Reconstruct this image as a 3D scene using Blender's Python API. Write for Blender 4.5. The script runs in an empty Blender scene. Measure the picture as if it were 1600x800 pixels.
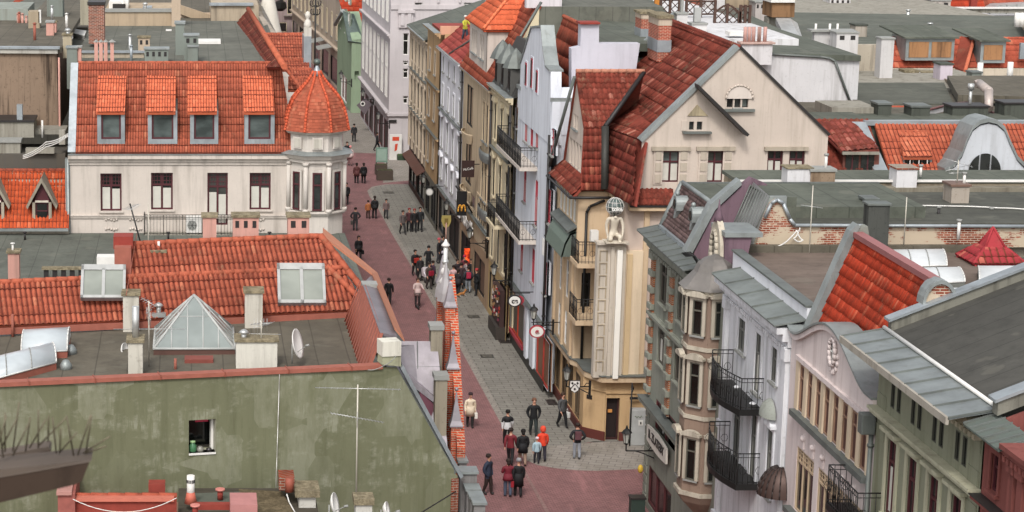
import bpy, bmesh, math, random
from mathutils import Vector, Matrix
from math import sin, cos, pi, radians, atan, sqrt
random.seed(7)
S = bpy.context.scene
COL = S.collection
# ------------------------------------------------------------ camera
F = 3330.0; CX = 300.0; CY = 400.0; CH = 28.4; PT = atan(655.0 / F)
cam_d = bpy.data.cameras.new("camera"); cam = bpy.data.objects.new("camera", cam_d); COL.objects.link(cam)
cam.location = (0, 0, CH); cam.rotation_euler = (pi / 2 - PT, 0, 0)
cam_d.sensor_width = 36.0; cam_d.lens = 36.0 * F / 1600.0; cam_d.shift_x = (800 - CX) / 1600.0
cam_d.clip_start = 0.5; cam_d.clip_end = 4000
cam_d.dof.use_dof = True; cam_d.dof.focus_distance = 95; cam_d.dof.aperture_fstop = 11
S.camera = cam
# ------------------------------------------------------------ light
SUN_EL = 48.0; SUN_AZ = 196.0     # azimuth from +Y (north) clockwise: the sun stands behind the camera, slightly to its left, behind thin cloud
w = bpy.data.worlds.new("World"); S.world = w; w.use_nodes = True
nt = w.node_tree; nt.nodes.clear()
sky = nt.nodes.new('ShaderNodeTexSky'); sky.sky_type = 'NISHITA'; sky.sun_disc = False
sky.sun_elevation = radians(SUN_EL); sky.sun_rotation = radians(SUN_AZ); sky.dust_density = 3.0; sky.air_density = 1.0
hs = nt.nodes.new('ShaderNodeHueSaturation'); hs.inputs['Saturation'].default_value = 0.22
bg = nt.nodes.new('ShaderNodeBackground'); bg.inputs['Strength'].default_value = 0.15
wo = nt.nodes.new('ShaderNodeOutputWorld')
nt.links.new(sky.outputs[0], hs.inputs['Color']); nt.links.new(hs.outputs[0], bg.inputs[0]); nt.links.new(bg.outputs[0], wo.inputs[0])
sl = bpy.data.lights.new("sun", 'SUN'); sl.energy = 1.15; sl.angle = radians(9); sl.color = (1.0, 0.96, 0.91)
so = bpy.data.objects.new("sun", sl); COL.objects.link(so)
_a = radians(SUN_AZ); _e = radians(SUN_EL)
sd = Vector((sin(_a) * cos(_e), cos(_a) * cos(_e), sin(_e)))
so.rotation_euler = sd.to_track_quat('Z', 'Y').to_euler(); so.location = (30, -20, 80)
S.view_settings.view_transform = 'Standard'; S.view_settings.look = 'None'; S.view_settings.gamma = 1.0
S.view_settings.use_curve_mapping = False; S.view_settings.exposure = 0.68

# ------------------------------------------------------------ pixel -> world
def ray(x, y):
    dx = (x - CX) / F; dz = -(y - CY) / F
    return Vector((dx, cos(PT) + dz * sin(PT), dz * cos(PT) - sin(PT)))
def oY(x, y, Y): r = ray(x, y); return r * (Y / r.y) + Vector((0, 0, CH))
def oX(x, y, X): r = ray(x, y); return r * (X / r.x) + Vector((0, 0, CH))
def oZ(x, y, Z=0.0): r = ray(x, y); return r * ((Z - CH) / r.z) + Vector((0, 0, CH))
V = Vector

# ------------------------------------------------------------ materials
def rgb(h):
    h = h.lstrip('#'); c = [int(h[i:i + 2], 16) / 255.0 for i in (0, 2, 4)]
    return tuple(((v + 0.055) / 1.055) ** 2.4 if v > 0.04045 else v / 12.92 for v in c) + (1.0,)
_M = {}
SPLIT = {'pilaster', 'quoin', 'stucco_ornament', 'vent_pipe', 'skylight', 'bay_ledge', 'brick_strip', 'buttress', 'flashing', 'window_surrounds', 'parapet', 'turret_cornice', 'bay_moulding', 'chimney', 'parapet_block', 'roof_box', 'stucco_bars', 'coping', 'plinth', 'fascia', 'ledge', 'metal_roof', 'window_ledge', 'roof_end_cladding', 'hatch', 'balcony_slab', 'white_hatch', 'wall', 'downpipe', 'inner_wall', 'string_course', 'cornice', 'flue', 'roof_cowl', 'ashlar_blocks'}
class NT:
    def __init__(s, name):
        s.m = bpy.data.materials.new(name); s.m.use_nodes = True; s.t = s.m.node_tree; s.t.nodes.clear()
        s.o = s.n('ShaderNodeOutputMaterial'); s.b = s.n('ShaderNodeBsdfPrincipled'); s.l(s.b.outputs[0], s.o.inputs[0])
    def n(s, t, **k):
        q = s.t.nodes.new(t)
        for a, v in k.items(): setattr(q, a, v)
        return q
    def l(s, a, b): s.t.links.new(a, b)
    def obj(s, scale=1.0):
        g = s.n('ShaderNodeNewGeometry'); m = s.n('ShaderNodeMapping')
        m.inputs['Scale'].default_value = scale if isinstance(scale, tuple) else (scale,) * 3
        s.l(g.outputs['Position'], m.inputs['Vector']); return m.outputs[0]
    def noise(s, scale, detail=4, rough=.6, vec=None):
        q = s.n('ShaderNodeTexNoise'); q.inputs['Scale'].default_value = 1.0; q.inputs['Detail'].default_value = detail; q.inputs['Roughness'].default_value = rough
        s.l(s.obj(scale) if vec is None else vec, q.inputs['Vector']); return q.outputs['Fac']
    def ramp(s, f, lo, hi, a=0.0, b=1.0):
        q = s.n('ShaderNodeMapRange'); q.inputs[1].default_value = lo; q.inputs[2].default_value = hi
        q.inputs[3].default_value = a; q.inputs[4].default_value = b; s.l(f, q.inputs[0]); return q.outputs[0]
    def mix(s, f, a, b, mode='MIX'):
        q = s.n('ShaderNodeMix', data_type='RGBA', blend_type=mode)
        for i, v in ((0, f), (6, a), (7, b)):
            if hasattr(v, 'links') or hasattr(v, 'is_linked'): s.l(v, q.inputs[i])
            else: q.inputs[i].default_value = v
        return q.outputs[2]
    def mul(s, a, b):
        q = s.n('ShaderNodeMath', operation='MULTIPLY')
        for i, v in ((0, a), (1, b)):
            if hasattr(v, 'is_linked'): s.l(v, q.inputs[i])
            else: q.inputs[i].default_value = v
        return q.outputs[0]
    def bump(s, h, st=.3, d=.02):
        q = s.n('ShaderNodeBump'); q.inputs['Strength'].default_value = st; q.inputs['Distance'].default_value = d
        s.l(h, q.inputs['Height']); s.l(q.outputs[0], s.b.inputs['Normal'])
    def fin(s, col, rough=.85, metal=0.0, spec=.3):
        if hasattr(col, 'is_linked'): s.l(col, s.b.inputs['Base Color'])
        else: s.b.inputs['Base Color'].default_value = col
        s.b.inputs['Roughness'].default_value = rough; s.b.inputs['Metallic'].default_value = metal
        s.b.inputs['Specular IOR Level'].default_value = spec
        return s.m
def sc(c, k): return tuple(min(1, v * k) for v in c[:3]) + (1.0,)
def cached(fn):
    def g(*a):
        k = (fn.__name__,) + a
        if k not in _M: _M[k] = fn(*a)
        return _M[k]
    return g
@cached
def plaster(c, stain=.35, dirt='#5b5348', blotch=0.0, lite='#c9c6bb'):
    """painted render: broad patches, vertical rain streaks, fine grain"""
    t = NT('plaster_' + c.strip('#')); c0 = rgb(c)
    n1 = t.noise(.22, 5, .65); n2 = t.noise((2.2, 2.2, .16), 4, .6); n3 = t.noise(7.0, 3, .7); stain = stain * 1.35
    col = t.mix(t.ramp(n1, .3, .7), sc(c0, .88), sc(c0, 1.08))
    col = t.mix(t.mul(t.ramp(n2, .5, .7), stain), col, rgb(dirt))
    col = t.mix(t.mul(t.ramp(n3, .58, .8), stain * .8), col, rgb(dirt)); col = t.mix(t.mul(t.ramp(t.noise((6, 6, .35), 5, .7), .56, .72), stain * .7), col, rgb(dirt))
    if blotch > 0:
        b1 = t.noise((.55, .55, 1.1), 7, .72); b2 = t.noise((1.6, 1.6, .5), 6, .7)
        vo = t.n('ShaderNodeTexVoronoi', distance='CHEBYCHEV'); vo.inputs['Scale'].default_value = 1.0; t.l(t.obj((.9, .9, .55)), vo.inputs['Vector'])
        sx = t.n('ShaderNodeSeparateColor'); t.l(vo.outputs['Color'], sx.inputs[0]); b3 = t.noise((5, 5, .7), 5, .75)
        col = t.mix(t.mul(t.mul(t.ramp(sx.outputs[0], .6, .8), t.ramp(b2, .35, .6)), blotch * .55), col, rgb(lite))
        col = t.mix(t.mul(t.mul(t.ramp(b1, .50, .62), t.ramp(b3, .42, .6)), blotch), col, rgb(lite))
        col = t.mix(t.mul(t.ramp(b3, .55, .75), .35), col, rgb(dirt))
    t.bump(t.noise(9.0, 3, .6), .25, .015)
    return t.fin(col, .92, 0, .15)
@cached
def paint(c, rough=.6, metal=0.0, var=.12):
    t = NT('paint_' + c.strip('#')); c0 = rgb(c)
    return t.fin(t.mix(t.noise(3.1, 4, .6), sc(c0, 1 - var * 1.5), sc(c0, 1 + var)), rough, metal, .35)
@cached
def zinc(c='#8f9492', rough=.5, seam=0.0, axis='x'):
    t = NT('zinc'); c0 = rgb(c)
    col = t.mix(t.ramp(t.noise(.9, 5, .65), .3, .7), sc(c0, .75), sc(c0, 1.18))
    col = t.mix(t.mul(t.ramp(t.noise((3, 3, .6), 4, .6), .55, .8), .5), col, rgb('#5d5a52'))
    if seam > 0:
        w_ = t.n('ShaderNodeTexWave', bands_direction=axis.upper(), wave_profile='SAW'); w_.inputs['Scale'].default_value = .314 / seam
        t.l(t.obj(1.0), w_.inputs[0]); col = t.mix(t.mul(t.ramp(w_.outputs['Fac'], .93, .96), .6), col, rgb('#45443f'))
    t.bump(t.noise(2.0, 3, .5), .3, .03)
    return t.fin(col, rough, .45, .4)
@cached
def felt(c='#6d6c63', seam=1.0, axis='x', wet=.0):
    """bitumen sheet roofing with lap seams, patches, puddle stains"""
    t = NT('felt'); c0 = sc(rgb(c), .62)
    col = t.mix(t.ramp(t.noise(.35, 6, .7), .3, .7), sc(c0, .72), sc(c0, 1.15))
    col = t.mix(t.mul(t.ramp(t.noise(1.7, 6, .75), .48, .68), .6), col, sc(c0, .5)); col = t.mix(t.mul(t.ramp(t.noise(.8, 3, .5), .6, .64), .18), col, sc(rgb('#8a8678'), .8))
    col = t.mix(t.mul(t.ramp(t.noise((.5, .1, .1) if axis == 'x' else (.1, .5, .1), 4, .6), .5, .7), .35), col, sc(c0, 1.5))
    w_ = t.n('ShaderNodeTexWave', bands_direction=axis.upper(), wave_profile='SAW'); w_.inputs['Scale'].default_value = .314 / seam
    w_.inputs['Distortion'].default_value = .15
    t.l(t.obj(1.0), w_.inputs[0]); col = t.mix(t.mul(t.ramp(w_.outputs['Fac'], .95, .975), .55), col, sc(c0, .3))
    t.bump(t.noise(14, 2, .6), .2, .01)
    return t.fin(col, .88, 0, .25)
@cached
def tile(c, var=.22, grime=.35, dark='#3b2a24', lite='#c8906f'):
    """clay tiles: every tile its own tone (UV = column,row), soot and lichen"""
    t = NT('tile_' + c.strip('#')); c0 = rgb(c)
    uv = t.n('ShaderNodeUVMap'); fl = t.n('ShaderNodeVectorMath', operation='FLOOR'); t.l(uv.outputs[0], fl.inputs[0])
    wn = t.n('ShaderNodeTexWhiteNoise', noise_dimensions='2D'); t.l(fl.outputs[0], wn.inputs['Vector'])
    col = t.mix(wn.outputs['Value'], sc(c0, 1 - var), sc(c0, 1 + var))
    col = t.mix(t.mul(t.ramp(wn.outputs['Value'], .92, 1), .28), col, rgb(lite))
    col = t.mix(t.mul(t.ramp(t.noise(.6, 6, .7), .48, .72), grime), col, rgb(dark))
    col = t.mix(t.mul(t.ramp(t.noise(4.0, 5, .7), .52, .72), min(1, grime * 1.4)), col, rgb(dark)); col = t.mix(t.mul(t.ramp(t.noise((1.6, 1.6, .5), 6, .75), .56, .7), grime), col, rgb('#7a6f58'))
    t.bump(t.noise(30, 2, .6), .2, .006)
    return t.fin(col, .92, 0, .12)
@cached
def brick(c='#8c4a33', c2='#6f3324', mortar='#8d8377', scale=1.0, plast=0.0):
    t = NT('brick'); g = t.n('ShaderNodeNewGeometry'); sp = t.n('ShaderNodeSeparateXYZ'); t.l(g.outputs['Position'], sp.inputs[0])
    ad = t.n('ShaderNodeMath', operation='ADD'); t.l(sp.outputs[0], ad.inputs[0]); t.l(sp.outputs[1], ad.inputs[1])
    cb = t.n('ShaderNodeCombineXYZ'); t.l(ad.outputs[0], cb.inputs[0]); t.l(sp.outputs[2], cb.inputs[1])
    b = t.n('ShaderNodeTexBrick'); b.inputs['Color1'].default_value = rgb(c); b.inputs['Color2'].default_value = rgb(c2); b.inputs['Mortar'].default_value = rgb(mortar)
    b.inputs['Scale'].default_value = 1.0; b.inputs['Brick Width'].default_value = .26 * scale; b.inputs['Row Height'].default_value = .085 * scale; b.inputs['Mortar Size'].default_value = .012 * scale
    t.l(cb.outputs[0], b.inputs['Vector'])
    col = t.mix(t.mul(t.ramp(t.noise(2.2, 6, .75), .5, .75), .55), b.outputs['Color'], rgb('#3f322b'))
    if plast > 0:
        col = t.mix(t.ramp(t.noise((.8, .8, 1.6), 7, .72), .62 - plast * .3, .66 - plast * .3), col, rgb('#b3a48f'))
    t.bump(b.outputs['Fac'], -.4, .012)
    return t.fin(col, .93, 0, .15)
@cached
def glass(c='#2a2d2c', rough=.12):
    t = NT('window_glass'); c0 = rgb(c)
    return t.fin(t.mix(t.ramp(t.noise((.8, .8, 1.4), 3, .5), .35, .65), sc(c0, .6 if c0[1] < .1 else .85), sc(c0, 1.5 if c0[1] < .1 else 1.12)), rough, 0, .8)
@cached
def glow(c, s=1.5):
    t = NT('lit_screen'); t.b.inputs['Emission Color'].default_value = rgb(c); t.b.inputs['Emission Strength'].default_value = s
    n = t.noise(2.4, 4, .6); t.l(t.mix(t.ramp(n, .4, .6), rgb('#5a0f0a'), rgb(c)), t.b.inputs['Emission Color'])
    return t.fin(rgb('#200806'), .3)
@cached
def moss(c='#8b8069'):
    t = NT('mossy_concrete'); c0 = rgb(c)
    col = t.mix(t.ramp(t.noise(3.5, 7, .8), .42, .6), sc(c0, .55), sc(c0, 1.15))
    col = t.mix(t.mul(t.ramp(t.noise(9, 5, .7), .5, .7), .6), col, rgb('#4b4433'))
    t.bump(t.noise(12, 5, .7), .7, .04); return t.fin(col, .95, 0, .1)

# ------------------------------------------------------------ objects
def root(name, label, cat, loc=(0, 0, 0), group=None, rz=0):
    o = bpy.data.objects.new(name, None); o.empty_display_size = .3; COL.objects.link(o)
    o.location = loc; o.rotation_euler = (0, 0, rz); o['label'] = label; o['category'] = cat
    if group: o['group'] = group
    return o
def tag(o, label, cat, group=None):
    o['label'] = label; o['category'] = cat
    if group: o['group'] = group
    return o
def base_of(o):
    while o.parent: o = o.parent
    return o
class MB:
    """collects faces (world coordinates unless T is set), builds ONE mesh object"""
    def __init__(s): s.bm = bmesh.new(); s.uv = s.bm.loops.layers.uv.new('UVMap'); s.T = None; s.mats = []
    def mi(s, m):
        if m not in s.mats: s.mats.append(m)
        return s.mats.index(m)
    def v(s, p):
        p = V(p); return s.bm.verts.new(s.T @ p if s.T is not None else p)
    def poly(s, pts, m, sm=False):
        try: f = s.bm.faces.new([s.v(p) for p in pts])
        except ValueError: return None
        f.material_index = s.mi(m); f.smooth = sm; return f
    def box(s, x0, x1, y0, y1, z0, z1, m, b=0.0):
        if x0 > x1: x0, x1 = x1, x0
        if y0 > y1: y0, y1 = y1, y0
        if z0 > z1: z0, z1 = z1, z0
        vs = [s.v((x, y, z)) for z in (z0, z1) for y in (y0, y1) for x in (x0, x1)]
        k = s.mi(m); fs = []
        for q in ((0, 2, 3, 1), (4, 5, 7, 6), (0, 1, 5, 4), (2, 6, 7, 3), (0, 4, 6, 2), (1, 3, 7, 5)):
            f = s.bm.faces.new([vs[i] for i in q]); f.material_index = k; fs.append(f)
        if b > 0:
            es = list({e for f in fs for e in f.edges}); r = bmesh.ops.bevel(s.bm, geom=es, offset=b, segments=2, affect='EDGES', profile=.7)
            for f in r['faces']: f.material_index = k
        return s
    def prism(s, pts, d, m, cap=None):
        """polygon pts extruded by vector d"""
        d = V(d); n = len(pts); a = [s.v(p) for p in pts]; b = [s.v(V(p) + d) for p in pts]; k = s.mi(m)
        fs = [s.bm.faces.new(a), s.bm.faces.new(list(reversed(b)))]
        for i in range(n): fs.append(s.bm.faces.new([a[(i + 1) % n], a[i], b[i], b[(i + 1) % n]]))
        for f in fs: f.material_index = k
        if cap: fs[0].material_index = s.mi(cap)
        return s
    def tube(s, p0, p1, r0, m, r1=None, n=8, caps=True, sm=True):
        p0 = V(p0); p1 = V(p1); r1 = r0 if r1 is None else r1; d = p1 - p0
        if d.length < 1e-5: return s
        q = d.to_track_quat('Z', 'Y'); k = s.mi(m); A = []; B = []
        for i in range(n):
            a = 2 * pi * (i + .5) / n; c = q @ V((cos(a), sin(a), 0)); A.append(s.v(p0 + c * r0)); B.append(s.v(p1 + c * r1))
        for i in range(n):
            f = s.bm.faces.new([A[i], A[(i + 1) % n], B[(i + 1) % n], B[i]]); f.material_index = k; f.smooth = sm
        if caps:
            f = s.bm.faces.new(list(reversed(A))); f.material_index = k; f = s.bm.faces.new(B); f.material_index = k
        return s
    def path(s, pts, r, m, n=6):
        for a, b in zip(pts[:-1], pts[1:]): s.tube(a, b, r, m, n=n)
        return s
    def lathe(s, c, prof, m, n=16, sm=True, a0=0.0, a1=2 * pi, sx=1.0, sy=1.0):
        c = V(c); k = s.mi(m); full = abs(a1 - a0 - 2 * pi) < 1e-4; N = n if full else n + 1; R = []
        for r, z in prof:
            R.append([s.v(c + V((cos(a0 + (a1 - a0) * i / n) * r * sx, sin(a0 + (a1 - a0) * i / n) * r * sy, z))) for i in range(N)])
        for a, b in zip(R[:-1], R[1:]):
            for i in range(n):
                j = (i + 1) % N
                try: f = s.bm.faces.new([a[i], a[j], b[j], b[i]]); f.material_index = k; f.smooth = sm
                except ValueError: pass
        for ring, rev in ((R[0], True), (R[-1], False)):
            if full and (V(ring[0].co) - V(ring[n // 2].co)).length > 1e-4:
                f = s.bm.faces.new(list(reversed(ring)) if rev else ring); f.material_index = k
        return s
    def ball(s, c, r, m, sx=1, sy=1, sz=1, n=12):
        return s.lathe(c, [(max(1e-4, r * sin(pi * i / 8)), -r * cos(pi * i / 8) * sz) for i in range(9)], m, n=n, sx=sx, sy=sy)
    def islands(s):
        """separate pieces (touching boxes stay together); pieces after the first leave s.bm and come back as meshes"""
        seen = set(); isl = []
        for v0 in s.bm.verts:
            if v0 in seen: continue
            st_ = [v0]; seen.add(v0); c = []
            while st_:
                a = st_.pop(); c.append(a)
                for e in a.link_edges:
                    o_ = e.other_vert(a)
                    if o_ not in seen: seen.add(o_); st_.append(o_)
            lo = [min(q.co[i] for q in c) - .012 for i in range(3)]; hi = [max(q.co[i] for q in c) + .012 for i in range(3)]
            hit_ = [k for k in isl if all(k[1][i] <= hi[i] and lo[i] <= k[2][i] for i in range(3))]
            for k in hit_: c = c + k[0]; lo = [min(a, b) for a, b in zip(lo, k[1])]; hi = [max(a, b) for a, b in zip(hi, k[2])]; isl.remove(k)
            isl.append([c, lo, hi])
        out = [None]
        for c, _, _ in isl[1:]:
            vs = set(c); t = bmesh.new(); mp = {q: t.verts.new(q.co) for q in c}
            for f in {f for q in c for f in q.link_faces}: g_ = t.faces.new([mp[q] for q in f.verts]); g_.material_index = f.material_index; g_.smooth = f.smooth
            me = bpy.data.meshes.new('piece'); t.to_mesh(me); t.free(); out.append(me)
        bmesh.ops.delete(s.bm, geom=[q for k in isl[1:] for q in k[0]], context='VERTS'); return out
    def build(s, name, parent=None, loc=None, rz=0.0):
        """loc given: verts are local to it; else verts are world and rebased on the thing's base"""
        bmesh.ops.remove_doubles(s.bm, verts=s.bm.verts, dist=1e-5)
        bmesh.ops.recalc_face_normals(s.bm, faces=s.bm.faces)
        if loc is None and parent is not None:
            bmesh.ops.translate(s.bm, vec=-base_of(parent).location, verts=s.bm.verts)
        if name in SPLIT and parent is not None:
            for b_ in s.islands()[1:]: q = bpy.data.objects.new(name, b_); COL.objects.link(q); q.parent = parent; [b_.materials.append(m) for m in s.mats]
        me = bpy.data.meshes.new(name); s.bm.to_mesh(me); s.bm.free()
        for m in s.mats: me.materials.append(m)
        o = bpy.data.objects.new(name, me); COL.objects.link(o)
        if parent: o.parent = parent
        if loc is not None:
            o.location = V(loc) - (base_of(parent).location if parent and parent.parent is None else V((0, 0, 0))); o.rotation_euler = (0, 0, rz)
        return o
def inst(me, name, parent, loc, rz=0.0):
    """an object sharing mesh `me`; loc is a world point on the thing"""
    o = bpy.data.objects.new(name, me); COL.objects.link(o)
    o.parent = parent; o.location = V(loc) - base_of(parent).location; o.rotation_euler = (0, 0, rz); return o
def copy_tree(o, parent=None):
    c = o.copy(); COL.objects.link(c); c.parent = parent
    for ch in list(o.children): copy_tree(ch, c)
    return c
def mesh_of(mb, name):
    bmesh.ops.remove_doubles(mb.bm, verts=mb.bm.verts, dist=1e-5); bmesh.ops.recalc_face_normals(mb.bm, faces=mb.bm.faces)
    me = bpy.data.meshes.new(name); mb.bm.to_mesh(me); mb.bm.free()
    for m in mb.mats: me.materials.append(m)
    return me

# ------------------------------------------------------------ tiled roof surface
def TILE_SHADE(): return paint('#6b3226', .95, 0, .3)   # dark tone painted in for the shade under tile lips and in troughs
def tiles(mb, p0, p1, up, m, tw=.22, tl=.36, amp=.035, poly=None, seg=4, step=.03, kind='pan'):
    """pantiles on the plane through eave p0->p1 with slope vector up (p0->p0+up is the ridge). poly: convex world polygon to clip by."""
    p0 = V(p0); p1 = V(p1); up = V(up); du = (p1 - p0); W = du.length; L = up.length; du = du / W; dv = (up - du * up.dot(du)); L = dv.length; dv = dv / L
    nrm = du.cross(dv).normalized()
    if nrm.z < 0: nrm = -nrm
    u0, u1, v0, v1 = 0, W, 0, L
    if poly:
        us = [(V(q) - p0).dot(du) for q in poly]; vs_ = [(V(q) - p0).dot(dv) for q in poly]; u0, u1, v0, v1 = min(us), max(us), min(vs_), max(vs_)
    c0 = math.floor(u0 / tw); c1 = math.ceil(u1 / tw); r0 = math.floor(v0 / tl); r1 = math.ceil(v1 / tl)
    t = bmesh.new(); uvl = t.loops.layers.uv.new('UVMap')
    us = []
    for c in range(c0, c1):
        for k in range(seg): us.append((c + k / seg, c))
    us.append((c1, c1 - 1))
    def h(f):
        f = f % 1.0
        return amp * (sin(pi * f / .62) ** .8 if 0 < f < .62 else -.25 * sin(pi * (f - .62) / .38)) if kind == 'pan' else amp * (1 - abs(2 * f - 1)) * .6
    for r in range(r0, r1):
        sag = .02 * sin(r * 1.7) ; jit = [sag + .018 * sin(_ * .11 + r * .4) + random.uniform(-.012, .012) for _ in range(c1 - c0 + 1)]
        A = [t.verts.new(p0 + du * (u * tw) + dv * (r * tl) + nrm * (h(u) + step + jit[c - c0])) for u, c in us]
        B = [t.verts.new(p0 + du * (u * tw) + dv * ((r + 1) * tl + .01) + nrm * (h(u) + jit[c - c0])) for u, c in us]
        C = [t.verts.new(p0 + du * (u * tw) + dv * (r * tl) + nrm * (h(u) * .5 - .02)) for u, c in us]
        for i in range(len(us) - 1):
            cc = us[i][1]
            for q in ([A[i], A[i + 1], B[i + 1], B[i]], [C[i], C[i + 1], A[i + 1], A[i]]):
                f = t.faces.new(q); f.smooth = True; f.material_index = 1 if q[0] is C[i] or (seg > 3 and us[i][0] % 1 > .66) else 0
                for lp in f.loops: lp[uvl].uv = (cc + .5, r + .5)
    if poly:
        P = [V(q) for q in poly]; cen = sum(P, V((0, 0, 0))) / len(P)
        for a, b in zip(P, P[1:] + P[:1]):
            n_ = (b - a).cross(nrm)
            if n_.length < 1e-6: continue
            n_.normalize()
            if n_.dot(cen - a) > 0: n_ = -n_
            bmesh.ops.bisect_plane(t, geom=t.verts[:] + t.edges[:] + t.faces[:], plane_co=a, plane_no=n_, clear_outer=True)
    k = mb.mi(m); k2 = mb.mi(TILE_SHADE())
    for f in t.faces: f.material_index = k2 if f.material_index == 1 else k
    me = bpy.data.meshes.new('t'); t.to_mesh(me); t.free()
    n0 = len(mb.bm.faces); mb.bm.from_mesh(me); mb.bm.faces.ensure_lookup_table()
    bpy.data.meshes.remove(me)
    return mb
def roof_poly(mb, P, m, under=None, **kw):
    """tiled convex polygon: P[0],P[1] = eave (left,right), rest going up and round; backed by a thin slab"""
    P = [V(p) for p in P]; e = (P[1] - P[0]).normalized(); s_ = P[-1] - P[0]; s_ = s_ - e * s_.dot(e)
    n = e.cross(s_).normalized()
    if n.z < 0: n = -n
    mb.prism([p - n * .05 for p in P], -n * .12, under or m)
    tiles(mb, P[0], P[1], s_, m, poly=P, **kw)
    return mb
def ridge(mb, a, b, m, r=.13, step=.4):
    """row of half-round ridge caps"""
    a = V(a); b = V(b); L = (b - a).length; n = max(1, int(L / step))
    for i in range(n):
        p = a.lerp(b, i / n); q = a.lerp(b, (i + 1.06) / n); mb.tube(p, q, r, m, r1=r * .86, n=8)
    return mb

# ------------------------------------------------------------ walls with real openings
class Fr:
    """facade frame: origin O (world), 'X' looks towards -X (u runs to the camera), 'Y' looks towards the camera (u = +X)"""
    def __init__(s, O, ax, ang=None):
        s.O = V(O); s.rz = (0.0 if ax == 'Y' else -pi / 2) if ang is None else ang
        s.M = Matrix.Translation(s.O) @ Matrix.Rotation(s.rz, 4, 'Z')
    def p(s, u, d, z): return s.M @ V((u, d, z))      # d > 0 goes into the wall
def wall(fr, u0, u1, z0, z1, holes, m, name='wall', parent=None, clip=None, rev=.22, mrev=None, mb=None):
    own = mb is None
    if own: mb = MB()
    us = sorted({u0, u1} | {min(max(a, u0), u1) for h in holes for a in h[:2]}); zs = sorted({z0, z1} | {min(max(a, z0), z1) for h in holes for a in h[2:4]})
    t = MB(); t.T = fr.M
    for a, b in zip(us[:-1], us[1:]):
        for c, d in zip(zs[:-1], zs[1:]):
            if b - a < 1e-6 or d - c < 1e-6: continue
            cu, cz = (a + b) / 2, (c + d) / 2
            if any(h[0] < cu < h[1] and h[2] < cz < h[3] for h in holes): continue
            t.poly([(a, 0, c), (b, 0, c), (b, 0, d), (a, 0, d)], m)
    mr = mrev or m
    for a, b, c, d in [h[:4] for h in holes]:
        for q in (((a, 0, c), (a, rev, c), (a, rev, d), (a, 0, d)), ((b, 0, c), (b, 0, d), (b, rev, d), (b, rev, c)),
                  ((a, 0, c), (b, 0, c), (b, rev, c), (a, rev, c)), ((a, 0, d), (a, rev, d), (b, rev, d), (b, 0, d))):
            t.poly(q, mr)
    bmesh.ops.remove_doubles(t.bm, verts=t.bm.verts, dist=1e-4)
    if clip:
        P = [fr.p(u, 0, z) for u, z in clip]; nrm = (fr.M.to_3x3() @ V((0, 1, 0))); cen = sum(P, V((0, 0, 0))) / len(P)
        for a, b in zip(P, P[1:] + P[:1]):
            n_ = (b - a).cross(nrm)
            if n_.length < 1e-6: continue
            n_.normalize()
            if n_.dot(cen - a) > 0: n_ = -n_
            bmesh.ops.bisect_plane(t.bm, geom=t.bm.verts[:] + t.bm.edges[:] + t.bm.faces[:], plane_co=a, plane_no=n_, clear_outer=True)
    for f in t.bm.faces: f.material_index = mb.mi(t.mats[f.material_index])
    me = bpy.data.meshes.new('t'); t.bm.to_mesh(me); t.bm.free(); mb.bm.from_mesh(me); bpy.data.meshes.remove(me)
    if own:
        return mb.build(name, parent)
    return mb
_wc = {}; WR = random.Random(11)
def win_mesh(w_, h_, fm, gm, nx=2, ny=2, top=.35, arch=False, cur=None, ft=.07, lattice=False):
    """window: outer frame, mullion, transom, panes; origin at sill centre, facing local -y"""
    k = (round(w_, 2), round(h_, 2), fm.name, gm.name, nx, ny, top, arch, cur.name if cur else 0, ft, lattice)
    if k in _wc: return _wc[k]
    b = MB(); x0, x1 = -w_ / 2, w_ / 2
    b.box(x0, x1, .05, .09, 0, h_, gm)
    if cur: b.box(x0 + ft, -ft * .6, .035, .049, h_ * .02, h_ * .62, cur); b.box(ft * .6, x1 - ft, .035, .049, h_ * .02, h_ * .58, cur)
    b.box(x0, x0 + ft, 0, .1, 0, h_, fm); b.box(x1 - ft, x1, 0, .1, 0, h_, fm)
    b.box(x0 + ft, x1 - ft, 0, .1, 0, ft, fm); b.box(x0 + ft, x1 - ft, 0, .1, h_ - ft, h_, fm)
    zt = h_ * (1 - top)
    for i in range(1, nx): u = x0 + w_ * i / nx; b.box(u - ft * .45, u + ft * .45, .005, .1, ft, h_ - ft, fm)
    if ny > 1: b.box(x0 + ft, x1 - ft, .002, .1, zt - ft * .5, zt + ft * .5, fm)
    if lattice:
        for i in range(1, 7):
            u = x0 + w_ * i / 7; b.box(u - .015, u + .015, .02, .06, zt, h_ - ft, fm)
        for i in range(1, 3):
            z = zt + (h_ - zt) * i / 3; b.box(x0 + ft, x1 - ft, .022, .06, z - .015, z + .015, fm)
    me = mesh_of(b, 'window'); _wc[k] = me; return me
_sc = {}
def part_mesh(key, fn):
    if key not in _sc:
        b = MB(); fn(b); _sc[key] = mesh_of(b, key[0])
    return _sc[key]
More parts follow.
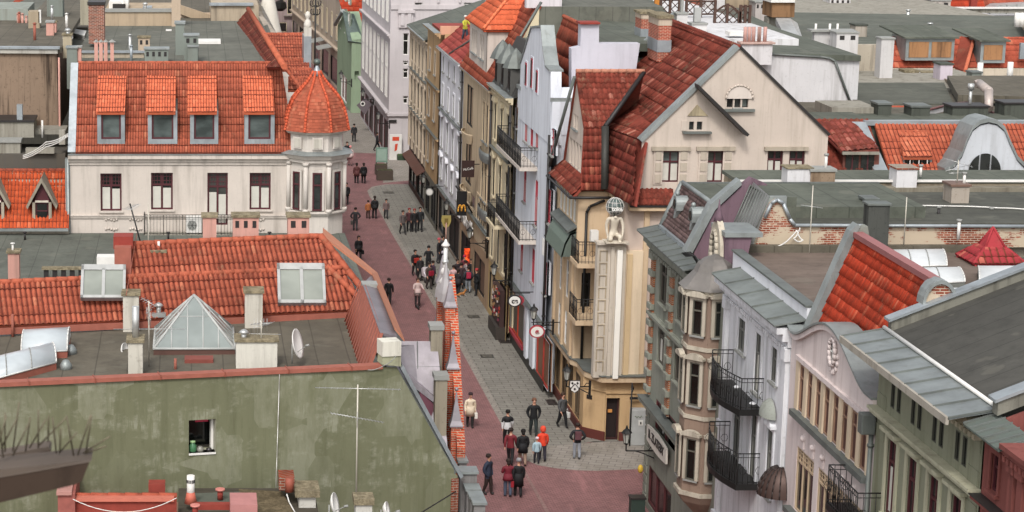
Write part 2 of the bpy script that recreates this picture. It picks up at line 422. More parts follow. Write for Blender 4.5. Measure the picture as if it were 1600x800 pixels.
def window(fr, par, u, z, w_, h_, fm, gm, d=.14, sill=None, trim=None, tw=.14, hood=None, **kw):
    """window at centre u, sill height z (part), with sill / trim sub-parts"""
    if gm is GL: gm = WR.choice((GL, GL, GL2, GLD, GL3)); kw.setdefault('cur', CURT if WR.random() < .3 and w_ > .6 else None)
    o = inst(win_mesh(w_, h_, fm, gm, **kw), 'window', par, fr.p(u, d, z), fr.rz)
    if sill:
        me = part_mesh(('sill', round(w_, 2), sill.name, round(d, 2)), lambda b: b.box(-w_ / 2 - .1, w_ / 2 + .1, -d - .12, 0, -.08, 0, sill))
        s_ = bpy.data.objects.new('sill', me); COL.objects.link(s_); s_.parent = o; s_.location = (0, 0, -.002)
    if trim:
        def f(b):
            nonlocal d; e_ = d; d = max(d, 0) if d >= 0 else -.04
            b.box(-w_ / 2 - tw, -w_ / 2, -d - .05, -d + .02, 0, h_, trim); b.box(w_ / 2, w_ / 2 + tw, -d - .05, -d + .02, 0, h_, trim)
            b.box(-w_ / 2 - tw, w_ / 2 + tw, -d - .05, -d + .02, h_, h_ + tw, trim)
            if hood:
                b.box(-w_ / 2 - tw - .08, w_ / 2 + tw + .08, -d - .2, -d + .02, h_ + tw, h_ + tw + .1, trim)
                if hood == 'ped': b.prism([(-w_ / 2 - tw - .08, -d - .2, h_ + tw + .1), (w_ / 2 + tw + .08, -d - .2, h_ + tw + .1), (0, -d - .2, h_ + tw + .1 + w_ * .32)], (0, .2, 0), trim)
                if hood == 'arc': b.prism([(cos(pi * i / 8) * (w_ / 2 + tw), -d - .2, h_ + tw + .1 + sin(pi * i / 8) * w_ * .3) for i in range(9)], (0, .2, 0), trim)
            d = e_
        me = part_mesh(('window_trim', round(w_, 2), round(h_, 2), trim.name, hood, round(tw, 2), round(d, 2)), f)
        s_ = bpy.data.objects.new('window_trim', me); COL.objects.link(s_); s_.parent = o
    return o
def cornice(fr, par, u0, u1, z, prof, m, name='cornice', dent=0, top=None):
    """moulding running along u; prof = [(projection, height)...] stacked upwards from z"""
    b = MB(); b.T = fr.M; zz = z
    for i, (p_, h_) in enumerate(prof):
        b.box(u0 - p_ * .0, u1 + p_ * .0, -p_, .02 + i * .003, zz, zz + h_, m); zz += h_
    if dent:
        n = int((u1 - u0) / dent); p_ = prof[0][0] * .9 + .08
        for i in range(n): b.box(u0 + (i + .25) * dent, u0 + (i + .75) * dent, -p_, 0.01, z - .14, z - .002, m)
    if top: p_ = prof[-1][0]; b.box(u0, u1, -p_ - .04, .04, zz + .001, zz + .03, top)
    return b.build(name, par)
def seamed(fr, par, u0, u1, d0, z0, d1, z1, m, sp=1.0, name='eaves_sheet', off=0):
    b = MB(); b.T = fr.M; b.prism([(u0, d0, z0), (u1, d0, z0), (u1, d1, z1), (u0, d1, z1)], (0, 0, .05), m)
    for i in range(int((u1 - u0) / sp) + 1):
        u = u0 + off + i * sp; b.prism([(u, d0 - .01, z0 + .05), (u + .035, d0 - .01, z0 + .05), (u + .035, d1, z1 + .05), (u, d1, z1 + .05)], (0, 0, .045), ZINCD)
    return b.build(name, par)
def railing(fr, par, path, z, h_, m, sp=.13, name='railing', ornate=True, r=.013):
    sp *= 1.25; b = MB(); b.T = fr.M
    for (a, c), (e, g) in zip(path[:-1], path[1:]):
        A = V((a, c, 0)); B = V((e, g, 0)); L = (B - A).length; n = max(1, int(L / sp))
        for zz, rr in ((z + .08, r * 1.2), (z + h_, r * 1.8), (z + h_ - .14, r * 1.1)): b.tube((A.x, A.y, zz), (B.x, B.y, zz), rr, m, n=5)
        for i in range(n + 1):
            p = A.lerp(B, i / n); b.tube((p.x, p.y, z), (p.x, p.y, z + h_), r if i % 6 else r * 1.8, m, n=4)
            if ornate and i % 3 == 1:
                d_ = (B - A).normalized(); q = [V((p.x, p.y, z + h_ * .45)) + d_ * (cos(t * pi / 3) * sp * .8) + V((0, 0, sin(t * pi / 3) * sp * .9)) for t in range(7)]
                b.path(q, r * .8, m, n=4)
    return b.build(name, par)
def body(par, x0, x1, y0, y1, z0, z1, m, name='wall'):
    b = MB(); b.box(x0, x1, y0, y1, z0, z1, m); return b.build(name, par)
def pw(pts, Y, thick, m, mb=None):
    """camera-facing polygon given in pixels on plane Y, extruded backwards"""
    b = mb or MB(); b.prism([oY(x, y, Y) for x, y in pts], (0, thick, 0), m); return b
def pz(pts, Z, thick, m, mb=None):
    b = mb or MB(); b.prism([oZ(x, y, Z) for x, y in pts], (0, 0, -thick), m); return b
def pbox(mb, x0, y0, x1, y1, Y, dep, m, b=0.0):
    A = oY(x0, y0, Y); B = oY(x1, y1, Y); mb.box(A.x, B.x, Y, Y + dep, B.z, A.z, m, b); return mb
def text(s, size, m, name, par, loc, rot, ext=.01, sx=1.0, bold=0.0, align='CENTER'):
    cu = bpy.data.curves.new('lettering', 'FONT'); cu.body = s; cu.size = size; cu.extrude = ext; cu.align_x = align; cu.align_y = 'CENTER'; cu.offset = bold
    o = bpy.data.objects.new('lettering', cu); COL.objects.link(o); TEXTS.append((o, m, name, par, V(loc), rot, sx)); return o
TEXTS = []
def finish_texts():
    bpy.context.view_layer.update(); dg = bpy.context.evaluated_depsgraph_get()
    for o, m, name, par, loc, rot, sx in TEXTS:
        me = bpy.data.meshes.new_from_object(o.evaluated_get(dg)); me.materials.clear(); me.materials.append(m)
        q = bpy.data.objects.new(name, me); COL.objects.link(q); q.parent = par
        q.location = loc - (base_of(par).location if par else V((0, 0, 0))); q.rotation_euler = rot; q.scale = (sx, 1, 1)
        cu = o.data; bpy.data.objects.remove(o); bpy.data.curves.remove(cu)
# ============================================================ palette
ORANGE = tile('#9e5540', .17, .4); ORANGE2 = tile('#944b39', .17, .4); FIERY = tile('#9f3b26', .2, .4); OXBLOOD = tile('#75382d', .3, .55, '#33211d', '#c99a86')
BROWNT = tile('#7d4034', .25, .5); SCALE = tile('#6f5a57', .3, .4, '#3c3533', '#8a7a78')
CREAM = plaster('#c2b8ae', .24); GREEN = plaster('#6a6b54', .3, '#4d4e39', .75, '#929280'); BEIGE = plaster('#d0bd9c', .2)
ZINC = zinc(); ZINCD = zinc('#6c706c', .6); ZINCB = zinc('#9aa0a3', .45); FELT = felt('#7a7a6f', 1.0, 'x'); FELTD = felt('#756e60', 1.05, 'x'); FELTG = felt('#6f7367', 1.3, 'x')
WHITE = paint('#d6d3cd', .6); DARK = paint('#2b2827', .5); IRON = paint('#262524', .45, .3); BURG = paint('#4c2328', .5); GREY = paint('#8d8d88', .6); TERRA = paint('#96594a', .8, 0, .25); BRED = paint('#8a382e', .8, 0, .25)
GL = glass(); GL2 = glass('#4d5452', .1); GL3 = glass('#3a3b38', .08); GLL = glass('#6d716c', .15); GLD = glass('#161817', .1); CURT = paint('#bdbab0', .9); MOSS = moss(); BRICK = brick(); STEEL = paint('#b9b9b6', .35, .6); CONC = plaster('#8f8b80', .5)
# ============================================================ ground
def ground_sheet():
    b = MB(); b.box(-500, 700, -60, 1500, -.5, 0, felt('#5a5750', 3.0, 'x')); o = b.build('ground'); o['kind'] = 'structure'
def pave_mat(name, c1, c2, mort, bw, bh, ms, dirt, rot=0):
    t = NT(name); g = t.n('ShaderNodeNewGeometry'); mp = t.n('ShaderNodeMapping'); mp.inputs['Rotation'].default_value = (0, 0, rot); t.l(g.outputs['Position'], mp.inputs[0])
    b = t.n('ShaderNodeTexBrick'); b.inputs['Color1'].default_value = rgb(c1); b.inputs['Color2'].default_value = rgb(c2); b.inputs['Mortar'].default_value = rgb(mort)
    b.inputs['Scale'].default_value = 1; b.inputs['Brick Width'].default_value = bw; b.inputs['Row Height'].default_value = bh; b.inputs['Mortar Size'].default_value = ms; b.inputs['Bias'].default_value = -.2
    t.l(mp.outputs[0], b.inputs['Vector'])
    col = t.mix(t.mul(t.ramp(t.noise(.55, 6, .7), .46, .72), .5), b.outputs['Color'], rgb(dirt))
    col = t.mix(t.mul(t.ramp(t.noise(3.0, 5, .7), .52, .75), .45), col, rgb(dirt))
    col = t.mix(t.mul(t.ramp(t.noise((1.4, .2, 1), 4, .6), .58, .7), .4), col, sc(rgb(c1), 1.25))
    t.bump(b.outputs['Fac'], -.3, .01); return t.fin(col, .8, 0, .3)
def sheet(name, pts, z, m, h=.003):
    b = MB(); b.poly([(p.x, p.y, z) for p in pts], m); o = b.build(name); o['kind'] = 'structure'; return o
ground_sheet()
RED = pave_mat('red_pavers', '#946867', '#825958', '#654d4b', .24, .12, .02, '#523f3e')
SLAB = pave_mat('grey_slabs', '#827e76', '#79756d', '#55514a', .8, .42, .022, '#57534b')
LSLAB = pave_mat('pale_slabs', '#8f8880', '#827b73', '#68625a', .6, .38, .02, '#716a5e', .3)
sheet('street', [V((5, 55, 0)), V((70, 55, 0)), V((70, 98.2, 0)), V((19, 98.2, 0)), V((19, 190, 0)), V((60, 190, 0)), V((60, 212, 0)), V((18, 212, 0)), V((18, 330, 0)), V((-4, 330, 0)), V((5, 120, 0))], .004, RED)
kerb = [(640, 288), (606, 288), (584, 292), (577, 298), (580, 306), (594, 326), (615, 364), (647, 417), (679, 474), (714, 527), (749, 591), (784, 655), (806, 694), (826, 711)]
sheet('pavement', [oZ(x, y) for x, y in kerb] + [V((19.2, 98.4, 0)), V((21, 98.4, 0)), V((21, 175, 0)), V((18.5, 176, 0))], .008, SLAB)
kb = MB()
kp = [oZ(x, y, .012) for x, y in kerb]
for a, b_ in zip(kp[1:-1], kp[2:]):
    d = (b_ - a).normalized(); n = V((-d.y, d.x, 0)) * .16; kb.poly([a - n, b_ - n, b_ + n, a + n], LSLAB)
o = kb.build('kerb'); o['kind'] = 'structure'
sheet('crossing_paving', [oZ(x, y) for x, y in [(806, 694), (819, 718), (840, 727), (869, 732), (900, 735), (931, 736), (1003, 733), (1060, 731), (1060, 690), (950, 690), (830, 699)]], .010, LSLAB)
sheet('plaza_paving', [oZ(x, y) for x, y in [(598, 286), (641, 282), (641, 232), (640, 172), (536, 172), (536, 238), (592, 240), (604, 262)]], .009, LSLAB)
sheet('gutter_strip', [oZ(x, y) for x, y in [(809, 722), (813, 722), (864, 810), (858, 810)]], .011, pave_mat('worn_strip', '#8a6d68', '#80645f', '#6b5552', .6, .38, .02, '#715a56', .3))
# ---- iron covers let into the paving
def cover(x, y, w_, h_, label, grate=False):
    p = oZ(x, y, 0); b = MB(); b.box(-w_ / 2, w_ / 2, -h_ / 2, h_ / 2, .013, .02, IRON)
    if grate:
        for i in range(int(w_ / .08)): b.box(-w_ / 2 + .02 + i * .08, -w_ / 2 + .05 + i * .08, -h_ / 2, h_ / 2, .02, .03, paint('#4a3f3b'))
    else:
        b.box(-w_ / 2 + .06, w_ / 2 - .06, -h_ / 2 + .06, h_ / 2 - .06, .02, .026, felt('#6d685f', .3, 'x')); b.box(-.08, .08, -.08, .08, .026, .03, IRON)
    tag(b.build('cellar_grate' if grate else 'manhole_cover', None, (p.x, p.y, 0)), label, 'grate' if grate else 'manhole cover')
cover(790, 534, .75, .85, 'dark rust coloured cellar grate in the grey pavement before the lilac house', True)
cover(761, 557, .7, .8, 'square manhole cover in mid pavement just below the dark cellar grate')
cover(740, 495, .7, .8, 'square manhole cover in the pavement beside the topmost pinnacle')
cover(862, 629, .5, 1.1, 'dark mat like grate at the doorstep of the corner house shop', True)
cover(607, 301, .9, 1.0, 'manhole cover where the far grey pavement starts to curve')
# ============================================================ green rendered house (left foreground)
def hit(fr, x, y):
    r = ray(x, y); n = fr.M.to_3x3() @ V((0, 1, 0)); t = (fr.O - V((0, 0, CH))).dot(n) / r.dot(n); q = fr.M.inverted() @ (r * t + V((0, 0, CH))); return q
Fr.hit = hit
gx = lambda X: 65.5 + .205 * (X - 6)
G = Fr((-10, gx(-10), 0), 'Y', atan(.205))
green = root('green_house', 'house with stained olive green blank wall and a roof terrace behind a terracotta coping', 'house', (0, 66, 0))
A = G.hit(-40, 602); B = G.hit(597, 573); Cc = G.hit(715, 745); Bx = G.hit(620, 574)
w0 = G.hit(295, 657); w1 = G.hit(337, 706); T0 = G.hit(597, 534); T1 = G.hit(620, 534)
wall(G, 0, Cc.x, 0, 13, [(w0.x, w1.x, w1.z, w0.z)], GREEN, 'wall', green, clip=[(0, 0), (Cc.x, 0), (Cc.x, Cc.z), (Bx.x, Bx.z), (B.x, B.z), (0, A.z)], rev=.45, mrev=plaster('#a5a391', .3))
b = MB(); b.T = G.M; b.box(0, w0.x - .1, .46, .8, 0, 11.0, GREEN); b.box(w1.x + .1, Cc.x - .05, .46, .6, 0, 8.2, GREEN); b.box(w0.x - .1, w1.x + .1, .46, .6, 0, w1.z, GREEN); b.box(w0.x - .1, w1.x + .1, .9, 1.0, w1.z, w0.z + .1, GLD)
b.build('inner_wall', green)
b = MB(); b.T = G.M; b.box(0, B.x, -.08, .3, A.z - .06, A.z + .07, TERRA)   # coping: tilts up to the right like the wall top
for v_ in b.bm.verts:
    q = G.M.inverted() @ v_.co; v_.co.z += (B.z - A.z) * min(1, q.x / B.x)
for i in range(8):
    u = B.x * (i + .5) / 8; z = A.z + (B.z - A.z) * u / B.x; b.box(u - .015, u + .015, -.12, .37, z - .07, z + .09, paint('#844a3a'))
b.build('coping', green)
b = MB(); b.T = G.M; b.prism([(B.x - .05, -.12, B.z + .1), (Bx.x + .1, -.12, Bx.z + .05), (Bx.x + .08, -.12, T1.z), (B.x, -.12, T0.z)], (0, .5, 0), plaster('#9a9a80', .5)); b.prism([(B.x - .05, -.16, T0.z - .45), (T1.x + .1, -.16, T0.z - .45), (T1.x + .1, -.16, T0.z + .02), (B.x - .05, -.16, T0.z + .02)], (0, .6, 0), plaster('#c9c5b8', .3))
b.build('gable_block', green)
b = MB(); b.T = G.M; P0 = V((Bx.x + .1, -.06, Bx.z)); P1 = V((Cc.x + .08, -.06, Cc.z - .05)); b.prism([P0, P1, P1 + V((.1, 0, .07)), P0 + V((.1, 0, .07))], (0, .22, 0), ZINCB); b.build('verge_flashing', green)
b = MB(); b.T = G.M; b.box(w0.x, w1.x, -.04, .3, w1.z - .06, w1.z, WHITE); b.box(w1.x - .09, w1.x - .01, .3, .5, w1.z, w0.z, WHITE); b.box(w0.x, w0.x + .06, .3, .5, w1.z, w0.z, paint('#55504a')); b.box(w0.x, w1.x, .3, .4, w0.z - .05, w0.z, BURG)
b.box(w0.x + .25, w1.x - .2, .2, .28, w0.z - .12, w0.z - .02, paint('#b02a45'))
b.build('window', green)
def jar(u, r, h_, c, name, label, lid=None):
    p = G.p(u, .16, w1.z + .001); b = MB(); b.lathe((0, 0, 0), [(r * .9, 0), (r, h_ * .1), (r, h_ * .7), (r * .6, h_ * .85), (r * .6, h_)], paint(c, .3), n=12)
    if lid: b.lathe((0, 0, 0), [(r * .7, h_), (r * .72, h_ + .05), (.001, h_ + .06)], paint(lid), n=12)
    tag(b.build(name, None, p), label, 'jar')
jar(w0.x + .16, .12, .3, '#3e6a48', 'jar', 'green jar with a pale lid at the left of the green wall window sill', '#8fae7d'); jar(w0.x + .4, .11, .16, '#7d7b72', 'bowl', 'round grey pot on the window sill beside the green jar'); jar(w0.x + .68, .09, .1, '#2f2b2a', 'bowl', 'low black bowl on the window sill right of the grey pot')
# terrace
b = MB(); b.prism([(-10, gx(-10) + .3, 11.2), (5.9, 65.7, 11.35), (5.75, 75.5, 11.35), (-10, 72.4, 11.2)], (0, 0, -.3), FELTD); b.build('roof_terrace', green)
# tile slope behind the terrace
ey = lambda X: 74.07 + .205 * X
def sl(X, s): return V((X, ey(X) + s, 11.6 + .9 * s))
EX = 6.35
b = MB()
roof_poly(b, [sl(-10, 0), sl(EX, 0), V((5.55, ey(5.55) + 1.4, 12.86)), sl(-10, 1.4)], ORANGE, tw=.185, tl=.39, amp=.05, step=.035, seg=6)
u0 = oY(205, 430, ey(-2.2) + 1.4).x
roof_poly(b, [sl(u0, 1.42), V((5.5, ey(5.5) + 1.42, 12.88)), V((4.75, ey(4.75) + 2.5, 13.85)), sl(u0, 2.5)], ORANGE, tw=.185, tl=.39, amp=.05, step=.035, seg=6)
ridge(b, sl(-10, 1.42), V((5.5, ey(5.5) + 1.42, 12.9)), ORANGE, .11); ridge(b, sl(u0, 2.52), V((4.75, ey(4.75) + 2.52, 13.9)), ORANGE, .12)
ridge(b, V((4.75, ey(4.75) + 2.5, 13.92)), V((6.45, ey(6.4) + .35, 11.95)), ORANGE, .14); ridge(b, V((4.95, ey(5) + 1.5, 12.95)), V((6.2, ey(6.3) + .05, 11.85)), ORANGE, .12)
b.build('tile_roof', green)
b = MB(); b.box(u0 - .6, u0, ey(u0) + 1.4, ey(u0) + 2.6, 12.8, 13.95, TERRA); b.box(u0 - .65, u0 + .05, ey(u0) + 1.9, ey(u0) + 2.7, 13.8, 14.25, BRED)
b.build('roof_end_cladding', green)
b = MB()
for X0, X1 in ((-10, EX),):
    a, c = sl(X0, -.08), sl(X1, -.08); b.prism([a, c, c + V((0, 0, -.22)), a + V((0, 0, -.22))], (0, .12, 0), TERRA); b.prism([a + V((0, .1, -.24)), c + V((0, .1, -.24)), c + V((0, .1, -.42)), a + V((0, .1, -.42))], (0, .1, 0), ZINCB)
b.build('eaves_flashing', green)
# street side slope, brown seamed parapet, orange verge
b = MB(); b.prism([(8.55, 66.0, 8.35), (8.55, 84, 8.35), (6.05, 84, 12.0), (6.05, 66.0, 12.05)], (-.1, 0, -.1), ZINCD)
b.prism([(5.45, 66, 11.3), (5.5, 75.2, 11.3), (6.0, 73.5, 12.95), (6.0, 66.2, 12.85)], (.1, 0, 0), TERRA)
for i in range(15):
    y = 66.4 + i * .58; b.tube((5.46, y, 11.3), (5.99, y * .985 + 1.05, 12.86), .035, paint('#8a4c3c'), n=4)
b.build('side_roof', green)
b = MB(); b.prism([(6.0, 66.3, 12.88), (6.55, 66.3, 12.75), (6.5, 75.5, 12.85), (6.0, 73.4, 12.97)], (0, 0, -.1), zinc('#7c7478'))
b.prism([(6.5, 66.7, 12.95), (6.85, 66.9, 12.5), (6.9, 77.6, 12.5), (4.95, 79.3, 13.9), (4.85, 77.6, 13.9), (6.5, 75.3, 12.95)], (0, 0, -.08), paint('#b3775c', .85, 0, .2)); b.build('verge_strip', green)
b = MB(); pbox(b, 567, 446, 590, 490, 73.4, .5, CONC); pbox(b, 566, 444, 590, 454, 73.3, .6, GREY); b.build('chimney', green)
# cross roof behind the brick gable (zinc panels) and its dormer
b = MB(); Q = [oY(605, 545, 70.9), oY(705, 760, 68.6), oY(700, 700, 69.3), oY(683, 533, 71.4), oY(621, 533, 71.4)]
b.prism(Q, (0, .15, -.05), zinc('#827c80', .5, .0)); 
for x0, y0, x1, y1 in ((652, 533, 655, 700), (622, 573, 690, 573)):
    b.tube(oY(x0, y0, 71.35 - (y0 - 533) * .011), oY(x1, y1, 71.35 - (y1 - 533) * .011), .02, ZINCD, n=4)
b.prism([oY(621, 533, 71.4), oY(683, 533, 71.4), oY(683, 533, 71.4) + V((0, 4, -3)), oY(621, 533, 71.4) + V((0, 4, -3))], (0, 0, -.1), zinc('#827c80')); b.build('metal_roof', green)
b = MB(); a, c = oY(640, 600, 70.2), oY(683, 633, 70.0); b.prism([a, c, c + V((-.02, 0, .22)), a + V((0, 0, .24))], (0, .6, 0), zinc('#b3aab0', .4)); b.prism([oY(655, 610, 70.15), oY(680, 634, 70.05), oY(672, 655, 69.9), oY(668, 690, 69.6)], (0, .3, 0), paint('#5f3340')); b.build('dormer', green)
# brick gable with pinnacles on the street side
GX = 8.95
gab = root('brick_gable', 'stepped red brick gable with metal clad pointed pinnacles and a weather vane', 'gable', (GX, 71, 0))
ORB = brick('#c4502f', '#8f3322', '#a39683', .95)
piers = [(703, 479), (707, 575), (712, 665)]; tips = [(702, 436), (707, 522), (712, 610)]
PM = zinc('#8f898d', .5)
def pinnacle(p, h_, far=False):
    b = MB(); b.box(p.x - .17, p.x + .17, p.y - .17, p.y + .17, 0, p.z, ORB); o = b.build('brick_pier', gab)
    b = MB(); b.T = Matrix.Translation(p) @ Matrix.Rotation(pi / 4, 4, 'Z')
    b.lathe((0, 0, 0), [(.32, 0), (.31, .05), (.23, .2), (.15, .5), (.07, .85), (.03, h_ - .1)], PM, n=4, sm=False); b.ball((0, 0, h_), .07, PM, n=8); b.build('pinnacle_cap', gab)
for (x, y), (tx, ty) in zip(piers, tips):
    p = oX(x, y, GX); q = oX(tx, ty, GX); pinnacle(p, q.z - p.z + .1)
ys = [oX(x, y, GX) for x, y in piers]
for i, (dy, z) in enumerate(((2.4, 12.75), (3.2, 10.8), (4.0, 9.2))): pinnacle(V((GX, ys[0].y + dy, z)), 1.1)
pk = V((GX, ys[0].y + 1.2, 0))
b = MB(); b.prism([(GX, ys[2].y - .5, 8.2), (GX, ys[2].y + .1, 9.0), (GX, ys[1].y, 10.6), (GX, ys[0].y, 12.3), (GX, pk.y, 13.3), (GX, pk.y + 1.2, 12.3), (GX, pk.y + 3, 9.0), (GX, pk.y + 3.5, 0), (GX, ys[2].y - .5, 0)], (.28, 0, 0), ORB)
b.build('wall', gab)
b = MB(); b.T = Matrix.Translation((GX - .05, pk.y, 12.6)); 
for dy, sz in ((-.25, 1.0), (.45, 1.15)): b.lathe((0, dy, -.2), [(.3, 0), (.26, .3), (.13, .8), (.06, 1.2), (.03, 1.35)], paint('#a29e9e', .5, .3), n=6, sm=False)
b.build('pinnacle_cap', gab)
b = MB(); p = oX(697, 470, GX - .05); z1 = oX(697, 344, GX).z
b.tube((p.x, pk.y, 12.6), (p.x, pk.y, z1 - .7), .075, paint('#c9c7c3', .4, .2)); b.tube((p.x, pk.y, z1 - .7), (p.x, pk.y, z1), .03, paint('#8a6a5c'))
b.lathe((p.x, pk.y, z1 - .85), [(.12, 0), (.16, .05), (.05, .18), (.02, .3)], paint('#d8d5d0'), n=10); b.ball((p.x, pk.y, z1 - 1.4), .12, STEEL); b.ball((p.x, pk.y, 13.4), .16, paint('#c4c0bc')); b.lathe((p.x, pk.y, 13.0), [(.26, 0), (.1, .2)], paint('#c4c0bc'), n=8); b.build('vane_pole', gab)
b = MB(); b.prism([(-.16, 0, .2), (-.17, 0, 0), (-.1, 0, -.18), (0, 0, -.26), (.1, 0, -.18), (.17, 0, 0), (.16, 0, .2)], (0, .04, 0), paint('#857640', .6, .2)); b.box(-.06, .06, -.02, 0, -.1, .1, paint('#5b4a1c')); b.build('vane', gab, (p.x, pk.y, z1 + .05))
b = MB()
for (x0, y0, x1, y1) in ((673, 514, 692, 585), (680, 592, 698, 735)):
    a = oX(x0, y0, 8.2); c = oX(x1, y0, 8.55); b.box(8.2, 8.6, a.y - 1.0 if False else a.y - .15, a.y + .45, 0, a.z, plaster('#8c8474', .6)); b.box(8.15, 8.65, a.y - .2, a.y + .5, a.z, a.z + .16, GREY)
b.build('buttress', gab)
# stepped grey capped blocks further down the parapet
step = root('stepped_parapet', 'row of grey metal capped stepped parapet blocks at the lower end of the green wall', 'parapet', (9.2, 64, 0))
for (x0, x1, y0) in ((716, 728, 716), (717, 744, 733), (728, 748, 760), (734, 753, 772), (739, 757, 781)):
    a = oX(x1, y0, 9.25); w_ = (x1 - x0) * a.y / F * 1.03; b = MB(); b.box(9.25 - w_, 9.25, a.y - .25, a.y + .3, 0, a.z - .08, plaster('#7d7a78', .6, '#4a4442')); b.box(9.25 - w_ - .05, 9.3, a.y - .32, a.y + .36, a.z - .08, a.z, ZINC); b.build('parapet_block', step)
b = MB(); a = oX(741, 787, 9.25); b.box(9.0 - .1, 9.2, a.y - .29, a.y - .26, a.z - .8, a.z - .2, BRICK); b.build('brick_patch', step)
b = MB(); a = G.hit(705, 748); c = G.hit(713, 830); b.T = G.M; b.box(a.x, Cc.x + .02, -.06, 0, 0, a.z, BRICK); b.build('brick_edge', green)
# ---- furniture of the terrace
def chimney(par, x0, y0, x1, y1, Y, dep, m, cap=None, over=.06, ch=.1, flues=0, holes=0, capm=None, name='chimney', zlow=None):
    A_ = oY(x0, y0, Y); B_ = oY(x1, y1, Y); z0 = B_.z if zlow is None else zlow
    b = MB(); b.box(A_.x, B_.x, Y, Y + dep, z0 - .25, A_.z - ch, m)
    if holes:
        wd = (B_.x - A_.x) / holes
        for i in range(holes):
            u = A_.x + wd * (i + .5); b.box(u - wd * .22, u + wd * .22, Y - .012, Y + .1, A_.z - ch - .38, A_.z - ch - .12, DARK)
    o = b.build(name, par)
    b = MB(); b.box(A_.x - over, B_.x + over, Y - over, Y + dep + over, A_.z - ch, A_.z, capm or MOSS, .015); b.build('chimney_cap', o)
    for i in range(flues):
        u = A_.x + (B_.x - A_.x) * (i + .5) / flues; b = MB(); b.tube((u, Y + dep / 2, A_.z), (u, Y + dep / 2, A_.z + .5), .08, TERRA); b.tube((u, Y + dep / 2, A_.z + .5), (u, Y + dep / 2, A_.z + .56), .11, GREY); b.build('flue_pot', o)
    return o
PLW = plaster('#bdb8ac', .45)
chimney(green, 192, 458, 217, 520, 73.2, .7, PLW); chimney(green, 200, 531, 223, 583, 66.9, .8, PLW); chimney(green, 383, 454, 410, 518, 73.6, .7, PLW); chimney(green, 369, 530, 433, 577, 67.8, .8, plaster('#c7c3b8', .3))
b = MB(); p = oY(212, 533, 67.3); b.tube((p.x, 67.3, p.z), (p.x, 67.3, p.z + 1.15), .12, STEEL); b.tube((p.x, 67.3, p.z), (p.x, 67.3, p.z + .08), .22, STEEL); b.build('steel_flue', green)
def cowl(par, x, y, Y, s=1.0):
    p = oY(x, y, Y); b = MB(); b.box(p.x - .25 * s, p.x + .25 * s, Y - .2 * s, Y + .2 * s, p.z - .12 * s, p.z + .02, STEEL); b.tube(p, p + V((0, 0, .25 * s)), .09 * s, STEEL); b.lathe(p + V((0, 0, .22 * s)), [(.06 * s, 0), (.18 * s, .05 * s), (.1 * s, .13 * s), (.01, .17 * s)], STEEL, n=12); b.build('roof_cowl', par)
cowl(green, 248, 489, 74, 1.0); cowl(green, 381, 532, 68.1)
# glass pyramid skylight
sk = root('pyramid_skylight', 'glazed pyramid rooflight with white bars standing on the roof terrace', 'skylight', (0, 70, 11.3))
BL = oZ(240, 545, 11.5); BR = oZ(367, 545, 11.5); ap = oY(303, 461, BL.y + 1.6); dep = 3.2
cn = [BL, BR, BR + V((0, dep, 0)), BL + V((0, dep, 0))]
b = MB(); gm = glass('#7d8480', .2); PB = paint('#a9aaa6', .6)
for a, c in zip(cn, cn[1:] + cn[:1]): b.poly([a, c, ap], gm)
b.build('glazing', sk); b = MB()
for a in cn: b.tube(a, ap, .045, PB, n=6)
for a, c in zip(cn, cn[1:] + cn[:1]):
    b.tube(a, c, .04, PB, n=6)
    for i, f in enumerate((.22, .42, .61, .8)):
        p = a.lerp(c, f); h_ = min(1, 2 * min(f, 1 - f)); q = p.lerp(ap + (c - a) * (f - .5) * 1.0, 1) if False else None
        top = p + (ap - (a + c) / 2) * h_ ; b.tube(p, top, .025, PB, n=4)
    m1 = a.lerp(ap, .6); m2 = c.lerp(ap, .6); b.tube(m1, m2, .018, PB, n=4)
b.build('glazing_bars', sk)
b = MB(); b.box(BL.x, BR.x, BL.y, BL.y + dep, 11.2, 11.49, paint('#5a4038')); b.build('kerb_frame', sk)
# barrel rooflights at the left
def barrel(par_label, pts, hgt, n_bars, gp=None, kerbm=TERRA, Z=11.5, mat=None, group=None):
    """pts: front-left, front-right, back-right, back-left pixels of the base at height Z; the vault spans front to back"""
    q = [oZ(x, y, Z) for x, y in pts]; c = sum(q, V((0, 0, 0))) / 4
    t = root('barrel_rooflight', par_label, 'skylight', (c.x, c.y, Z - .3), group); m = mat or glass('#aeb4b6', .3)
    b = MB(); N = 10
    def pt(f, k): a = q[0].lerp(q[1], f); d = q[3].lerp(q[2], f); th = pi * k / N; return a.lerp(d, .5 - .5 * cos(th)) + V((0, 0, hgt * sin(th)))
    for k in range(N): b.poly([pt(0, k), pt(1, k), pt(1, k + 1), pt(0, k + 1)], m, True)
    b.poly([pt(0, k) for k in range(N + 1)], m); b.poly([pt(1, k) for k in range(N + 1)], m); b.build('glazing', t)
    b = MB()
    for i in range(n_bars + 1):
        f = i / n_bars; b.path([pt(f, k) for k in range(N + 1)], .025, GREY if 0 < i < n_bars else WHITE, n=4)
    b.path([pt(0, 0), pt(1, 0)], .03, WHITE, n=4); b.build('glazing_bars', t)
    b = MB(); b.prism([p - V((0, 0, .01)) for p in q], (0, 0, -.35), kerbm); b.build('kerb_frame', t); return t
barrel('barrel vaulted rooflight with pale panes and red kerb, farther of the two at the left', [(33, 552), (105, 548), (110, 527), (40, 531)], .55, 1)
barrel('long barrel vaulted rooflight with pale panes and red kerb, nearer the terracotta coping', [(-30, 598), (88, 566), (80, 548), (-30, 575)], .45, 3)
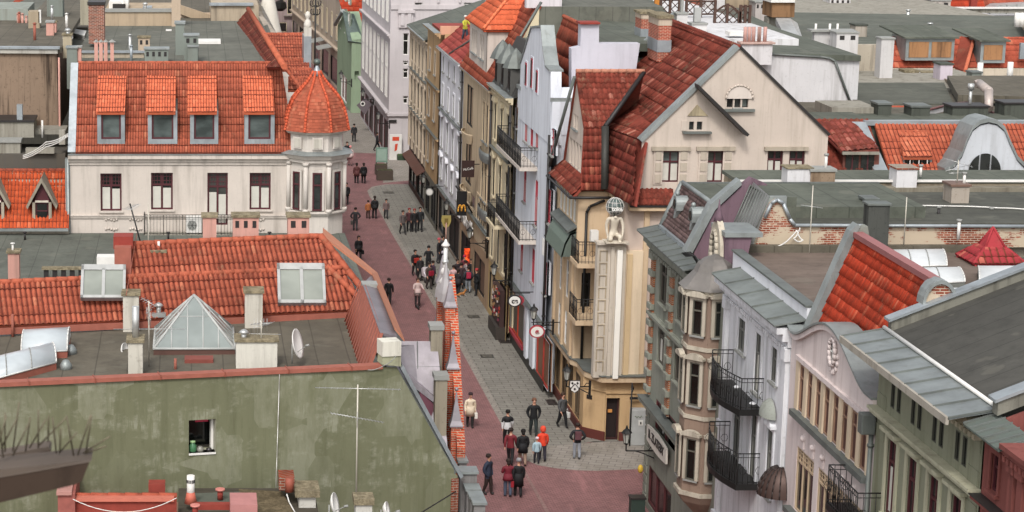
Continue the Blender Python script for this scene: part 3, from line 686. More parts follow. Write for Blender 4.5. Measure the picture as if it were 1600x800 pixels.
b = MB(); p = oZ(20, 528, 11.2); b.tube(p, p + V((0, 0, .85)), .05, TERRA); b.build('flue_pot', green); b = MB(); p = oZ(274, 581, 11.2); b.tube(p, p + V((0, 0, .45)), .05, TERRA); b.build('flue_pot', green)
b = MB(); p = oZ(312, 572, 11.2); b.box(p.x - .5, p.x + .45, p.y, p.y + .6, 11.2, 11.42, paint('#7d4238', .7, 0, .25)); b.build('roof_hatch', green)
for x, y in ((111, 555), (103, 579)):
    b = MB(); p = oZ(x, y, 11.2); b.lathe(p, [(.2, 0), (.2, .2), (.1, .35), (.01, .38)], ZINC, n=12); b.build('vent_cowl', green)
# roof windows in the tile slope
def roofwin(par, x0, y0, x1, y1, s, ny=1):
    A_ = oY(x0, y1, ey(0) + s); Y0 = 74.07 + .205 * A_.x + s; a = oY(x0, y1, Y0); c = oY(x1, y1, 74.07 + .205 * oY(x1, y1, Y0).x + s)
    up = V((0, 1.0, .93)) * ((y1 - y0) * 75 / F / 1.15); n = V((0, -.68, .73)); a += n * .3; c += n * .3
    b = MB(); 
    def P(f, g, h=0): return a.lerp(c, f) + up * g + n * h
    b.prism([P(0, 0), P(1, 0), P(1, 1), P(0, 1)], n * -.14, ZINCB)
    o = b.build('roof_window', par); b = MB()
    for f0, f1 in ((.07, .47), (.54, .94)): b.prism([P(f0, .08, .012), P(f1, .08, .012), P(f1, .84, .012), P(f0, .84, .012)], n * .01, glass('#84887f', .2))
    b.build('pane', o); b = MB()
    for f0, f1, g0, g1 in ((0, .06, 0, 1), (.94, 1, 0, 1), (.47, .54, 0, .9), (0, 1, 0, .08), (0, 1, .84, 1)): b.prism([P(f0, g0, .02), P(f1, g0, .02), P(f1, g1, .02), P(f0, g1, .02)], n * .05, paint('#a5a5a2', .7, 0, .2))
    b.build('frame', o)
roofwin(green, 126, 420, 196, 474, .45); roofwin(green, 434, 416, 509, 482, .3)
# pink chimneys of the ridge and small things behind it
PINK = plaster('#c29386', .25)
chimney(green, 317, 336, 338, 378, 77.6, .6, PINK, zlow=12.5); chimney(green, 364, 336, 404, 378, 77.8, .7, PINK, holes=3, zlow=12.5); chimney(green, 450, 336, 483, 378, 78.2, .7, PINK, holes=2, zlow=12.5)
chimney(green, 237, 391, 258, 425, 76.0, .5, plaster('#a59a85', .5)); b = MB(); p = oY(248, 392, 76.2); b.tube(p, p + V((0, 0, .35)), .05, WHITE); b.build('flue_pot', green)
chimney(green, 12, 392, 30, 421, 79, .5, PINK, zlow=11.8); b = MB(); p = oY(20, 395, 79.2); b.tube(p, p + V((0, 0, .35)), .04, WHITE); b.tube(p + V((0, 0, .35)), p + V((0, 0, .38)), .09, WHITE); b.build('flue_pot', green)
# ---- TV aerials and dishes
def dish(x, y, Y, r, label, mast=.6, yaw=0.3):
    p = oY(x, y, Y); t = root('satellite_dish', label, 'satellite dish', p + V((0, 0, -mast)))
    b = MB(); b.T = Matrix.Translation(p) @ Matrix.Rotation(yaw, 4, 'Z') @ Matrix.Rotation(pi / 2 - .25, 4, 'X')
    b.lathe((0, 0, 0), [(.01, .0), (r * .5, .03), (r * .85, .09), (r, .14), (r, .16), (r * .85, .12), (r * .5, .06), (.01, .02)], WHITE, n=20); b.build('reflector', t)
    b = MB(); b.T = Matrix.Translation(p) @ Matrix.Rotation(yaw, 4, 'Z'); b.tube((0, .05, 0), (0, .05, -mast), .025, GREY); b.tube((0, 0, -r * .7), (0, -.45, 0), .012, GREY); b.tube((0, -.4, -.02), (0, -.52, .02), .04, GREY); b.build('mount', t)
dish(459, 538, 67.9, .5, 'white satellite dish standing alone at the right of the roof terrace', .65, 1.25); dish(274, 412, 76.2, .35, 'white satellite dish on the orange ridge above the glass pyramid', .4, .9)
dish(190, 549, 70.5, .28, 'small see through dish aerial beside the left white terrace chimney', .4, 1.2); dish(517, 789, 60.8, .36, 'white satellite dish at the bottom edge left of the tall aerial mast', .9, 1.3); dish(598, 797, 60.8, .24, 'small white satellite dish at the bottom edge right of the tall aerial mast', .6, 1.3)
def yagi(b, p, d, n, ln, el, vert=False):
    d = V(d).normalized(); s_ = V((0, 0, 1)) if vert else d.cross(V((0, 0, 1))).normalized(); b.tube(p, p + d * ln, .012, STEEL, n=4)
    for i in range(n):
        q = p + d * (ln * (i + .3) / n); b.tube(q - s_ * el * (1 - .35 * i / n), q + s_ * el * (1 - .35 * i / n), .007, STEEL, n=4)
def aerial(x, y0, y1, Y, label, arms, r=.025):
    a = oY(x, y1, Y); t = root('tv_aerial', label, 'aerial', a); c = oY(x, y0, Y); c.x = a.x
    b = MB(); b.tube(a, c, r, paint('#b5afa2', .5, .3)); b.build('mast', t)
    for (f, d, n, ln, el, vert) in arms:
        b = MB(); p = a.lerp(c, f); d_ = V(d).normalized(); yagi(b, p - d_ * ln * .5, d, n, ln, el, vert); b.build('yagi_array', t)
    return t
aerial(556, 601, 802, 62.5, 'tall aerial mast with two yagi arrays in front of the green wall', [(.97, (-1, .2, -.03), 14, 1.3 * 2, .12, False), (.745, (1, .15, -.22), 16, 1.7, .16, False), (.74, (.1, 1, 0), 4, .5, .25, True)])
aerial(408, 502, 538, 68, 'short aerial with crossed white elements on the wide terrace chimney', [(.9, (-1, .6, -.2), 6, .8, .28, False), (.8, (1, .5, .1), 5, .6, .3, True), (.45, (-1, .1, 0), 8, 1.3, .05, False)])
aerial(233, 470, 580, 68.2, 'tangled aerial mast beside the left white terrace chimney', [(.98, (-1, .5, .5), 6, .6, .25, False), (.6, (-1, .2, -.05), 10, 2.4, .06, False), (.85, (.3, 1, 0), 5, .6, .2, True), (.75, (-.3, 1, 0), 5, .5, .25, True)])
t = aerial(232, 318, 425, 77.5, 'thin leaning aerial mast rising from the orange roof in front of the pale house', [], .02)
b = MB(); a = oY(232, 425, 77.5); c = oY(203, 318, 77.5); b.tube(a, c, .03, IRON); yagi(b, c + V((-.1, -.2, -.2)), (.5, 1, .1), 7, .9, .25); b.build('mast', t); 
# ============================================================ low roofs at the bottom left
low = root('low_red_roofed_house', 'low house at the bottom edge with red parapet, orange ridge tiles and patched felt roof', 'house', (0, 60, 0))
REDM = paint('#87392e', .8, 0, .3)
b = MB(); A_ = oY(88, 800, 61); C_ = oY(500, 800, 61); b.box(A_.x, C_.x, 50, 64.2, 0, 7.9, plaster('#8a6f60', .5)); b.box(oY(278, 780, 61).x, C_.x, 50, 64.2, 7.9, 8.35, felt('#5d564a', 1.6, 'y')); b.build('wall', low)
b = MB(); pbox(b, 90, 771, 118, 840, 61, 3.2, paint('#93554c', .8, 0, .35), .02); pbox(b, 88, 769, 112, 774, 60.9, 3.3, paint('#a87b72', .8, 0, .3)); pbox(b, 118, 781, 276, 840, 61.2, .4, REDM); pbox(b, 117, 779, 272, 784, 61.1, .3, paint('#b86a58')); pbox(b, 232, 757, 258, 770, 62.2, .5, REDM); b.build('parapet', low)
b = MB(); ridge(b, oY(116, 775, 61.5), oY(275, 775, 61.5), ORANGE2, .11, .49); b.build('ridge_tiles', low)
b = MB(); b.prism([oZ(300, 771, 8.5), oZ(375, 768, 8.5), oZ(385, 790, 8.5), oZ(308, 792, 8.5)], (0, 0, -.3), FELTG); pbox(b, 305, 789, 384, 797, 61.0, .3, REDM); b.prism([oZ(373, 764, 8.45), oZ(440, 768, 8.45), oZ(470, 815, 8.45), oZ(385, 815, 8.45)], (0, 0, -.3), moss('#6d614c')); b.build('felt_roof', low)
b = MB(); p = oY(298, 743, 62); q = oY(298, 781, 62); b.tube(q, V((q.x, 62, p.z)), .12, WHITE, n=14); b.tube(q + V((0, 0, -.1)), q + V((0, 0, .25)), .2, paint('#b5614f'), r1=.12, n=14)
for i in range(9): a = pi + pi * i / 8; b.box(q.x + cos(a) * .12 - .015, q.x + cos(a) * .12 + .015, 62 + sin(a) * .125 - .01, 62 + sin(a) * .125 + .01, p.z - .22, p.z - .12, DARK)
b.build('flue', low)
for x, y0, y1, Y in ((344, 765, 780, 62.5), (305, 790, 806, 60.5)):
    b = MB(); p = oY(x, y0, Y); q = oY(x, y1, Y); b.tube(q, V((q.x, Y, p.z)), .09, BRED, n=10); b.tube(V((q.x, Y, p.z - .02)), V((q.x, Y, p.z + .03)), .15, paint('#c07a70'), n=10); b.build('flue', low)
b = MB(); pbox(b, 360, 789, 402, 830, 60, 1.2, paint('#ab7672', .8, 0, .2)); b.build('hatch', low)
b = MB(); pbox(b, 436, 746, 460, 766, 62.8, .8, BRICK); b.build('chimney', low)
o = chimney(low, 467, 766, 493, 830, 62.2, .9, plaster('#b9b6ae', .5), ch=.2, over=.12)
b = MB(); p = oY(452, 768, 62.4); b.tube(p, p + V((0, 0, .45)), .14, paint('#8a4a3a')); b.build('flue', low)
chimney(low, 556, 779, 581, 830, 60.9, .6, plaster('#b9b6ae', .5), ch=.2)
def cable(name, label, pts, r, m, sag=0.0, n=14):
    P = []; L = len(pts) - 1
    for i in range(L):
        for k in range(n):
            f = k / n; q = V(pts[i]).lerp(V(pts[i + 1]), f); q.z -= sag * 4 * f * (1 - f); P.append(q)
    P.append(V(pts[-1])); c = P[0]; b = MB(); b.path([p - c for p in P], r, m, n=5); return tag(b.build(name, None, c), label, 'cable')
cable('cable', 'white cable sagging across the red parapet below the orange ridge tiles', [oY(114, 780, 60.85), oY(276, 778, 60.85)], .014, WHITE, .42)
cable('cable', 'thin white cable hanging straight down the green wall', [oY(437, 578, 65.2 - .4), oY(431, 765, 65.0 - .4)], .012, WHITE)
cable('cable', 'black cable rising to the brick edge at the foot of the green wall', [oY(650, 806, 62), oY(712, 768, 65.9)], .022, DARK)
cable('cable', 'white cable dropping over the mossy chimney at the bottom edge', [oY(448, 772, 61.9), oY(452, 785, 61.7), oY(464, 806, 61)], .02, WHITE)
cable('cable', 'grey cable draped from the white gable block over the terracotta coping', [oY(575, 578, 65.2), oY(600, 571, 65.2), oY(619, 556, 65.3)], .014, GREY, .05)
cable('cable', 'thin red cable leaning beside the terrace chimney', [oY(197, 462, 73), oY(214, 365, 76.5)], .012, TERRA)
# ============================================================ near bird-spiked gutter of the lookout
gut = root('spiked_gutter', 'out of focus rusty metal ledge with bird spikes at the lower left corner', 'gutter', (-.6, 5, 26.5))
RUST = plaster('#3f332b', .7, '#241d19'); RUSTL = paint('#574c43', .8, 0, .35); d0 = 5.2
def dpt(x, y, d): return oY(x, y, d)
b = MB()
b.prism([dpt(-60, 757, d0), dpt(140, 722, d0), dpt(128, 752, d0), dpt(118, 757, d0), dpt(-60, 800, d0)], (0, .04, 0), RUST)
b.prism([dpt(-60, 757, d0 - .002), dpt(140, 722, d0 - .002), dpt(143, 719, d0), dpt(-60, 740, d0)], (0, .12, 0), RUSTL)
b.prism([dpt(-60, 730, d0 + .2), dpt(79, 703, d0 + .2), dpt(79, 708, d0 + .2), dpt(-60, 742, d0 + .2)], (0, .03, 0), RUST); b.prism([dpt(-60, 722, d0 + .2), dpt(76, 698, d0 + .2), dpt(79, 703, d0 + .2), dpt(-60, 730, d0 + .2)], (0, .06, 0), RUSTL); b.prism([dpt(-60, 742, d0 + .22), dpt(75, 709, d0 + .22), dpt(75, 726, d0 + .22), dpt(-60, 760, d0 + .22)], (0, .02, 0), paint('#6e6154', .8, 0, .3)); b.build('ledge', gut)
b = MB(); sp = [(5, 715, -4, 640), (2, 700, 26, 655), (20, 705, 30, 628), (20, 712, 45, 662), (40, 705, 47, 652), (46, 700, 72, 655), (60, 700, 60, 640), (62, 695, 104, 652), (75, 690, 76, 650), (88, 708, 82, 652), (95, 705, 120, 676), (93, 708, 95, 670), (115, 712, 104, 650), (120, 715, 142, 648), (134, 708, 143, 650), (130, 708, 172, 682), (134, 708, 166, 697), (-10, 720, 10, 650), (8, 706, 8, 645)]
for x0, y0, x1, y1 in sp: b.tube(dpt(x0, y0, d0 + .06), dpt(x1, y1, d0 + .02), .0022, paint('#6b6250', .5, .4), n=5)
b.build('spikes', gut)
# ============================================================ low grey roof between the orange roof and the pale house
lowh = root('flat_roofed_annex', 'low annex with a wide plain grey sheet roof between orange tiled roof and pale house', 'house', (0, 100, 0))
b = MB(); b.box(-12, 8.45, 79, 116.6, 0, 6.5, plaster('#8a8478', .4)); b.build('wall', lowh)
b = MB(); b.box(-12, 8.5, 79, 116.7, 6.5, 6.75, felt('#74776d', 1.02, 'x')); b.build('roof', lowh)
b = MB(); p0 = oZ(65, 425, 7.2); p1 = oZ(160, 425, 7.2); b.box(p0.x, p1.x, p0.y, p0.y + .4, 7.3, 7.42, MOSS)
for i in range(7): u = p0.x + (p1.x - p0.x) * (i + .5) / 7; b.box(u - .12, u + .12, p0.y + .1, p0.y + .3, 6.75, 7.3, DARK)
b.build('slatted_vent', lowh)
b = MB(); pbox(b, 151, 402, 195, 413, 96, .8, WHITE); pbox(b, 160, 413, 192, 422, 96.3, .5, BURG); b.build('white_hatch', lowh)
for x in (39, 263, 421):
    b = MB(); p = oZ(x, 375, 6.75); b.tube(p, p + V((0, 0, .4)), .06, DARK); b.tube(p + V((0, 0, .4)), p + V((0, 0, .45)), .12, DARK); b.build('vent_pipe', lowh)
# ============================================================ pale corner house with domed turret
PY = 117.0
pale = root('corner_turret_house', 'pale cream corner house with orange mansard, four dormers and tiled onion turret', 'house', (0, PY, 0))
PF = Fr((oY(110, 300, PY).x, PY, 0), 'Y'); PX1 = oY(452, 300, PY).x
def phit(x, y): return PF.hit(x, y)
eaz = phit(110, 240).z
wins = [(157, 190, 271, 330), (236, 270, 270, 328), (324, 356, 270, 327), (390, 423, 270, 328)]
H_ = [(phit(a, 300).x, phit(c, 300).x, phit(a, f).z, phit(a, e).z) for a, c, e, f in wins]
dr = H_[2]; H2 = list(H_); H2[2] = (dr[0], dr[1], phit(324, 352).z, dr[3])
wall(PF, 0, PX1 - PF.O.x + .4, 0, eaz - .05, H2, CREAM, 'wall', pale)
for i, (a, c, z0, z1) in enumerate(H2):
    window(PF, pale, (a + c) / 2, z0, c - a, z1 - z0, BURG, GL, top=.33 if i != 2 else .27, cur=CURT, lattice=True, ft=.1, d=.18, sill=CREAM if i != 2 else None)
body(pale, PF.O.x + .02, 6.6, PY + .3, 140, 0, eaz, CREAM)
cornice(PF, pale, -.1, PX1 - PF.O.x, eaz - .62, [(.08, .16), (.16, .2), (.34, .22)], CREAM, top=ZINC)
zs = phit(110, 338).z; cornice(PF, pale, 0, PX1 - PF.O.x, zs - .1, [(.08, .12), (.14, .06)], CREAM, 'string_course')
b = MB(); b.T = PF.M
for x in (174, 403, 212):
    for y in (343, 358):
        q = phit(x, y)
        for k in range(5): u = q.x - .3 + k * .15; b.ball((u, -.03, q.z + .04 * sin(k * 1.6)), .07, CREAM, n=6)
b.build('stucco_ornament', pale)
b = MB(); b.T = PF.M; b.box(-.28, 0.0, .0, .5, 0, eaz - .3, ZINC); b.tube((-.12, -.1, 0), (-.12, -.1, eaz - .3), .07, ZINC); b.build('downpipe', pale)
# mansard
zt = oY(200, 101, PY + 3.8).z
xr0 = oY(118, 236, PY).x
def mp(x, f): return V((x, PY - .1 + 3.9 * f, eaz + .06 + (zt - eaz) * f))
b = MB(); roof_poly(b, [mp(xr0, 0), mp(5.75, 0), mp(4.9 if False else 5.05, 1), mp(xr0 + .0, 1)], ORANGE, tw=.152, tl=.46, amp=.03, step=.04, seg=4)
ridge(b, mp(xr0, 1.0) + V((0, .05, .05)), mp(5.05, 1) + V((0, .05, .05)), ORANGE, .1, .44)
ridge(b, mp(5.05, 1) + V((0, .1, .05)), V((6.3, PY + 1.4, eaz + 3.2)), ORANGE, .11)
b.build('mansard_roof', pale)
b = MB(); b.prism([mp(xr0 - .42, -.0), mp(xr0, -.0), mp(xr0, 1), mp(xr0 - .42, 1)], (0, -.06, .06), ZINCB); b.build('roof_edge_flashing', pale)
b = MB(); a = mp(xr0 - .4, 1); b.box(a.x, 5.2, a.y, 150, a.z - .3, a.z - .05, FELT); b.build('flat_roof', pale)
dorm = [(148, 194, 158, 189), (226, 273, 237, 271), (291, 338, 303, 335), (379, 428, 388, 423)]
for x0, x1, wx0, wx1 in dorm:
    d = bpy.data.objects.new('dormer', None); COL.objects.link(d); d.parent = pale
    yf = PY + .2; zb = oY(wx0, 222, yf).z; ztp = oY(wx0, 176, yf).z; xa = oY(wx0 - 6, 200, yf).x; xb = oY(wx1 + 6, 200, yf).x
    wa = oY(wx0, 200, yf).x; wb = oY(wx1, 200, yf).x; wz0 = zb + .16; wz1 = ztp
    bpy.data.objects.remove(d)
    b = MB(); bk = PY + 3.0
    b.prism([(xa, yf + .12, zb), (xa, yf + .12, ztp + .1), (xa, bk, ztp + .7), (xa, bk, zb)], (.14, 0, 0), ZINCD); b.prism([(xb - .14, yf + .12, zb), (xb - .14, yf + .12, ztp + .1), (xb - .14, bk, ztp + .7), (xb - .14, bk, zb)], (.14, 0, 0), ZINCD)
    b.box(xa, wa, yf, yf + .12, zb, ztp + .1, ZINCB); b.box(wb, xb, yf, yf + .12, zb, ztp + .1, ZINCB); b.box(xa, xb, yf - .03, yf + .12, zb - .1, wz0, ZINCB); b.box(wa, wb, yf, yf + .12, wz1, ztp + .1, ZINCB)
    o = b.build('dormer', pale)
    me = win_mesh(wb - wa, wz1 - wz0, BURG, GL2, nx=1, ny=1, ft=.1); q = bpy.data.objects.new('window', me); COL.objects.link(q); q.parent = o; q.location = V(((wa + wb) / 2, yf + .08, wz0)) - pale.location
    b = MB(); rx0 = oY(x0 + 2, 176, yf - .25).x; rx1 = oY(x1 + 1, 176, yf - .25).x; e0 = V((rx0, yf - .22, ztp + .05)); e1 = V((rx1, yf - .22, ztp + .05)); tpz = oY(x0, 119, PY + 3.2).z; up = V((0, PY + 3.25 - e0.y, tpz - e0.z))
    roof_poly(b, [e0, e1, e1 + up, e0 + up], tile('#c9694a', .15, .2), tw=.152, tl=.42, amp=.03, step=.035, seg=4); b.build('dormer_roof', o)
# balcony with railing and air conditioner
q0 = phit(226, 362); q1 = phit(365, 362); bz = q0.z
b = MB(); b.T = PF.M; b.box(q0.x, q1.x, -1.0, 0, bz - .18, bz, CONC); b.build('balcony_slab', pale)
railing(PF, pale, [(q0.x, 0), (q0.x, -.95), (q1.x, -.95), (q1.x, 0)], bz, 1.12, IRON, .14, ornate=False)
a = oY(291, 338, PY - .7); c = oY(315, 356, PY - .7)
ac = root('air_conditioner', 'white air conditioner box standing on the railed balcony of the pale house', 'air conditioner', ((a.x + c.x) / 2, PY - .5, bz))
b = MB(); b.box(a.x, c.x, PY - .7, PY - .35, bz + .06, a.z, WHITE, .02); b.build('casing', ac); b = MB(); cc = V((a.x + (c.x - a.x) * .38, PY - .71, (bz + a.z) / 2)); b.tube(cc, cc + V((0, -.03, 0)), .26, GREY, n=18)
for i in range(6): b.tube(cc + V((0, -.035, 0)), cc + V((cos(i * pi / 3) * .25, -.035, sin(i * pi / 3) * .25)), .012, DARK, n=4)
b.build('fan_grille', ac); b = MB(); b.box(a.x + .06, a.x + .14, PY - .7, PY - .35, bz, bz + .06, DARK); b.box(c.x - .14, c.x - .06, PY - .7, PY - .35, bz, bz + .06, DARK); b.build('feet', ac)
# turret
tc = V((oY(493, 300, PY + .6).x, PY + .6, 0)); R = 1.72
def octa(r, z0, z1, m, b, r1=None): b.lathe((tc.x, tc.y, 0), [(r, z0), (r1 or r, z1)], m, n=8, sm=False, a0=pi / 8, a1=2 * pi + pi / 8)
zc = oY(493, 241, PY - 1).z; zd = oY(493, 207, PY - 1).z
TW = plaster('#c6beb5', .2)
b = MB(); octa(R * .93, 0, zc - .1, TW, b); b.build('turret_wall', pale)
b = MB(); octa(R * .9, zc, zd, TW, b); b.build('turret_drum', pale)
b = MB(); octa(R * 1.05, zc - .5, zc - .3, TW, b); octa(R * 1.12, zc - .3, zc - .05, TW, b, R * 1.2); octa(R * 1.26, zc - .06, zc + .1, ZINC, b, R * .98); octa(R * 1.0, zd - .15, zd, TW, b, R * 1.1)
zz = oY(493, 333, PY - 1).z; octa(R * 1.0, zz - .15, zz + .05, TW, b); octa(R * 1.06, zz - .05, zz + .02, TW, b); b.build('turret_cornice', pale)
for k in (0, 1, 2):   # faces turned to the camera side and to the street
    ang = -pi / 2 + (k - 1) * pi / 4; n = V((cos(ang), sin(ang), 0)); fz0 = zz + .12; fz1 = oY(493, 270, PY - 1).z
    fr = Fr(tc + n * (R * .93 * cos(pi / 8) + .03), 'Y', ang + pi / 2)
    if k > 0 or True:
        window(fr, pale, 0, fz0, .54, fz1 - fz0, BURG, GL, nx=1, top=.33, cur=None, d=-.1, ft=.09, trim=TW, tw=.12)
    b = MB(); b.T = fr.M
    b.box(-.3, .3, -.06, 0, zc + .25, zd - .3, TW); b.box(-.22, .22, -.08, -.06, zc + .32, zd - .38, plaster('#bdb8ac', .3)); b.build('relief_panel', pale)
for k in range(8):
    ang = pi / 8 + k * pi / 4; c = tc + V((cos(ang), sin(ang), 0)) * R * .97
    if sin(ang) > .5: continue
    b = MB(); b.tube((c.x, c.y, zz), (c.x, c.y, zc - .5), .13, TW, n=10); b.tube((c.x, c.y, zc - .7), (c.x, c.y, zc - .5), .15, TW, r1=.2, n=10); b.tube((c.x, c.y, zz), (c.x, c.y, zz + .2), .18, TW, n=10); b.build('column', pale)
# onion roof: ribbed and tiled
pr = [(1.90, 0), (1.84, .14), (1.78, .5), (1.70, .95), (1.56, 1.4), (1.4, 1.85), (1.12, 2.25), (.8, 2.6), (.52, 2.95), (.29, 3.3), (.15, 3.6)]
hs_ = (oY(493, 113, PY).z - zd) / 3.6
t_ = bmesh.new(); b = MB(); uvr = 0; m = ORANGE; kk = b.mi(m); b.mi(tile('#d07050', .12, .15))
def prr(f):
    f *= len(pr) - 1; i = min(int(f), len(pr) - 2); g = f - i; return pr[i][0] + (pr[i + 1][0] - pr[i][0]) * g, pr[i][1] + (pr[i + 1][1] - pr[i][1]) * g
NR = 22
for k in range(8):
    a0 = pi / 8 + k * pi / 4; a1 = a0 + pi / 4
    for r in range(NR):
        r0, z0 = prr(r / NR); r1, z1 = prr((r + 1) / NR); r0 += .035; z0 *= hs_; z1 *= hs_
        cols = max(1, int(r0 * .76 / .17))
        for c in range(cols):
            def P(rr, z, f): A = V((cos(a0), sin(a0), 0)); B = V((cos(a1), sin(a1), 0)); q = A.lerp(B, f) * rr; return tc + V((q.x, q.y, zd + z))
            f = b.poly([P(r0, z0, c / cols), P(r0, z0, (c + 1) / cols), P(r1, z1 + .01, (c + 1) / cols), P(r1, z1 + .01, c / cols)], m)
            if f:
                for lp in f.loops: lp[b.uv].uv = (c + k * 12 + .5, r + .5)
        b.poly([P(r0 - .05, z0 - .005, 0), P(r0 - .05, z0 - .005, 1), P(r0, z0, 1), P(r0, z0, 0)], m)
    pts = []
    for r in range(NR + 1): rr, z = prr(r / NR); pts.append(tc + V((cos(a0), sin(a0), 0)) * (rr + .05) + V((0, 0, zd + z * hs_ + .02)))
    b.path(pts, .075, tile('#b5543a', .15, .2), n=6)
t_.free(); b.build('turret_roof', pale)
b = MB(); zt_ = zd + 3.6 * hs_; b.lathe((tc.x, tc.y, zt_ - .25), [(.32, 0), (.2, .25), (.1, .5), (.07, .62)], ZINCB, n=10); b.ball((tc.x, tc.y, zt_ + .5), .2, paint('#5d6660', .4, .5)); b.tube((tc.x, tc.y, zt_ + .6), (tc.x, tc.y, zt_ + 1.0), .03, DARK); b.build('turret_finial', pale)
# ============================================================ small orange roofed house left of the pale house
lo = root('small_orange_roofed_house', 'small house with steep orange pantile roof and pointed dormer at the left edge', 'house', (-9, 117, 0))
b = MB(); e0 = oY(-30, 357, 116.2); e1 = oY(107, 357, 116.2); up = oY(107, 266, 119.0) - e1; up.x = 0
b.box(e0.x, e1.x, 116.4, 119.5, 0, e0.z + .1, plaster('#8a8478', .4)); b.prism([V((e1.x, 116.4, e1.z)), V((e1.x, 119.3, e1.z)), V((e1.x, 119.0, e1.z + up.z))], (-8, 0, 0), plaster('#8a8478', .4)); b.build('wall', lo)
b = MB(); roof_poly(b, [e0, e1, e1 + up, e0 + up], tile('#b5502f', .15, .35), tw=.2, tl=.42, amp=.04, seg=5); ridge(b, e0 + up, e1 + up, ORANGE2, .12); b.build('roof', lo)
b = MB(); b.box(e0.x, e1.x, 115.95, 116.15, e0.z - .12, e0.z + .02, ZINC); b.build('gutter', lo)
for cx_ in (66, -8):
    a = oY(cx_, 318, 116.9); top = oY(cx_, 277, 116.7); b = MB()
    s = (a.y / F); W_ = 13 * s * 1.0; z0 = oY(cx_, 344, 116.7).z; zm = oY(cx_, 316, 116.7).z
    b.prism([(a.x - W_, 116.75, z0), (a.x + W_, 116.75, z0), (a.x + W_, 116.75, zm), (a.x, 116.75, top.z - .2), (a.x - W_, 116.75, zm)], (0, 2.2, 0), BURG)
    for sx in (-1, 1):
        b.prism([(a.x + sx * W_ * 1.9, 116.45, zm - .2), (a.x, 116.45, top.z), (a.x, 116.45, top.z - .28), (a.x + sx * W_ * 1.75, 116.45, zm - .36)], (0, 2.4, 0), plaster('#8f8778', .5))
        b.box(a.x + sx * W_ - .08, a.x + sx * W_ + .08, 116.6, 116.75, z0 - .1, zm, plaster('#9c9484', .4))
    b.box(a.x - W_ - .1, a.x + W_ + .1, 116.58, 116.75, z0 - .16, z0, plaster('#9c9484', .4)); b.box(a.x - W_ * .8, a.x + W_ * .8, 116.6, 116.72, zm, zm + .1, plaster('#c4bcae'))
    o = b.build('dormer', lo); b = MB(); b.box(a.x - W_ * .6, a.x + W_ * .6, 116.66, 116.72, z0 + .15, zm - .1, GLD); b.box(a.x - W_ * .7, a.x + W_ * .7, 116.64, 116.70, (z0 + zm) / 2, (z0 + zm) / 2 + .06, BURG); b.build('window', o)
# ============================================================ roofs and walls at the far left
bl = root('brown_walled_house', 'house with large soot stained brown render wall at the left edge', 'house', (-10, 124, 0))
BW = plaster('#83705f', .85, '#392f28', .0)
b = MB(); pw([(-40, 80), (88, 82), (92, 205), (-40, 205)], 123.5, 14, BW, b); b.build('wall', bl)
b = MB(); pw([(-40, 75), (90, 76), (90, 84), (-40, 83)], 123.3, .2, plaster('#a9a59c', .4), b); pw([(-40, 73), (93, 73.5), (93, 77), (-40, 76)], 123.2, .5, ZINCB, b); b.build('coping', bl)
b = MB(); z = oY(0, 74, 123.5).z; b.box(-20, oY(96, 74, 123.5).x, 123.4, 150, z - .3, z, FELTD); b.build('roof', bl)
b = MB(); p = oY(92, 90, 123.2); b.tube((p.x, 123.2, 6), (p.x, 123.2, p.z), .06, PINK); b.build('downpipe', bl)
cb = root('grey_courtyard_sheds', 'low grey sheds with concrete parapets below the brown wall at the left edge', 'shed', (-9, 121, 0))
b = MB(); pbox(b, -40, 190, 53, 215, 120.8, 2.4, CONC); pbox(b, -40, 188, 54, 191, 120.7, 2.5, DARK); pbox(b, -40, 221, 32, 250, 119.6, 1.0, CONC); pbox(b, -40, 219, 33, 223, 119.5, 1.2, GREY); pbox(b, 53, 203, 103, 210, 121.5, 2, CONC); b.box(-14, oY(103, 250, 120).x, 119.3, 123.4, 8, oY(0, 238, 120).z, plaster('#54504a', .5)); b.build('wall', cb)
b = MB(); pbox(b, 26, 164, 35, 188, 121, .5, ZINCB); p = oY(66, 188, 121.3); b.tube(p - V((0, 0, 1)), p, .06, WHITE); pbox(b, 92, 204, 102, 226, 119.4, .6, plaster('#a39f94', .5)); pbox(b, 40, 232, 85, 240, 119.0, .5, plaster('#8f8b80', .5)); b.build('vent_pipe', cb)
for k, (dy) in enumerate((0, 6, 12)):
    cable('cable', ['topmost of three white cables slung from the zinc roof edge to the left', 'middle of three white cables slung from the zinc roof edge', 'lowest of three white cables slung from the zinc roof edge'][k], [oY(106, 209 + dy * .3, 116.6), oY(72, 222 + dy * .6, 117.5), oY(36, 243 + dy * .4, 118.5)], .03, WHITE, .1)
# far flat roofs
rf = root('flat_roofed_tenement', 'tenement with stained grey felt roofs, brick stack and beige parapets behind the pale house', 'house', (0, 150, 0))
b = MB(); b.box(-6.8, oY(262, 90, 126).x, 121.3, 137, 0, 14.9, CONC); b.box(-20, 4, 151, 200, 0, 14.7, CONC); b.box(-18, 5.3, 150.5, 200, 0, 15.0, CONC); b.build('wall', rf)
b = MB(); b.box(-12, 5.0, 150, 200, 15.0, 15.25, FELTD); b.box(-25, -6.3, 138, 215, 14.8, 15.1, FELT); b.box(-25, 5.6, 200, 330, 13.5, 14.6, FELT); b.build('roof', rf)
BG = plaster('#a8967f', .3); BG2 = plaster('#b3a18d', .3)
b = MB()
pbox(b, 163, 18, 268, 49, 146, 8, BG); pbox(b, 160, 14, 270, 19, 145.9, .5, GREY)
pbox(b, 330, 8, 404, 48, 152, 14, plaster('#a89a86', .4)); pbox(b, 327, 5, 396, 9, 151.8, .5, ZINCB)
pbox(b, 268, -30, 282, 50, 145.5, 1.2, BG2)
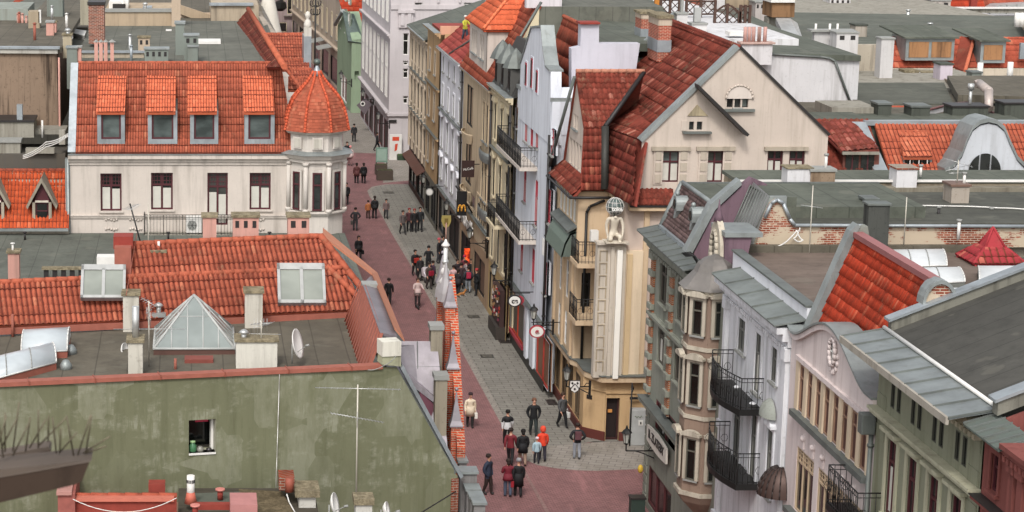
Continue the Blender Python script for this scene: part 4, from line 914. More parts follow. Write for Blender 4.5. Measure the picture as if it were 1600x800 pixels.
pw([(282, 8), (330, 24), (330, 40), (282, 22)], 158, .4, BG, b); pbox(b, 282, 20, 332, 42, 158.3, .3, BG2)
pbox(b, 114, 82, 225, 98, 124.5, .3, plaster('#a89c8a', .4)); pbox(b, 112, 80, 228, 83, 124.4, .4, ZINCB)
pbox(b, 44, 18, 62, 48, 136, 1.2, plaster('#9d8f7a', .4)); pbox(b, 60, 16, 64, 36, 136, .4, WHITE)
b.build('parapet', rf)
o = chimney(rf, 138, 3, 163, 62, 131, 1.4, brick('#94503a', '#5e3528', '#a5968a', 1.0), ch=.2, capm=DARK)
chimney(rf, 125, -20, 138, 33, 136, 1.2, plaster('#9c9684', .5)); chimney(rf, 72, 33, 84, 62, 131, .8, PINK, capm=GREY); chimney(rf, 78, 33, 88, 60, 133, .8, PINK)
chimney(rf, 98, 53, 112, 84, 124.6, .8, plaster('#a59a84', .4)); GC = plaster('#777d76', .3)
chimney(rf, 104, 73, 121, 106, 121.5, .8, GC, capm=ZINC, zlow=14.5); chimney(rf, 121, 72, 127, 100, 121.6, .5, PINK, capm=GREY, zlow=15)
chimney(rf, 226, 75, 263, 104, 122, .9, GC, capm=ZINC, holes=4, zlow=15); chimney(rf, 274, 34, 288, 92, 126, .8, GC, capm=ZINC, ch=.15, zlow=15); chimney(rf, 288, 54, 310, 104, 122.5, 1.0, GC, capm=ZINC, holes=2, zlow=15); chimney(rf, 294, 71, 309, 102, 121.9, .4, GC, capm=ZINC, zlow=15)
chimney(rf, 216, 57, 234, 82, 127, .8, BG2, holes=2, zlow=15)
chimney(rf, 84, -10, 97, 14, 150, 2, plaster('#8f9690', .3), capm=ZINC); chimney(rf, 73, -8, 98, 22, 145, 2, GC, capm=ZINC)
for x in (150, 157.5, 165, 175): 
    b = MB(); a = oY(x, 66, 122.5); c = oY(x, 98, 122.5); b.box(a.x - .1, a.x + .1, 122.5, 122.7, c.z - .2, a.z, PINK); b.lathe((a.x, 122.6, a.z), [(.16 if x < 170 else .25, 0), (.01, .16)], GREY, n=4, sm=False); b.build('flue_pot', rf)
for x, y0, y1, Y, m in ((54, 37, 60, 128, TERRA), (30, 20, 38, 140, TERRA), (28, 22, 38, 140.3, PINK), (35, 22, 38, 140, PINK), (41, 26, 38, 140, PINK), (203, 55, 92, 125, STEEL), (81, 10, 30, 133, STEEL), (104, 22, 40, 132, WHITE), (205, 72, 97, 123, ZINCB), (199, -8, 15, 147, WHITE), (192, -2, 18, 148, WHITE)):
    b = MB(); a = oY(x, y0, Y); c = oY(x, y1, Y); b.tube((a.x, Y, c.z - .2), (a.x, Y, a.z), .09, m); b.tube((a.x, Y, a.z), (a.x, Y, a.z + .08), .15, m, r1=.02); b.build('vent_pipe', rf)
b = MB(); pbox(b, 170, 3, 200, 16, 148, 3, WHITE); pbox(b, 176, 6, 196, 13, 147.9, .1, DARK); pbox(b, 223, 12, 237, 15, 148, 2, ZINCB); pbox(b, 329, 93, 360, 101, 124, 2, WHITE); pbox(b, 308, 65, 345, 69, 133, 2, WHITE); pbox(b, 310, 84, 322, 89, 127, .8, DARK); b.build('skylight', rf)
b = MB(); b.prism([oZ(66, 43, 15.7), oZ(84, 36, 15.7), oZ(78, 34, 15.7), oZ(66, 41, 15.7)], (0, 0, -.2), WHITE); b.prism([oZ(64, 52, 15.5), oZ(72, 52, 15.5), oZ(80, 36, 15.5), oZ(73, 36, 15.5)], (0, 0, -.5), ZINCB); b.prism([oZ(108, 50, 15.4), oZ(132, 56, 15.4), oZ(135, 48, 15.4), oZ(112, 44, 15.4)], (0, 0, -.3), WHITE); pbox(b, 259, 47, 268, 54, 142, .7, WHITE); b.prism([oZ(150, 65, 15.5), oZ(170, 57, 15.4), oZ(168, 45, 15.4), oZ(160, 40, 15.4)], (0, 0, -.5), FELTG); b.build('flashing', rf)
b = MB(); pbox(b, -40, 14, 44, 40, 142, 6, plaster('#8c9189', .35)); b.box(-20, oY(44, 40, 140).x, 139, 142, 14.6, oY(0, 40, 140).z, FELTG); b.build('roof_box', rf)
b = MB(); b.prism([oY(19, 8, 150), oY(38, 0, 150), oY(38, -8, 150), oY(19, 4, 150)], (0, 3, 0), ORANGE2); b.build('ridge_tiles', rf)
cowl(rf, 106, 56, 124.9, 1.2); cowl(rf, 227, 14, 147.5, 1.2)
# side roof with dark tiles falling to the left and an orange slope towards the camera, behind the turret
sr = root('brown_side_roof_house', 'house behind the turret whose brown tiled slope meets an orange roof at a ridge', 'house', (6, 130, 0))
A_ = oY(363, 47, 148); B_ = oY(401, 112, 122.5); E_ = oY(388, 14, 150); n_ = (B_ - A_).cross(E_ - A_)
def onp(x, y): r = ray(x, y); t = (A_ - V((0, 0, CH))).dot(n_) / r.dot(n_); return r * t + V((0, 0, CH))
P = [A_, onp(400, 107), onp(444, 104), E_]; b = MB(); roof_poly(b, P, tile('#6a352b', .3, .45), tw=.34, tl=.42, amp=.04, seg=4)
b.tube(E_, P[2], .17, tile('#a85a42', .2, .3), n=8)
b.build('side_slope', sr)
for (x0, y0, x1, y1, Y0, Y1) in ((411, 94, 474, 53, 128, 131.5), (430, 108, 483, 93, 125, 126.6), (452, 122, 486, 108, 121.5, 123.2), (450, 140, 488, 122, 120, 121.2)):
    b = MB(); a = oY(x0, y0, Y0); c = oY(x1, y0, Y0); u = oY(x1, y1, Y1) - oY(x1, y0, Y0); roof_poly(b, [a, c, c + u, a + u], ORANGE, tw=.16, tl=.42, amp=.03, step=.04, seg=4); ridge(b, a + u, c + u, ORANGE, .1); b.build('front_slope', sr)
b = MB(); b.box(4.5, 8.4, 122, 158, 0, 11.6, CREAM); b.build('wall', sr)
b = MB(); pbox(b, 475, 57, 486, 118, 126, 2.0, ZINCB); a = oY(480.5, 57, 126.5)
b.box(a.x - .22, a.x + .22, 126.2, 126.8, a.z, a.z + .55, plaster('#c9c4ba')); b.lathe((a.x, 126.5, a.z + .5), [(.2, 0), (.24, .2), (.16, .45), (.08, .55), (.15, .65), (.17, .8), (.1, .95), (.01, 1.0)], plaster('#c9c4ba'), n=10); b.build('zinc_pier', sr)
b = MB(); b.prism([oY(404, -2, 165), oY(432, 52, 142), oY(420, 52, 142), oY(390, -2, 165)], (0, 0, -.6), ZINCB); b.prism([oY(390, -2, 165), oY(404, -2, 165), oY(432, 52, 142), oY(420, 56, 140)], (0, 0, -12), plaster('#a59a8c', .3)); b.build('street_parapet', sr)
b = MB(); c = oY(419, 50, 160); b.lathe((c.x, 160, c.z - .6), [(1.2, 0), (.95, .8), (.7, 2.0), (.45, 3.2), (.25, 4.5), (.01, 5.0)], plaster('#cfc9bd', .2), n=12); b.build('white_turret', sr)
# ============================================================ right-hand row of the shopping street
def XF(X, Yf): return Fr((X, Yf, 0), 'X')
def fill(fr, par, u0, u1, z0, z1, m, d=.1, name='shop_window', fm=None, n=0, bars=0):
    b = MB(); b.T = fr.M; b.box(u0 - .02, u1 + .02, d, d + .06, z0 - .02, z1 + .02, m)
    if fm:
        for a in (u0, u1 - .08): b.box(a, a + .08, d - .08, d + .01, z0, z1, fm)
        b.box(u0, u1, d - .078, d + .01, z1 - .1, z1, fm); b.box(u0, u1, d - .078, d + .01, z0, z0 + .1, fm)
        for i in range(1, n + 1): u = u0 + (u1 - u0) * i / (n + 1); b.box(u - .04, u + .04, d - .075, d + .01, z0 + .1, z1 - .1, fm)
        if bars: b.box(u0, u1, d - .072, d + .01, z0 + (z1 - z0) * bars, z0 + (z1 - z0) * bars + .07, fm)
    return b.build(name, par)
def row_house(name, label, X, Yf, Yn, zt, m, rows, shops, depth=11, cat='house', fm=DARK, gm=GL, trim=None, sill=None, corn=((.1, .12), (.25, .14), (.4, .12)), courses=(), cm=None, dent=0, shopm=GLD, shopf=IRON, mg=None, zg=3.3):
    par = root(name, label, cat, (X, (Yf + Yn) / 2, 0)); fr = XF(X, Yf); L = Yf - Yn; holes = []; W_ = []
    for us, z0, z1, w_, kw in rows:
        if isinstance(us, int): us = [L * (i + .5) / us for i in range(us)]
        for u in us: holes.append((u - w_ / 2, u + w_ / 2, z0, z1)); W_.append((u, z0, w_, z1 - z0, kw))
    for s in shops: holes.append(s[:4])
    wall(fr, 0, L, zg, zt, [h for h in holes if h[2] >= zg], m, 'wall', par); wall(fr, 0, L, 0, zg, [h for h in holes if h[2] < zg], mg or m, 'ground_floor_wall', par)
    body(par, X + .32, X + depth, Yn + .03, Yf - .03, 0, zt - .05, m, 'wall')
    for u, z0, w_, h_, kw in W_:
        k = dict(fm=fm, gm=gm, trim=trim, sill=sill, d=.01); k.update(kw); fm_ = k.pop('fm'); gm_ = k.pop('gm'); window(fr, par, u, z0, w_, h_, fm_, gm_, **k)
    for s in shops: fill(fr, par, *s[:4], s[4] if len(s) > 4 else shopm, fm=s[5] if len(s) > 5 else shopf, n=1)
    if corn: cornice(fr, par, 0, L, zt - sum(c[1] for c in corn), corn, cm or m, top=ZINC, dent=dent)
    for z in courses: cornice(fr, par, 0, L, z, ((.1, .1), (.18, .07)), cm or m, 'string_course', top=ZINCD)
    return par, fr, L
def pipe(fr, par, u, z0, z1, m=DARK):
    b = MB(); b.T = fr.M; b.tube((u, -.1, z0), (u, -.1, z1), .07, m); 
    for z in (z0 + 1, (z0 + z1) / 2, z1 - 1): b.tube((u, -.1, z), (u, -.1, z + .08), .1, m)
    b.build('downpipe', par)
SANDY = plaster('#bfb09c', .35); CRM = plaster('#c9bc9f', .3); LIL = plaster('#cccfd5', .32, '#8c8a90'); WHT = plaster('#d8d8dc', .2, '#96949a'); OCH = plaster('#b39570', .3); YEL = plaster('#c4b195', .35)
# --- sandy ornate house
h13, f13, L13 = row_house('sandy_ornate_house', 'narrow sandy coloured house with dense stucco at the far corner of the row', 18.0, 175, 162, 13.2, SANDY,
    [(5, 10.5, 12.3, .9, {}), (5, 7.2, 9.2, .95, {'hood': 'ped'}), (5, 4.2, 6.2, 1.0, {'hood': 'ped'})], [(.6, 5.5, 0.4, 2.8), (6.5, 12.2, .4, 2.8)], trim=SANDY, sill=SANDY, courses=(6.5, 9.7), dent=.4, mg=plaster('#4b3733', .3))
b = MB(); b.prism([(17.7, 162, 13.25), (17.7, 176, 13.25), (24, 176, 15.3), (24, 162, 15.3)], (0, 0, -.2), felt('#6f736a', 1.2, 'x')); b.box(18.2, 28, 162.1, 175.9, 12.9, 13.3, SANDY); b.prism([(18.3, 162.1, 13.2), (24, 162.1, 15.1), (24, 162.1, 13.2)], (0, 13, 0), SANDY); b.build('roof', h13)
b = MB(); b.T = f13.M
for i in range(6): b.box(L13 * i / 5 - .15, L13 * i / 5 + .15, -.12, 0, 3.4, 12.6, SANDY)
b.build('pilaster', h13)
b = MB(); b.T = f13.M; b.prism([(1, -.05, 3.1), (12.6, -.05, 3.1), (12.6, -.7, 2.7), (1, -.7, 2.7)], (0, 0, .06), plaster('#5c4038', .3)); b.build('awning', h13)
# --- orange sliver
h12, f12, L12 = row_house('orange_narrow_house', 'very narrow ochre orange house with flat parapet between sandy and white house', 17.9, 162, 153.8, 14.5, OCH,
    [([2, 5.4], 11.2, 12.8, .9, {}), ([2, 5.4], 7.8, 9.8, .95, {}), ([2, 5.4], 4.3, 6.3, .95, {})], [(.6, 3.4, .3, 2.9), (4.4, 7.6, .3, 2.9)], trim=SANDY, sill=GREY, courses=(6.6, 10.2), mg=plaster('#6d6a60', .4))
b = MB(); b.box(18.2, 28, 153.9, 161.9, 14.4, 14.55, BRED); b.box(17.9, 19.3, 153.85, 154.2, 14.4, 15.0, plaster('#c99a80', .2)); b.build('roof', h12)
# --- white house
h11, f11, L11 = row_house('white_plain_house', 'white rendered house with grey hooded windows and weathered red tile roof', 18.0, 153.8, 140.8, 13.6, WHT,
    [(4, 11.9, 13.0, .85, {}), (4, 9.5, 11.0, .9, {}), (4, 6.5, 8.6, .95, {'hood': 'ped'}), (4, 4.2, 5.7, .95, {'hood': 'arc'})], [(.4, 6.2, .3, 2.9), (6.9, 12.4, .2, 2.9, paint('#211514'))], trim=WHT, sill=GREY, courses=(3.3, 9.0), fm=GREY, mg=plaster('#8d7f74', .4))
b = MB(); roof_poly(b, [(17.75, 153.8, 13.6), (17.75, 140.8, 13.6), (20.9, 140.8, 16.3), (20.9, 153.8, 16.3)], tile('#93453f', .2, .25), tw=.3, tl=.4, amp=.04, seg=3); b.box(20.9, 28, 141, 153.7, 13, 16.2, FELT); b.prism([(18.2, 140.85, 13.5), (20.9, 140.85, 16.1), (20.9, 140.85, 13.5)], (0, .1, 0), WHT)
b.tube((17.9, 140.9, 13.8), (21, 140.9, 16.5), .1, ZINC, n=5); b.tube((17.75, 147, 13.7), (20.9, 143.5, 16.4), .08, ZINCD, n=4); b.build('roof', h11); pipe(f11, h11, L11 - .1, 3.3, 13.4)
# --- cream house with bays and big roof storey
h10, f10, L10 = row_house('cream_bay_house', 'cream house with recessed loggias, rounded bays and a tall orange attic storey', 18.0, 140.8, 126.8, 13.5, YEL,
    [([10.3, 11.9], 10.0, 12.4, .8, {}), ([10.3, 11.9], 6.4, 8.8, .8, {}), ([8.6, 9.6, 10.6, 11.6, 12.6], 4.8, 6.3, .7, {})], [(2.0, 5.0, 10.0, 12.6, paint('#a08a72')), (2.0, 5.0, 6.2, 9.2, paint('#a08a72')), (2, 7, 4.8, 5.9, GL, YEL), (.6, 5.4, .1, 2.7, paint('#231616')), (7.3, 12.4, .4, 2.6, paint('#6d5647'))], trim=YEL, sill=ZINC, corn=((.1, .1), (.3, .12)), mg=plaster('#ab9177', .3), courses=(4.45,))
b = MB(); b.T = f10.M
for z in (5.9, 9.6): b.lathe((3.5, -.05, z - .6), [(1.6, 0), (1.9, .5), (1.95, .62), (1.7, .64)], YEL, n=10, a0=pi, a1=2 * pi, sy=.22, sm=False)
for z in (5.95, 9.5): b.lathe((11.2, -.02, z - .3), [(1.75, -.3), (2.0, 0), (2.0, .2), (1.7, .34)], ZINC, n=10, a0=pi, a1=2 * pi, sy=.14, sm=False)
b.build('bay_ledge', h10); pipe(f10, h10, L10 - .08, 3.3, 13.3)
b = MB(); roof_poly(b, [(17.75, 140.8, 13.5), (17.75, 126.9, 13.5), (20.6, 126.9, 18.6), (20.6, 140.8, 18.6)], ORANGE2, tw=.24, tl=.42, amp=.03, seg=3)
b.box(20.6, 28, 127, 140.7, 13, 18.5, FELT); b.prism([(18.0, 126.85, 13.4), (20.6, 126.85, 18.45), (20.6, 126.85, 13.4)], (0, .1, 0), CRM); b.tube((17.75, 126.85, 13.6), (20.7, 126.85, 18.8), .09, ZINCD, n=5)
b.build('roof', h10)
fd = XF(18.1, 139); dl = 8.3
wall(fd, 0, dl, 14.1, 16.8, [(1.0, 1.7, 14.8, 16.3), (1.9, 2.6, 14.8, 16.3), (2.8, 3.5, 14.8, 16.3), (5, 5.7, 14.8, 16.3), (6.2, 6.9, 14.8, 16.3)], CREAM, 'attic_wall', h10)
for u in (1.35, 2.25, 3.15, 5.35, 6.55): window(fd, h10, u, 14.8, .7, 1.5, WHITE, GL, sill=ZINC)
b = MB(); b.box(18.4, 20.2, 130.75, 138.9, 14, 16.75, CREAM); b.box(18.1, 20.4, 130.7, 130.95, 13.6, 16.8, CREAM); b.build('attic_wall', h10)
b = MB(); E = [(17.8, 139.3, 16.8), (17.8, 130.4, 16.8), (21.2, 130.4, 16.8), (21.2, 139.3, 16.8)]; r0, r1 = (19.6, 137.4, 18.6), (19.6, 132.4, 18.6)
roof_poly(b, [E[0], E[1], r1, r0], tile('#c15f40', .15, .2), tw=.24, tl=.42, amp=.03, seg=3); roof_poly(b, [E[1], E[2], (22.5, 132.4, 18.6), r1], tile('#c15f40', .15, .2), tw=.24, tl=.42, amp=.03, seg=3); ridge(b, V(E[1]) + V((0, 0, .1)), V(r1) + V((0, 0, .1)), tile('#cf7350', .15, .2), .1); b.build('attic_roof', h10)
b = MB(); b.prism([(20.6, 127.3, 18.0), (20.6, 127.3, 20.5), (22, 127.3, 20.5), (22, 127.3, 17)], (0, 1, 0), plaster('#c9c2c4', .2)); b.box(19.9, 20.6, 127.3, 128, 18.4, 19.4, plaster('#c9c2c4', .2)); b.build('firewall', h10)
# --- ornate arched house with slate mansard
h9, f9, L9 = row_house('ornate_arched_house', 'cream ornate house with arched windows and a dark mansard with hooded dormers', 18.0, 126.8, 119, 14.0, CRM,
    [(3, 10.8, 12.9, .8, {'hood': 'arc'}), (3, 7.4, 9.6, .85, {'hood': 'ped'}), (3, 3.7, 6.1, .9, {'hood': None})], [(.4, 3.6, .4, 2.7, paint('#c0a883')), (4.6, 7.4, .4, 3.0, paint('#3c1e1c'))], trim=CRM, sill=CRM, dent=.35, courses=(6.5, 10.1), mg=plaster('#b59c70', .3))
b = MB(); b.prism([(18.0, 126.7, 14.0), (18.0, 119.1, 14.0), (19.3, 119.1, 16.8), (19.3, 126.7, 16.8)], (.2, 0, 0), paint('#34322f', .7)); b.box(19.3, 28, 119.1, 126.7, 13.5, 16.7, FELTG); b.build('mansard_roof', h9)
for i in range(3):
    y = 126.8 - 7.8 * (i + .5) / 3; b = MB(); b.box(17.95, 19.2, y - .5, y + .5, 14.05, 15.7, paint('#4b4a47')); b.box(17.93, 17.97, y - .35, y + .35, 14.25, 15.4, GLD)
    b.lathe((18.3, y, 15.6), [(.75, 0), (.6, .35), (.35, .75), (.02, 1.1)], ZINCD, n=8, sm=False); b.build('dormer', h9)
railing(f9, h9, [(4.7, 0), (4.7, -.8), (7.6, -.8), (7.6, 0)], 6.7, 1.0, IRON, .16)
b = MB(); b.T = f9.M; b.box(4.6, 7.7, -.9, 0, 6.5, 6.68, CRM); b.build('balcony_slab', h9); pipe(f9, h9, L9 - .1, 3.2, 13.6)
# --- lilac house with ogee gable and red window frames
RD = paint('#a03a44', .5); Y8 = 119; N8 = 107.6
f8 = XF(18.3, Y8)
def col(x, y0, y1): a = f8.hit(x, y0); c = f8.hit(x, y1); return a.x, c.z, a.z
R8 = []
for grp in (((808, 162, 200), (823, 175, 222), (832, 180, 230), (840, 187, 232), (864, 202, 243)), ((805, 250, 300), (821, 264, 317), (839, 282, 355), (859, 296, 350)), ((801, 358, 408), (816, 374, 425), (834, 389, 444), (853, 408, 461))):
    for x, a, c in grp: u, z0, z1 = col(x, a, c); R8.append(([u], z0, z1, .85, {}))
s1 = (f8.hit(798, 470), f8.hit(817, 540)); s2 = (f8.hit(839, 505), f8.hit(857, 580))
h8, f8, L8 = row_house('lilac_red_window_house', 'lilac white house with pointed ogee gable, red window frames and iron balconies', 18.3, Y8, N8, 13.9, LIL, R8,
    [(s1[0].x, s1[1].x, .7, 3.0, paint('#5a564d'), paint('#9c3a26')), (s1[1].x + .15, s1[1].x + 1.0, .2, 3.0, GLD, paint('#a8402a')), (s2[0].x, s2[1].x, .4, 2.9, paint('#7d5a44'), paint('#a03a30'))], fm=RD, trim=None, sill=GREY, courses=(3.35,), corn=None, mg=plaster('#a9adb0', .2), zg=3.3)
b = MB(); b.T = f8.M; b.box(0, L8, -.06, 0, 0, .55, paint('#35332f')); b.box(s1[0].x - .1, s1[1].x + .1, -.1, 0, .55, .75, RD); b.box(s1[1].x + 1.2, s1[1].x + 1.9, -.14, 0, .5, 3.2, LIL); b.box(s2[0].x - 1.3, s2[0].x - .3, -.14, 0, .5, 3.2, LIL); b.build('plinth', h8)
q = [f8.hit(x, y) for x, y in ((813, 150), (815, 100), (822, 78), (832, 44), (848, 42), (851, 75), (855, 105), (862, 112), (864, 165))]
pg = [(q[0].x, 13.0)] + [(max(q[0].x, p.x), p.z) for p in q[1:5]] + [(max(q[4].x + .02 * i, p.x), p.z) for i, p in enumerate(q[5:8])] + [(q[8].x, 13.0)]
b = MB(); b.T = f8.M; b.prism([(u, -.05, z) for u, z in pg], (0, .55, 0), LIL); b.build('ogee_gable', h8)
b = MB(); b.T = f8.M
for (u, z), (u2, z2) in zip(pg[1:-2], pg[2:-1]): b.prism([(u, -.12, z), (u2, -.12, z2), (u2, -.12, z2 + .1), (u, -.12, z + .1)], (0, .72, 0), ZINC)
b.build('gable_coping', h8)
for x, a, c in ((825, 95, 137), (834, 88, 141), (842, 107, 148)):
    u, z0, z1 = col(x, a, c); b = MB(); b.T = f8.M; b.box(u - .38, u + .38, -.09, -.04, z0, z1, LIL); b.box(u - .27, u + .27, -.12, -.08, z0 + .1, z1 - .1, RD); b.box(u - .2, u + .2, -.13, -.1, z0 + .2, z1 - .2, GL); b.build('gable_window', h8)
for u0, u1, dz in ((-.1, 1.2, 14.6), (pg[-1][0] - .1, L8 - .2, 15.2)):
    b = MB(); b.T = f8.M; b.box(u0, u1, -.02, .9, 13.5, dz, LIL); b.box(u0 - .06, u1 + .06, -.1, 1.0, dz, dz + .2, ZINC); b.build('parapet_block', h8)
b = MB(); roof_poly(b, [(19.4, 119, 14.6), (19.4, 110.2, 14.6), (20.7, 110.2, 18.5), (20.7, 119, 18.5)], ORANGE2, tw=.26, tl=.75, amp=.02, seg=3); b.box(20.7, 28, 112, 119, 13, 17, FELTG); b.prism([(18.35, 107.8, 13.85), (18.35, 118.9, 13.85), (19.4, 118.9, 14.6), (19.4, 107.8, 14.6)], (0, 0, -.1), ZINCD); ridge(b, (20.7, 119, 18.6), (20.7, 110.3, 18.6), ORANGE, .12); b.build('roof', h8)
WW = plaster('#c0bec6', .18, '#8c8a90')
b = MB(); pw([(908, 37), (936, 37), (936, 68), (1000, 68), (985, 170), (893, 150), (893, 76), (907, 73)], 109.8, .8, WW, b); b.build('firewall', h8)
b = MB(); pbox(b, 906, 35, 938, 38, 109.6, 1.1, BRED); b.build('coping', h8)
b = MB(); a = f8.hit(868, 150); b.T = f8.M; b.prism([(9.9, .5, 14.0), (11.2, .5, 14.0), (11.2, .5, 15.2), (10.9, .5, 15.7), (10.55, .5, 15.85), (10.2, .5, 15.7), (9.9, .5, 15.2)], (0, 1.5, 0), LIL); b.box(10.25, 10.85, .44, .5, 14.2, 15.4, RD); b.build('dormer', h8)
b = MB(); roof_poly(b, [(18.9, 109, 13.2), (18.5, 107.7, 13.0), (19.3, 107.7, 14.4), (19.3, 109, 14.4)], FIERY, tw=.25, tl=.3, seg=3); b.build('skirt_roof', h8)
def balc(par, fr, x0, x1, yb, proj, h_=1.05, slabm=CREAM, ornate=True, th=.2, bow=0.0, xo=0):
    a = fr.hit(x0, yb[0]); c = fr.hit(x1, yb[1]); z = (a.z + c.z) / 2
    n = 8; P = [(a.x, 0)] + [(a.x + (c.x - a.x) * i / n, -proj - bow * sin(pi * i / n)) for i in range(n + 1)] + [(c.x, 0)] if bow else [(a.x, 0), (a.x, -proj), (c.x, -proj), (c.x, 0)]
    b = MB(); b.T = fr.M; b.prism([(u, v * 1.05, z - th) for u, v in P], (0, 0, th), slabm); o = b.build('balcony', par)
    railing(fr, o, P, z, h_, IRON, .13, ornate=ornate)
    return z
balc(h8, f8, 801, 840, (236, 250), .9); balc(h8, f8, 799, 838, (345, 362), .9)
pipe(f8, h8, L8 - .1, 3, 13.5); pipe(f8, h8, -.05, 3, 13.5)
b = MB(); b.T = f8.M
u, z0, z1 = col(846, 368, 395)
for i in range(3): b.box(u + .5 + i * .25, u + .62 + i * .25, -.03, 0, z0, z1, WHITE)
b.build('stucco_bars', h8)
# ============================================================ ochre corner house with statue and big gable
c7 = root('gabled_corner_house', 'yellow corner house with great camera facing gable, dark red roof and statue pier', 'house', (22, 100, 0))
GW = plaster('#bdb0a4', .3, '#8f8578'); YL = plaster('#c0a98c', .3, '#937a5c')
GY = 99.3; gf = Fr((19.0, GY, 0), 'Y')
def g(x, y): return gf.hit(x, y)
AP = g(1155, 75); LB = g(1003, 222); RB = g(1294, 212); RB2 = g(1296, 300)
def px4(fr, x0, y0, x1, y1): a = fr.hit(x0, y0); c = fr.hit(x1, y1); return (a.x, c.x, c.z, a.z)
gw = [(1136, 154, 1145, 168), (1148, 154, 1157, 168), (1160, 154, 1169, 168), (1077, 190, 1084, 203), (1089, 190, 1097, 203), (1034, 236, 1061, 285), (1104, 236, 1130, 285), (1200, 235, 1222, 277), (1234, 235, 1256, 277)]
H_ = [px4(gf, *q) for q in gw]
wall(gf, LB.x, RB.x, 3, AP.z + .1, H_, GW, 'gable_wall', c7, clip=[(LB.x, 3), (RB.x, 3), (RB.x, RB.z), (AP.x, AP.z), (LB.x, LB.z)])
for i, (a, c, z0, z1) in enumerate(H_):
    window(gf, c7, (a + c) / 2, z0, c - a, z1 - z0, BURG if i > 4 else DARK, GL, nx=2 if i > 4 else 1, ny=2 if i > 4 else 1, cur=CURT if i > 4 else None, ft=.08 if i > 4 else .04, sill=GREY if i in (1, 7) else None)
b = MB(); b.T = gf.M
for x0, x1 in ((1022, 1034), (1061, 1074), (1092, 1104), (1130, 1143)):
    a = px4(gf, x0, 234, x1, 288); b.box(a[0], a[1], -.06, 0, a[2], a[3], GW)
    for i in range(3): h_ = (a[3] - a[2]) / 3; b.box(a[0] + .08, a[1] - .08, -.1, -.06, a[2] + h_ * i + .08, a[2] + h_ * (i + 1) - .06, plaster('#ada293', .2))
for x0, x1 in ((1018, 1078), (1088, 1148), (1194, 1262)): a = px4(gf, x0, 229, x1, 235); b.box(a[0], a[1], -.16, 0, a[2], a[3], plaster('#a59a8a', .3))
a = px4(gf, 1130, 170, 1178, 174); b.box(a[0], a[1], -.2, 0, a[2], a[3], ZINCD); a = px4(gf, 1066, 205, 1110, 208); b.box(a[0], a[1], -.3, 0, a[2], a[3], ZINCD)
c0 = g(1155, 154); rr = g(1176, 154).x - c0.x; b.prism([(c0.x + cos(pi * i / 12) * rr, -.07, c0.z + sin(pi * i / 12) * rr) for i in range(13)], (0, .08, 0), plaster('#c9beb4', .15)); b.path([(c0.x + cos(pi * i / 12) * rr, -.07, c0.z + sin(pi * i / 12) * rr) for i in range(13)], .05, GW)
b.prism([tuple((g(x, y).x, -.05, g(x, y).z)) for x, y in ((1074, 181), (1089, 163), (1106, 181))], (0, .06, 0), plaster('#a89b80', .6, '#5d5546')); b.box(g(1065, 189).x, g(1073, 189).x, -.04, 0, g(1070, 204).z, g(1070, 189).z, GW); b.build('window_surrounds', c7)
# copings of both gables
b = MB()
def cop(p, q, w_=.16, y0=GY - .12, dd=.6, m=ZINCD): p = V((p.x + 19, y0, p.z)); q = V((q.x + 19, y0, q.z)); n = V((-(q.z - p.z), 0, q.x - p.x)).normalized(); n = n if n.z > 0 else -n; b.prism([p, q, q + n * w_, p + n * w_], (0, dd, 0), m)
cop(LB, AP, .2, m=ZINC); cop(AP, RB, .12, m=DARK); b.build('gable_coping', c7)
sf = Fr((19.0, GY - .75, 0), 'Y'); s0 = sf.hit(1003, 222); s1 = sf.hit(1091, 138); s2 = sf.hit(1167, 213)
b = MB(); P = [(s0.x, -0, 11.0), (s2.x, 0, 11.0), (s2.x, 0, s2.z - .1), (s1.x, 0, s1.z - .05), (s0.x, 0, s0.z - .02)]
b.T = sf.M; 
zc_ = (g(1034, 232).z); b.prism([(s0.x, .05, zc_ + .05), (s2.x, .05, zc_ + .05), (s2.x, .05, s2.z - .15), (s1.x, .05, s1.z - .1), (s0.x, .05, s0.z - .05)], (0, .7, 0), GW) if False else None
b.prism([(s1.x, -.1, s1.z), (s2.x, -.1, s2.z), (s2.x + .1, -.1, s2.z + .1), (s1.x, -.1, s1.z + .17)], (0, .85, 0), DARK); b.build('small_gable_verge', c7)
body(c7, 20.4, 19 + RB.x, GY + .4, 112, 0, 12.5, GW)
# main roof
RX = 19 + AP.x; e0 = V((19 + LB.x, GY, LB.z))
b = MB(); roof_poly(b, [V((e0.x, 113.5, e0.z)), V((e0.x, GY + .1, e0.z)), V((RX, GY + .1, AP.z)), V((RX, 113.5, AP.z))], OXBLOOD, tw=.22, tl=.5, amp=.045, seg=4, step=.05)
b.prism([(RX, GY + .1, AP.z), (19 + RB.x, GY + .1, RB.z), (19 + RB.x, 113.5, RB.z), (RX, 113.5, AP.z)], (0, 0, -.15), BROWNT); ridge(b, (RX, 113.5, AP.z + .05), (RX, GY + .1, AP.z + .05), OXBLOOD, .13)
b.prism([(RX, 113.2, AP.z - .1), (19 + RB.x, 113.2, RB.z), (e0.x, 113.2, e0.z)], (0, .3, 0), GW)
b.prism([V((e0.x - .1, 113.6, e0.z - .2)), V((RX, 113.6, AP.z)), V((RX + .1, 113.6, AP.z + .5)), V((e0.x - .1, 113.6, e0.z + .3))], (0, .35, 0), ZINC); b.build('main_roof', c7)
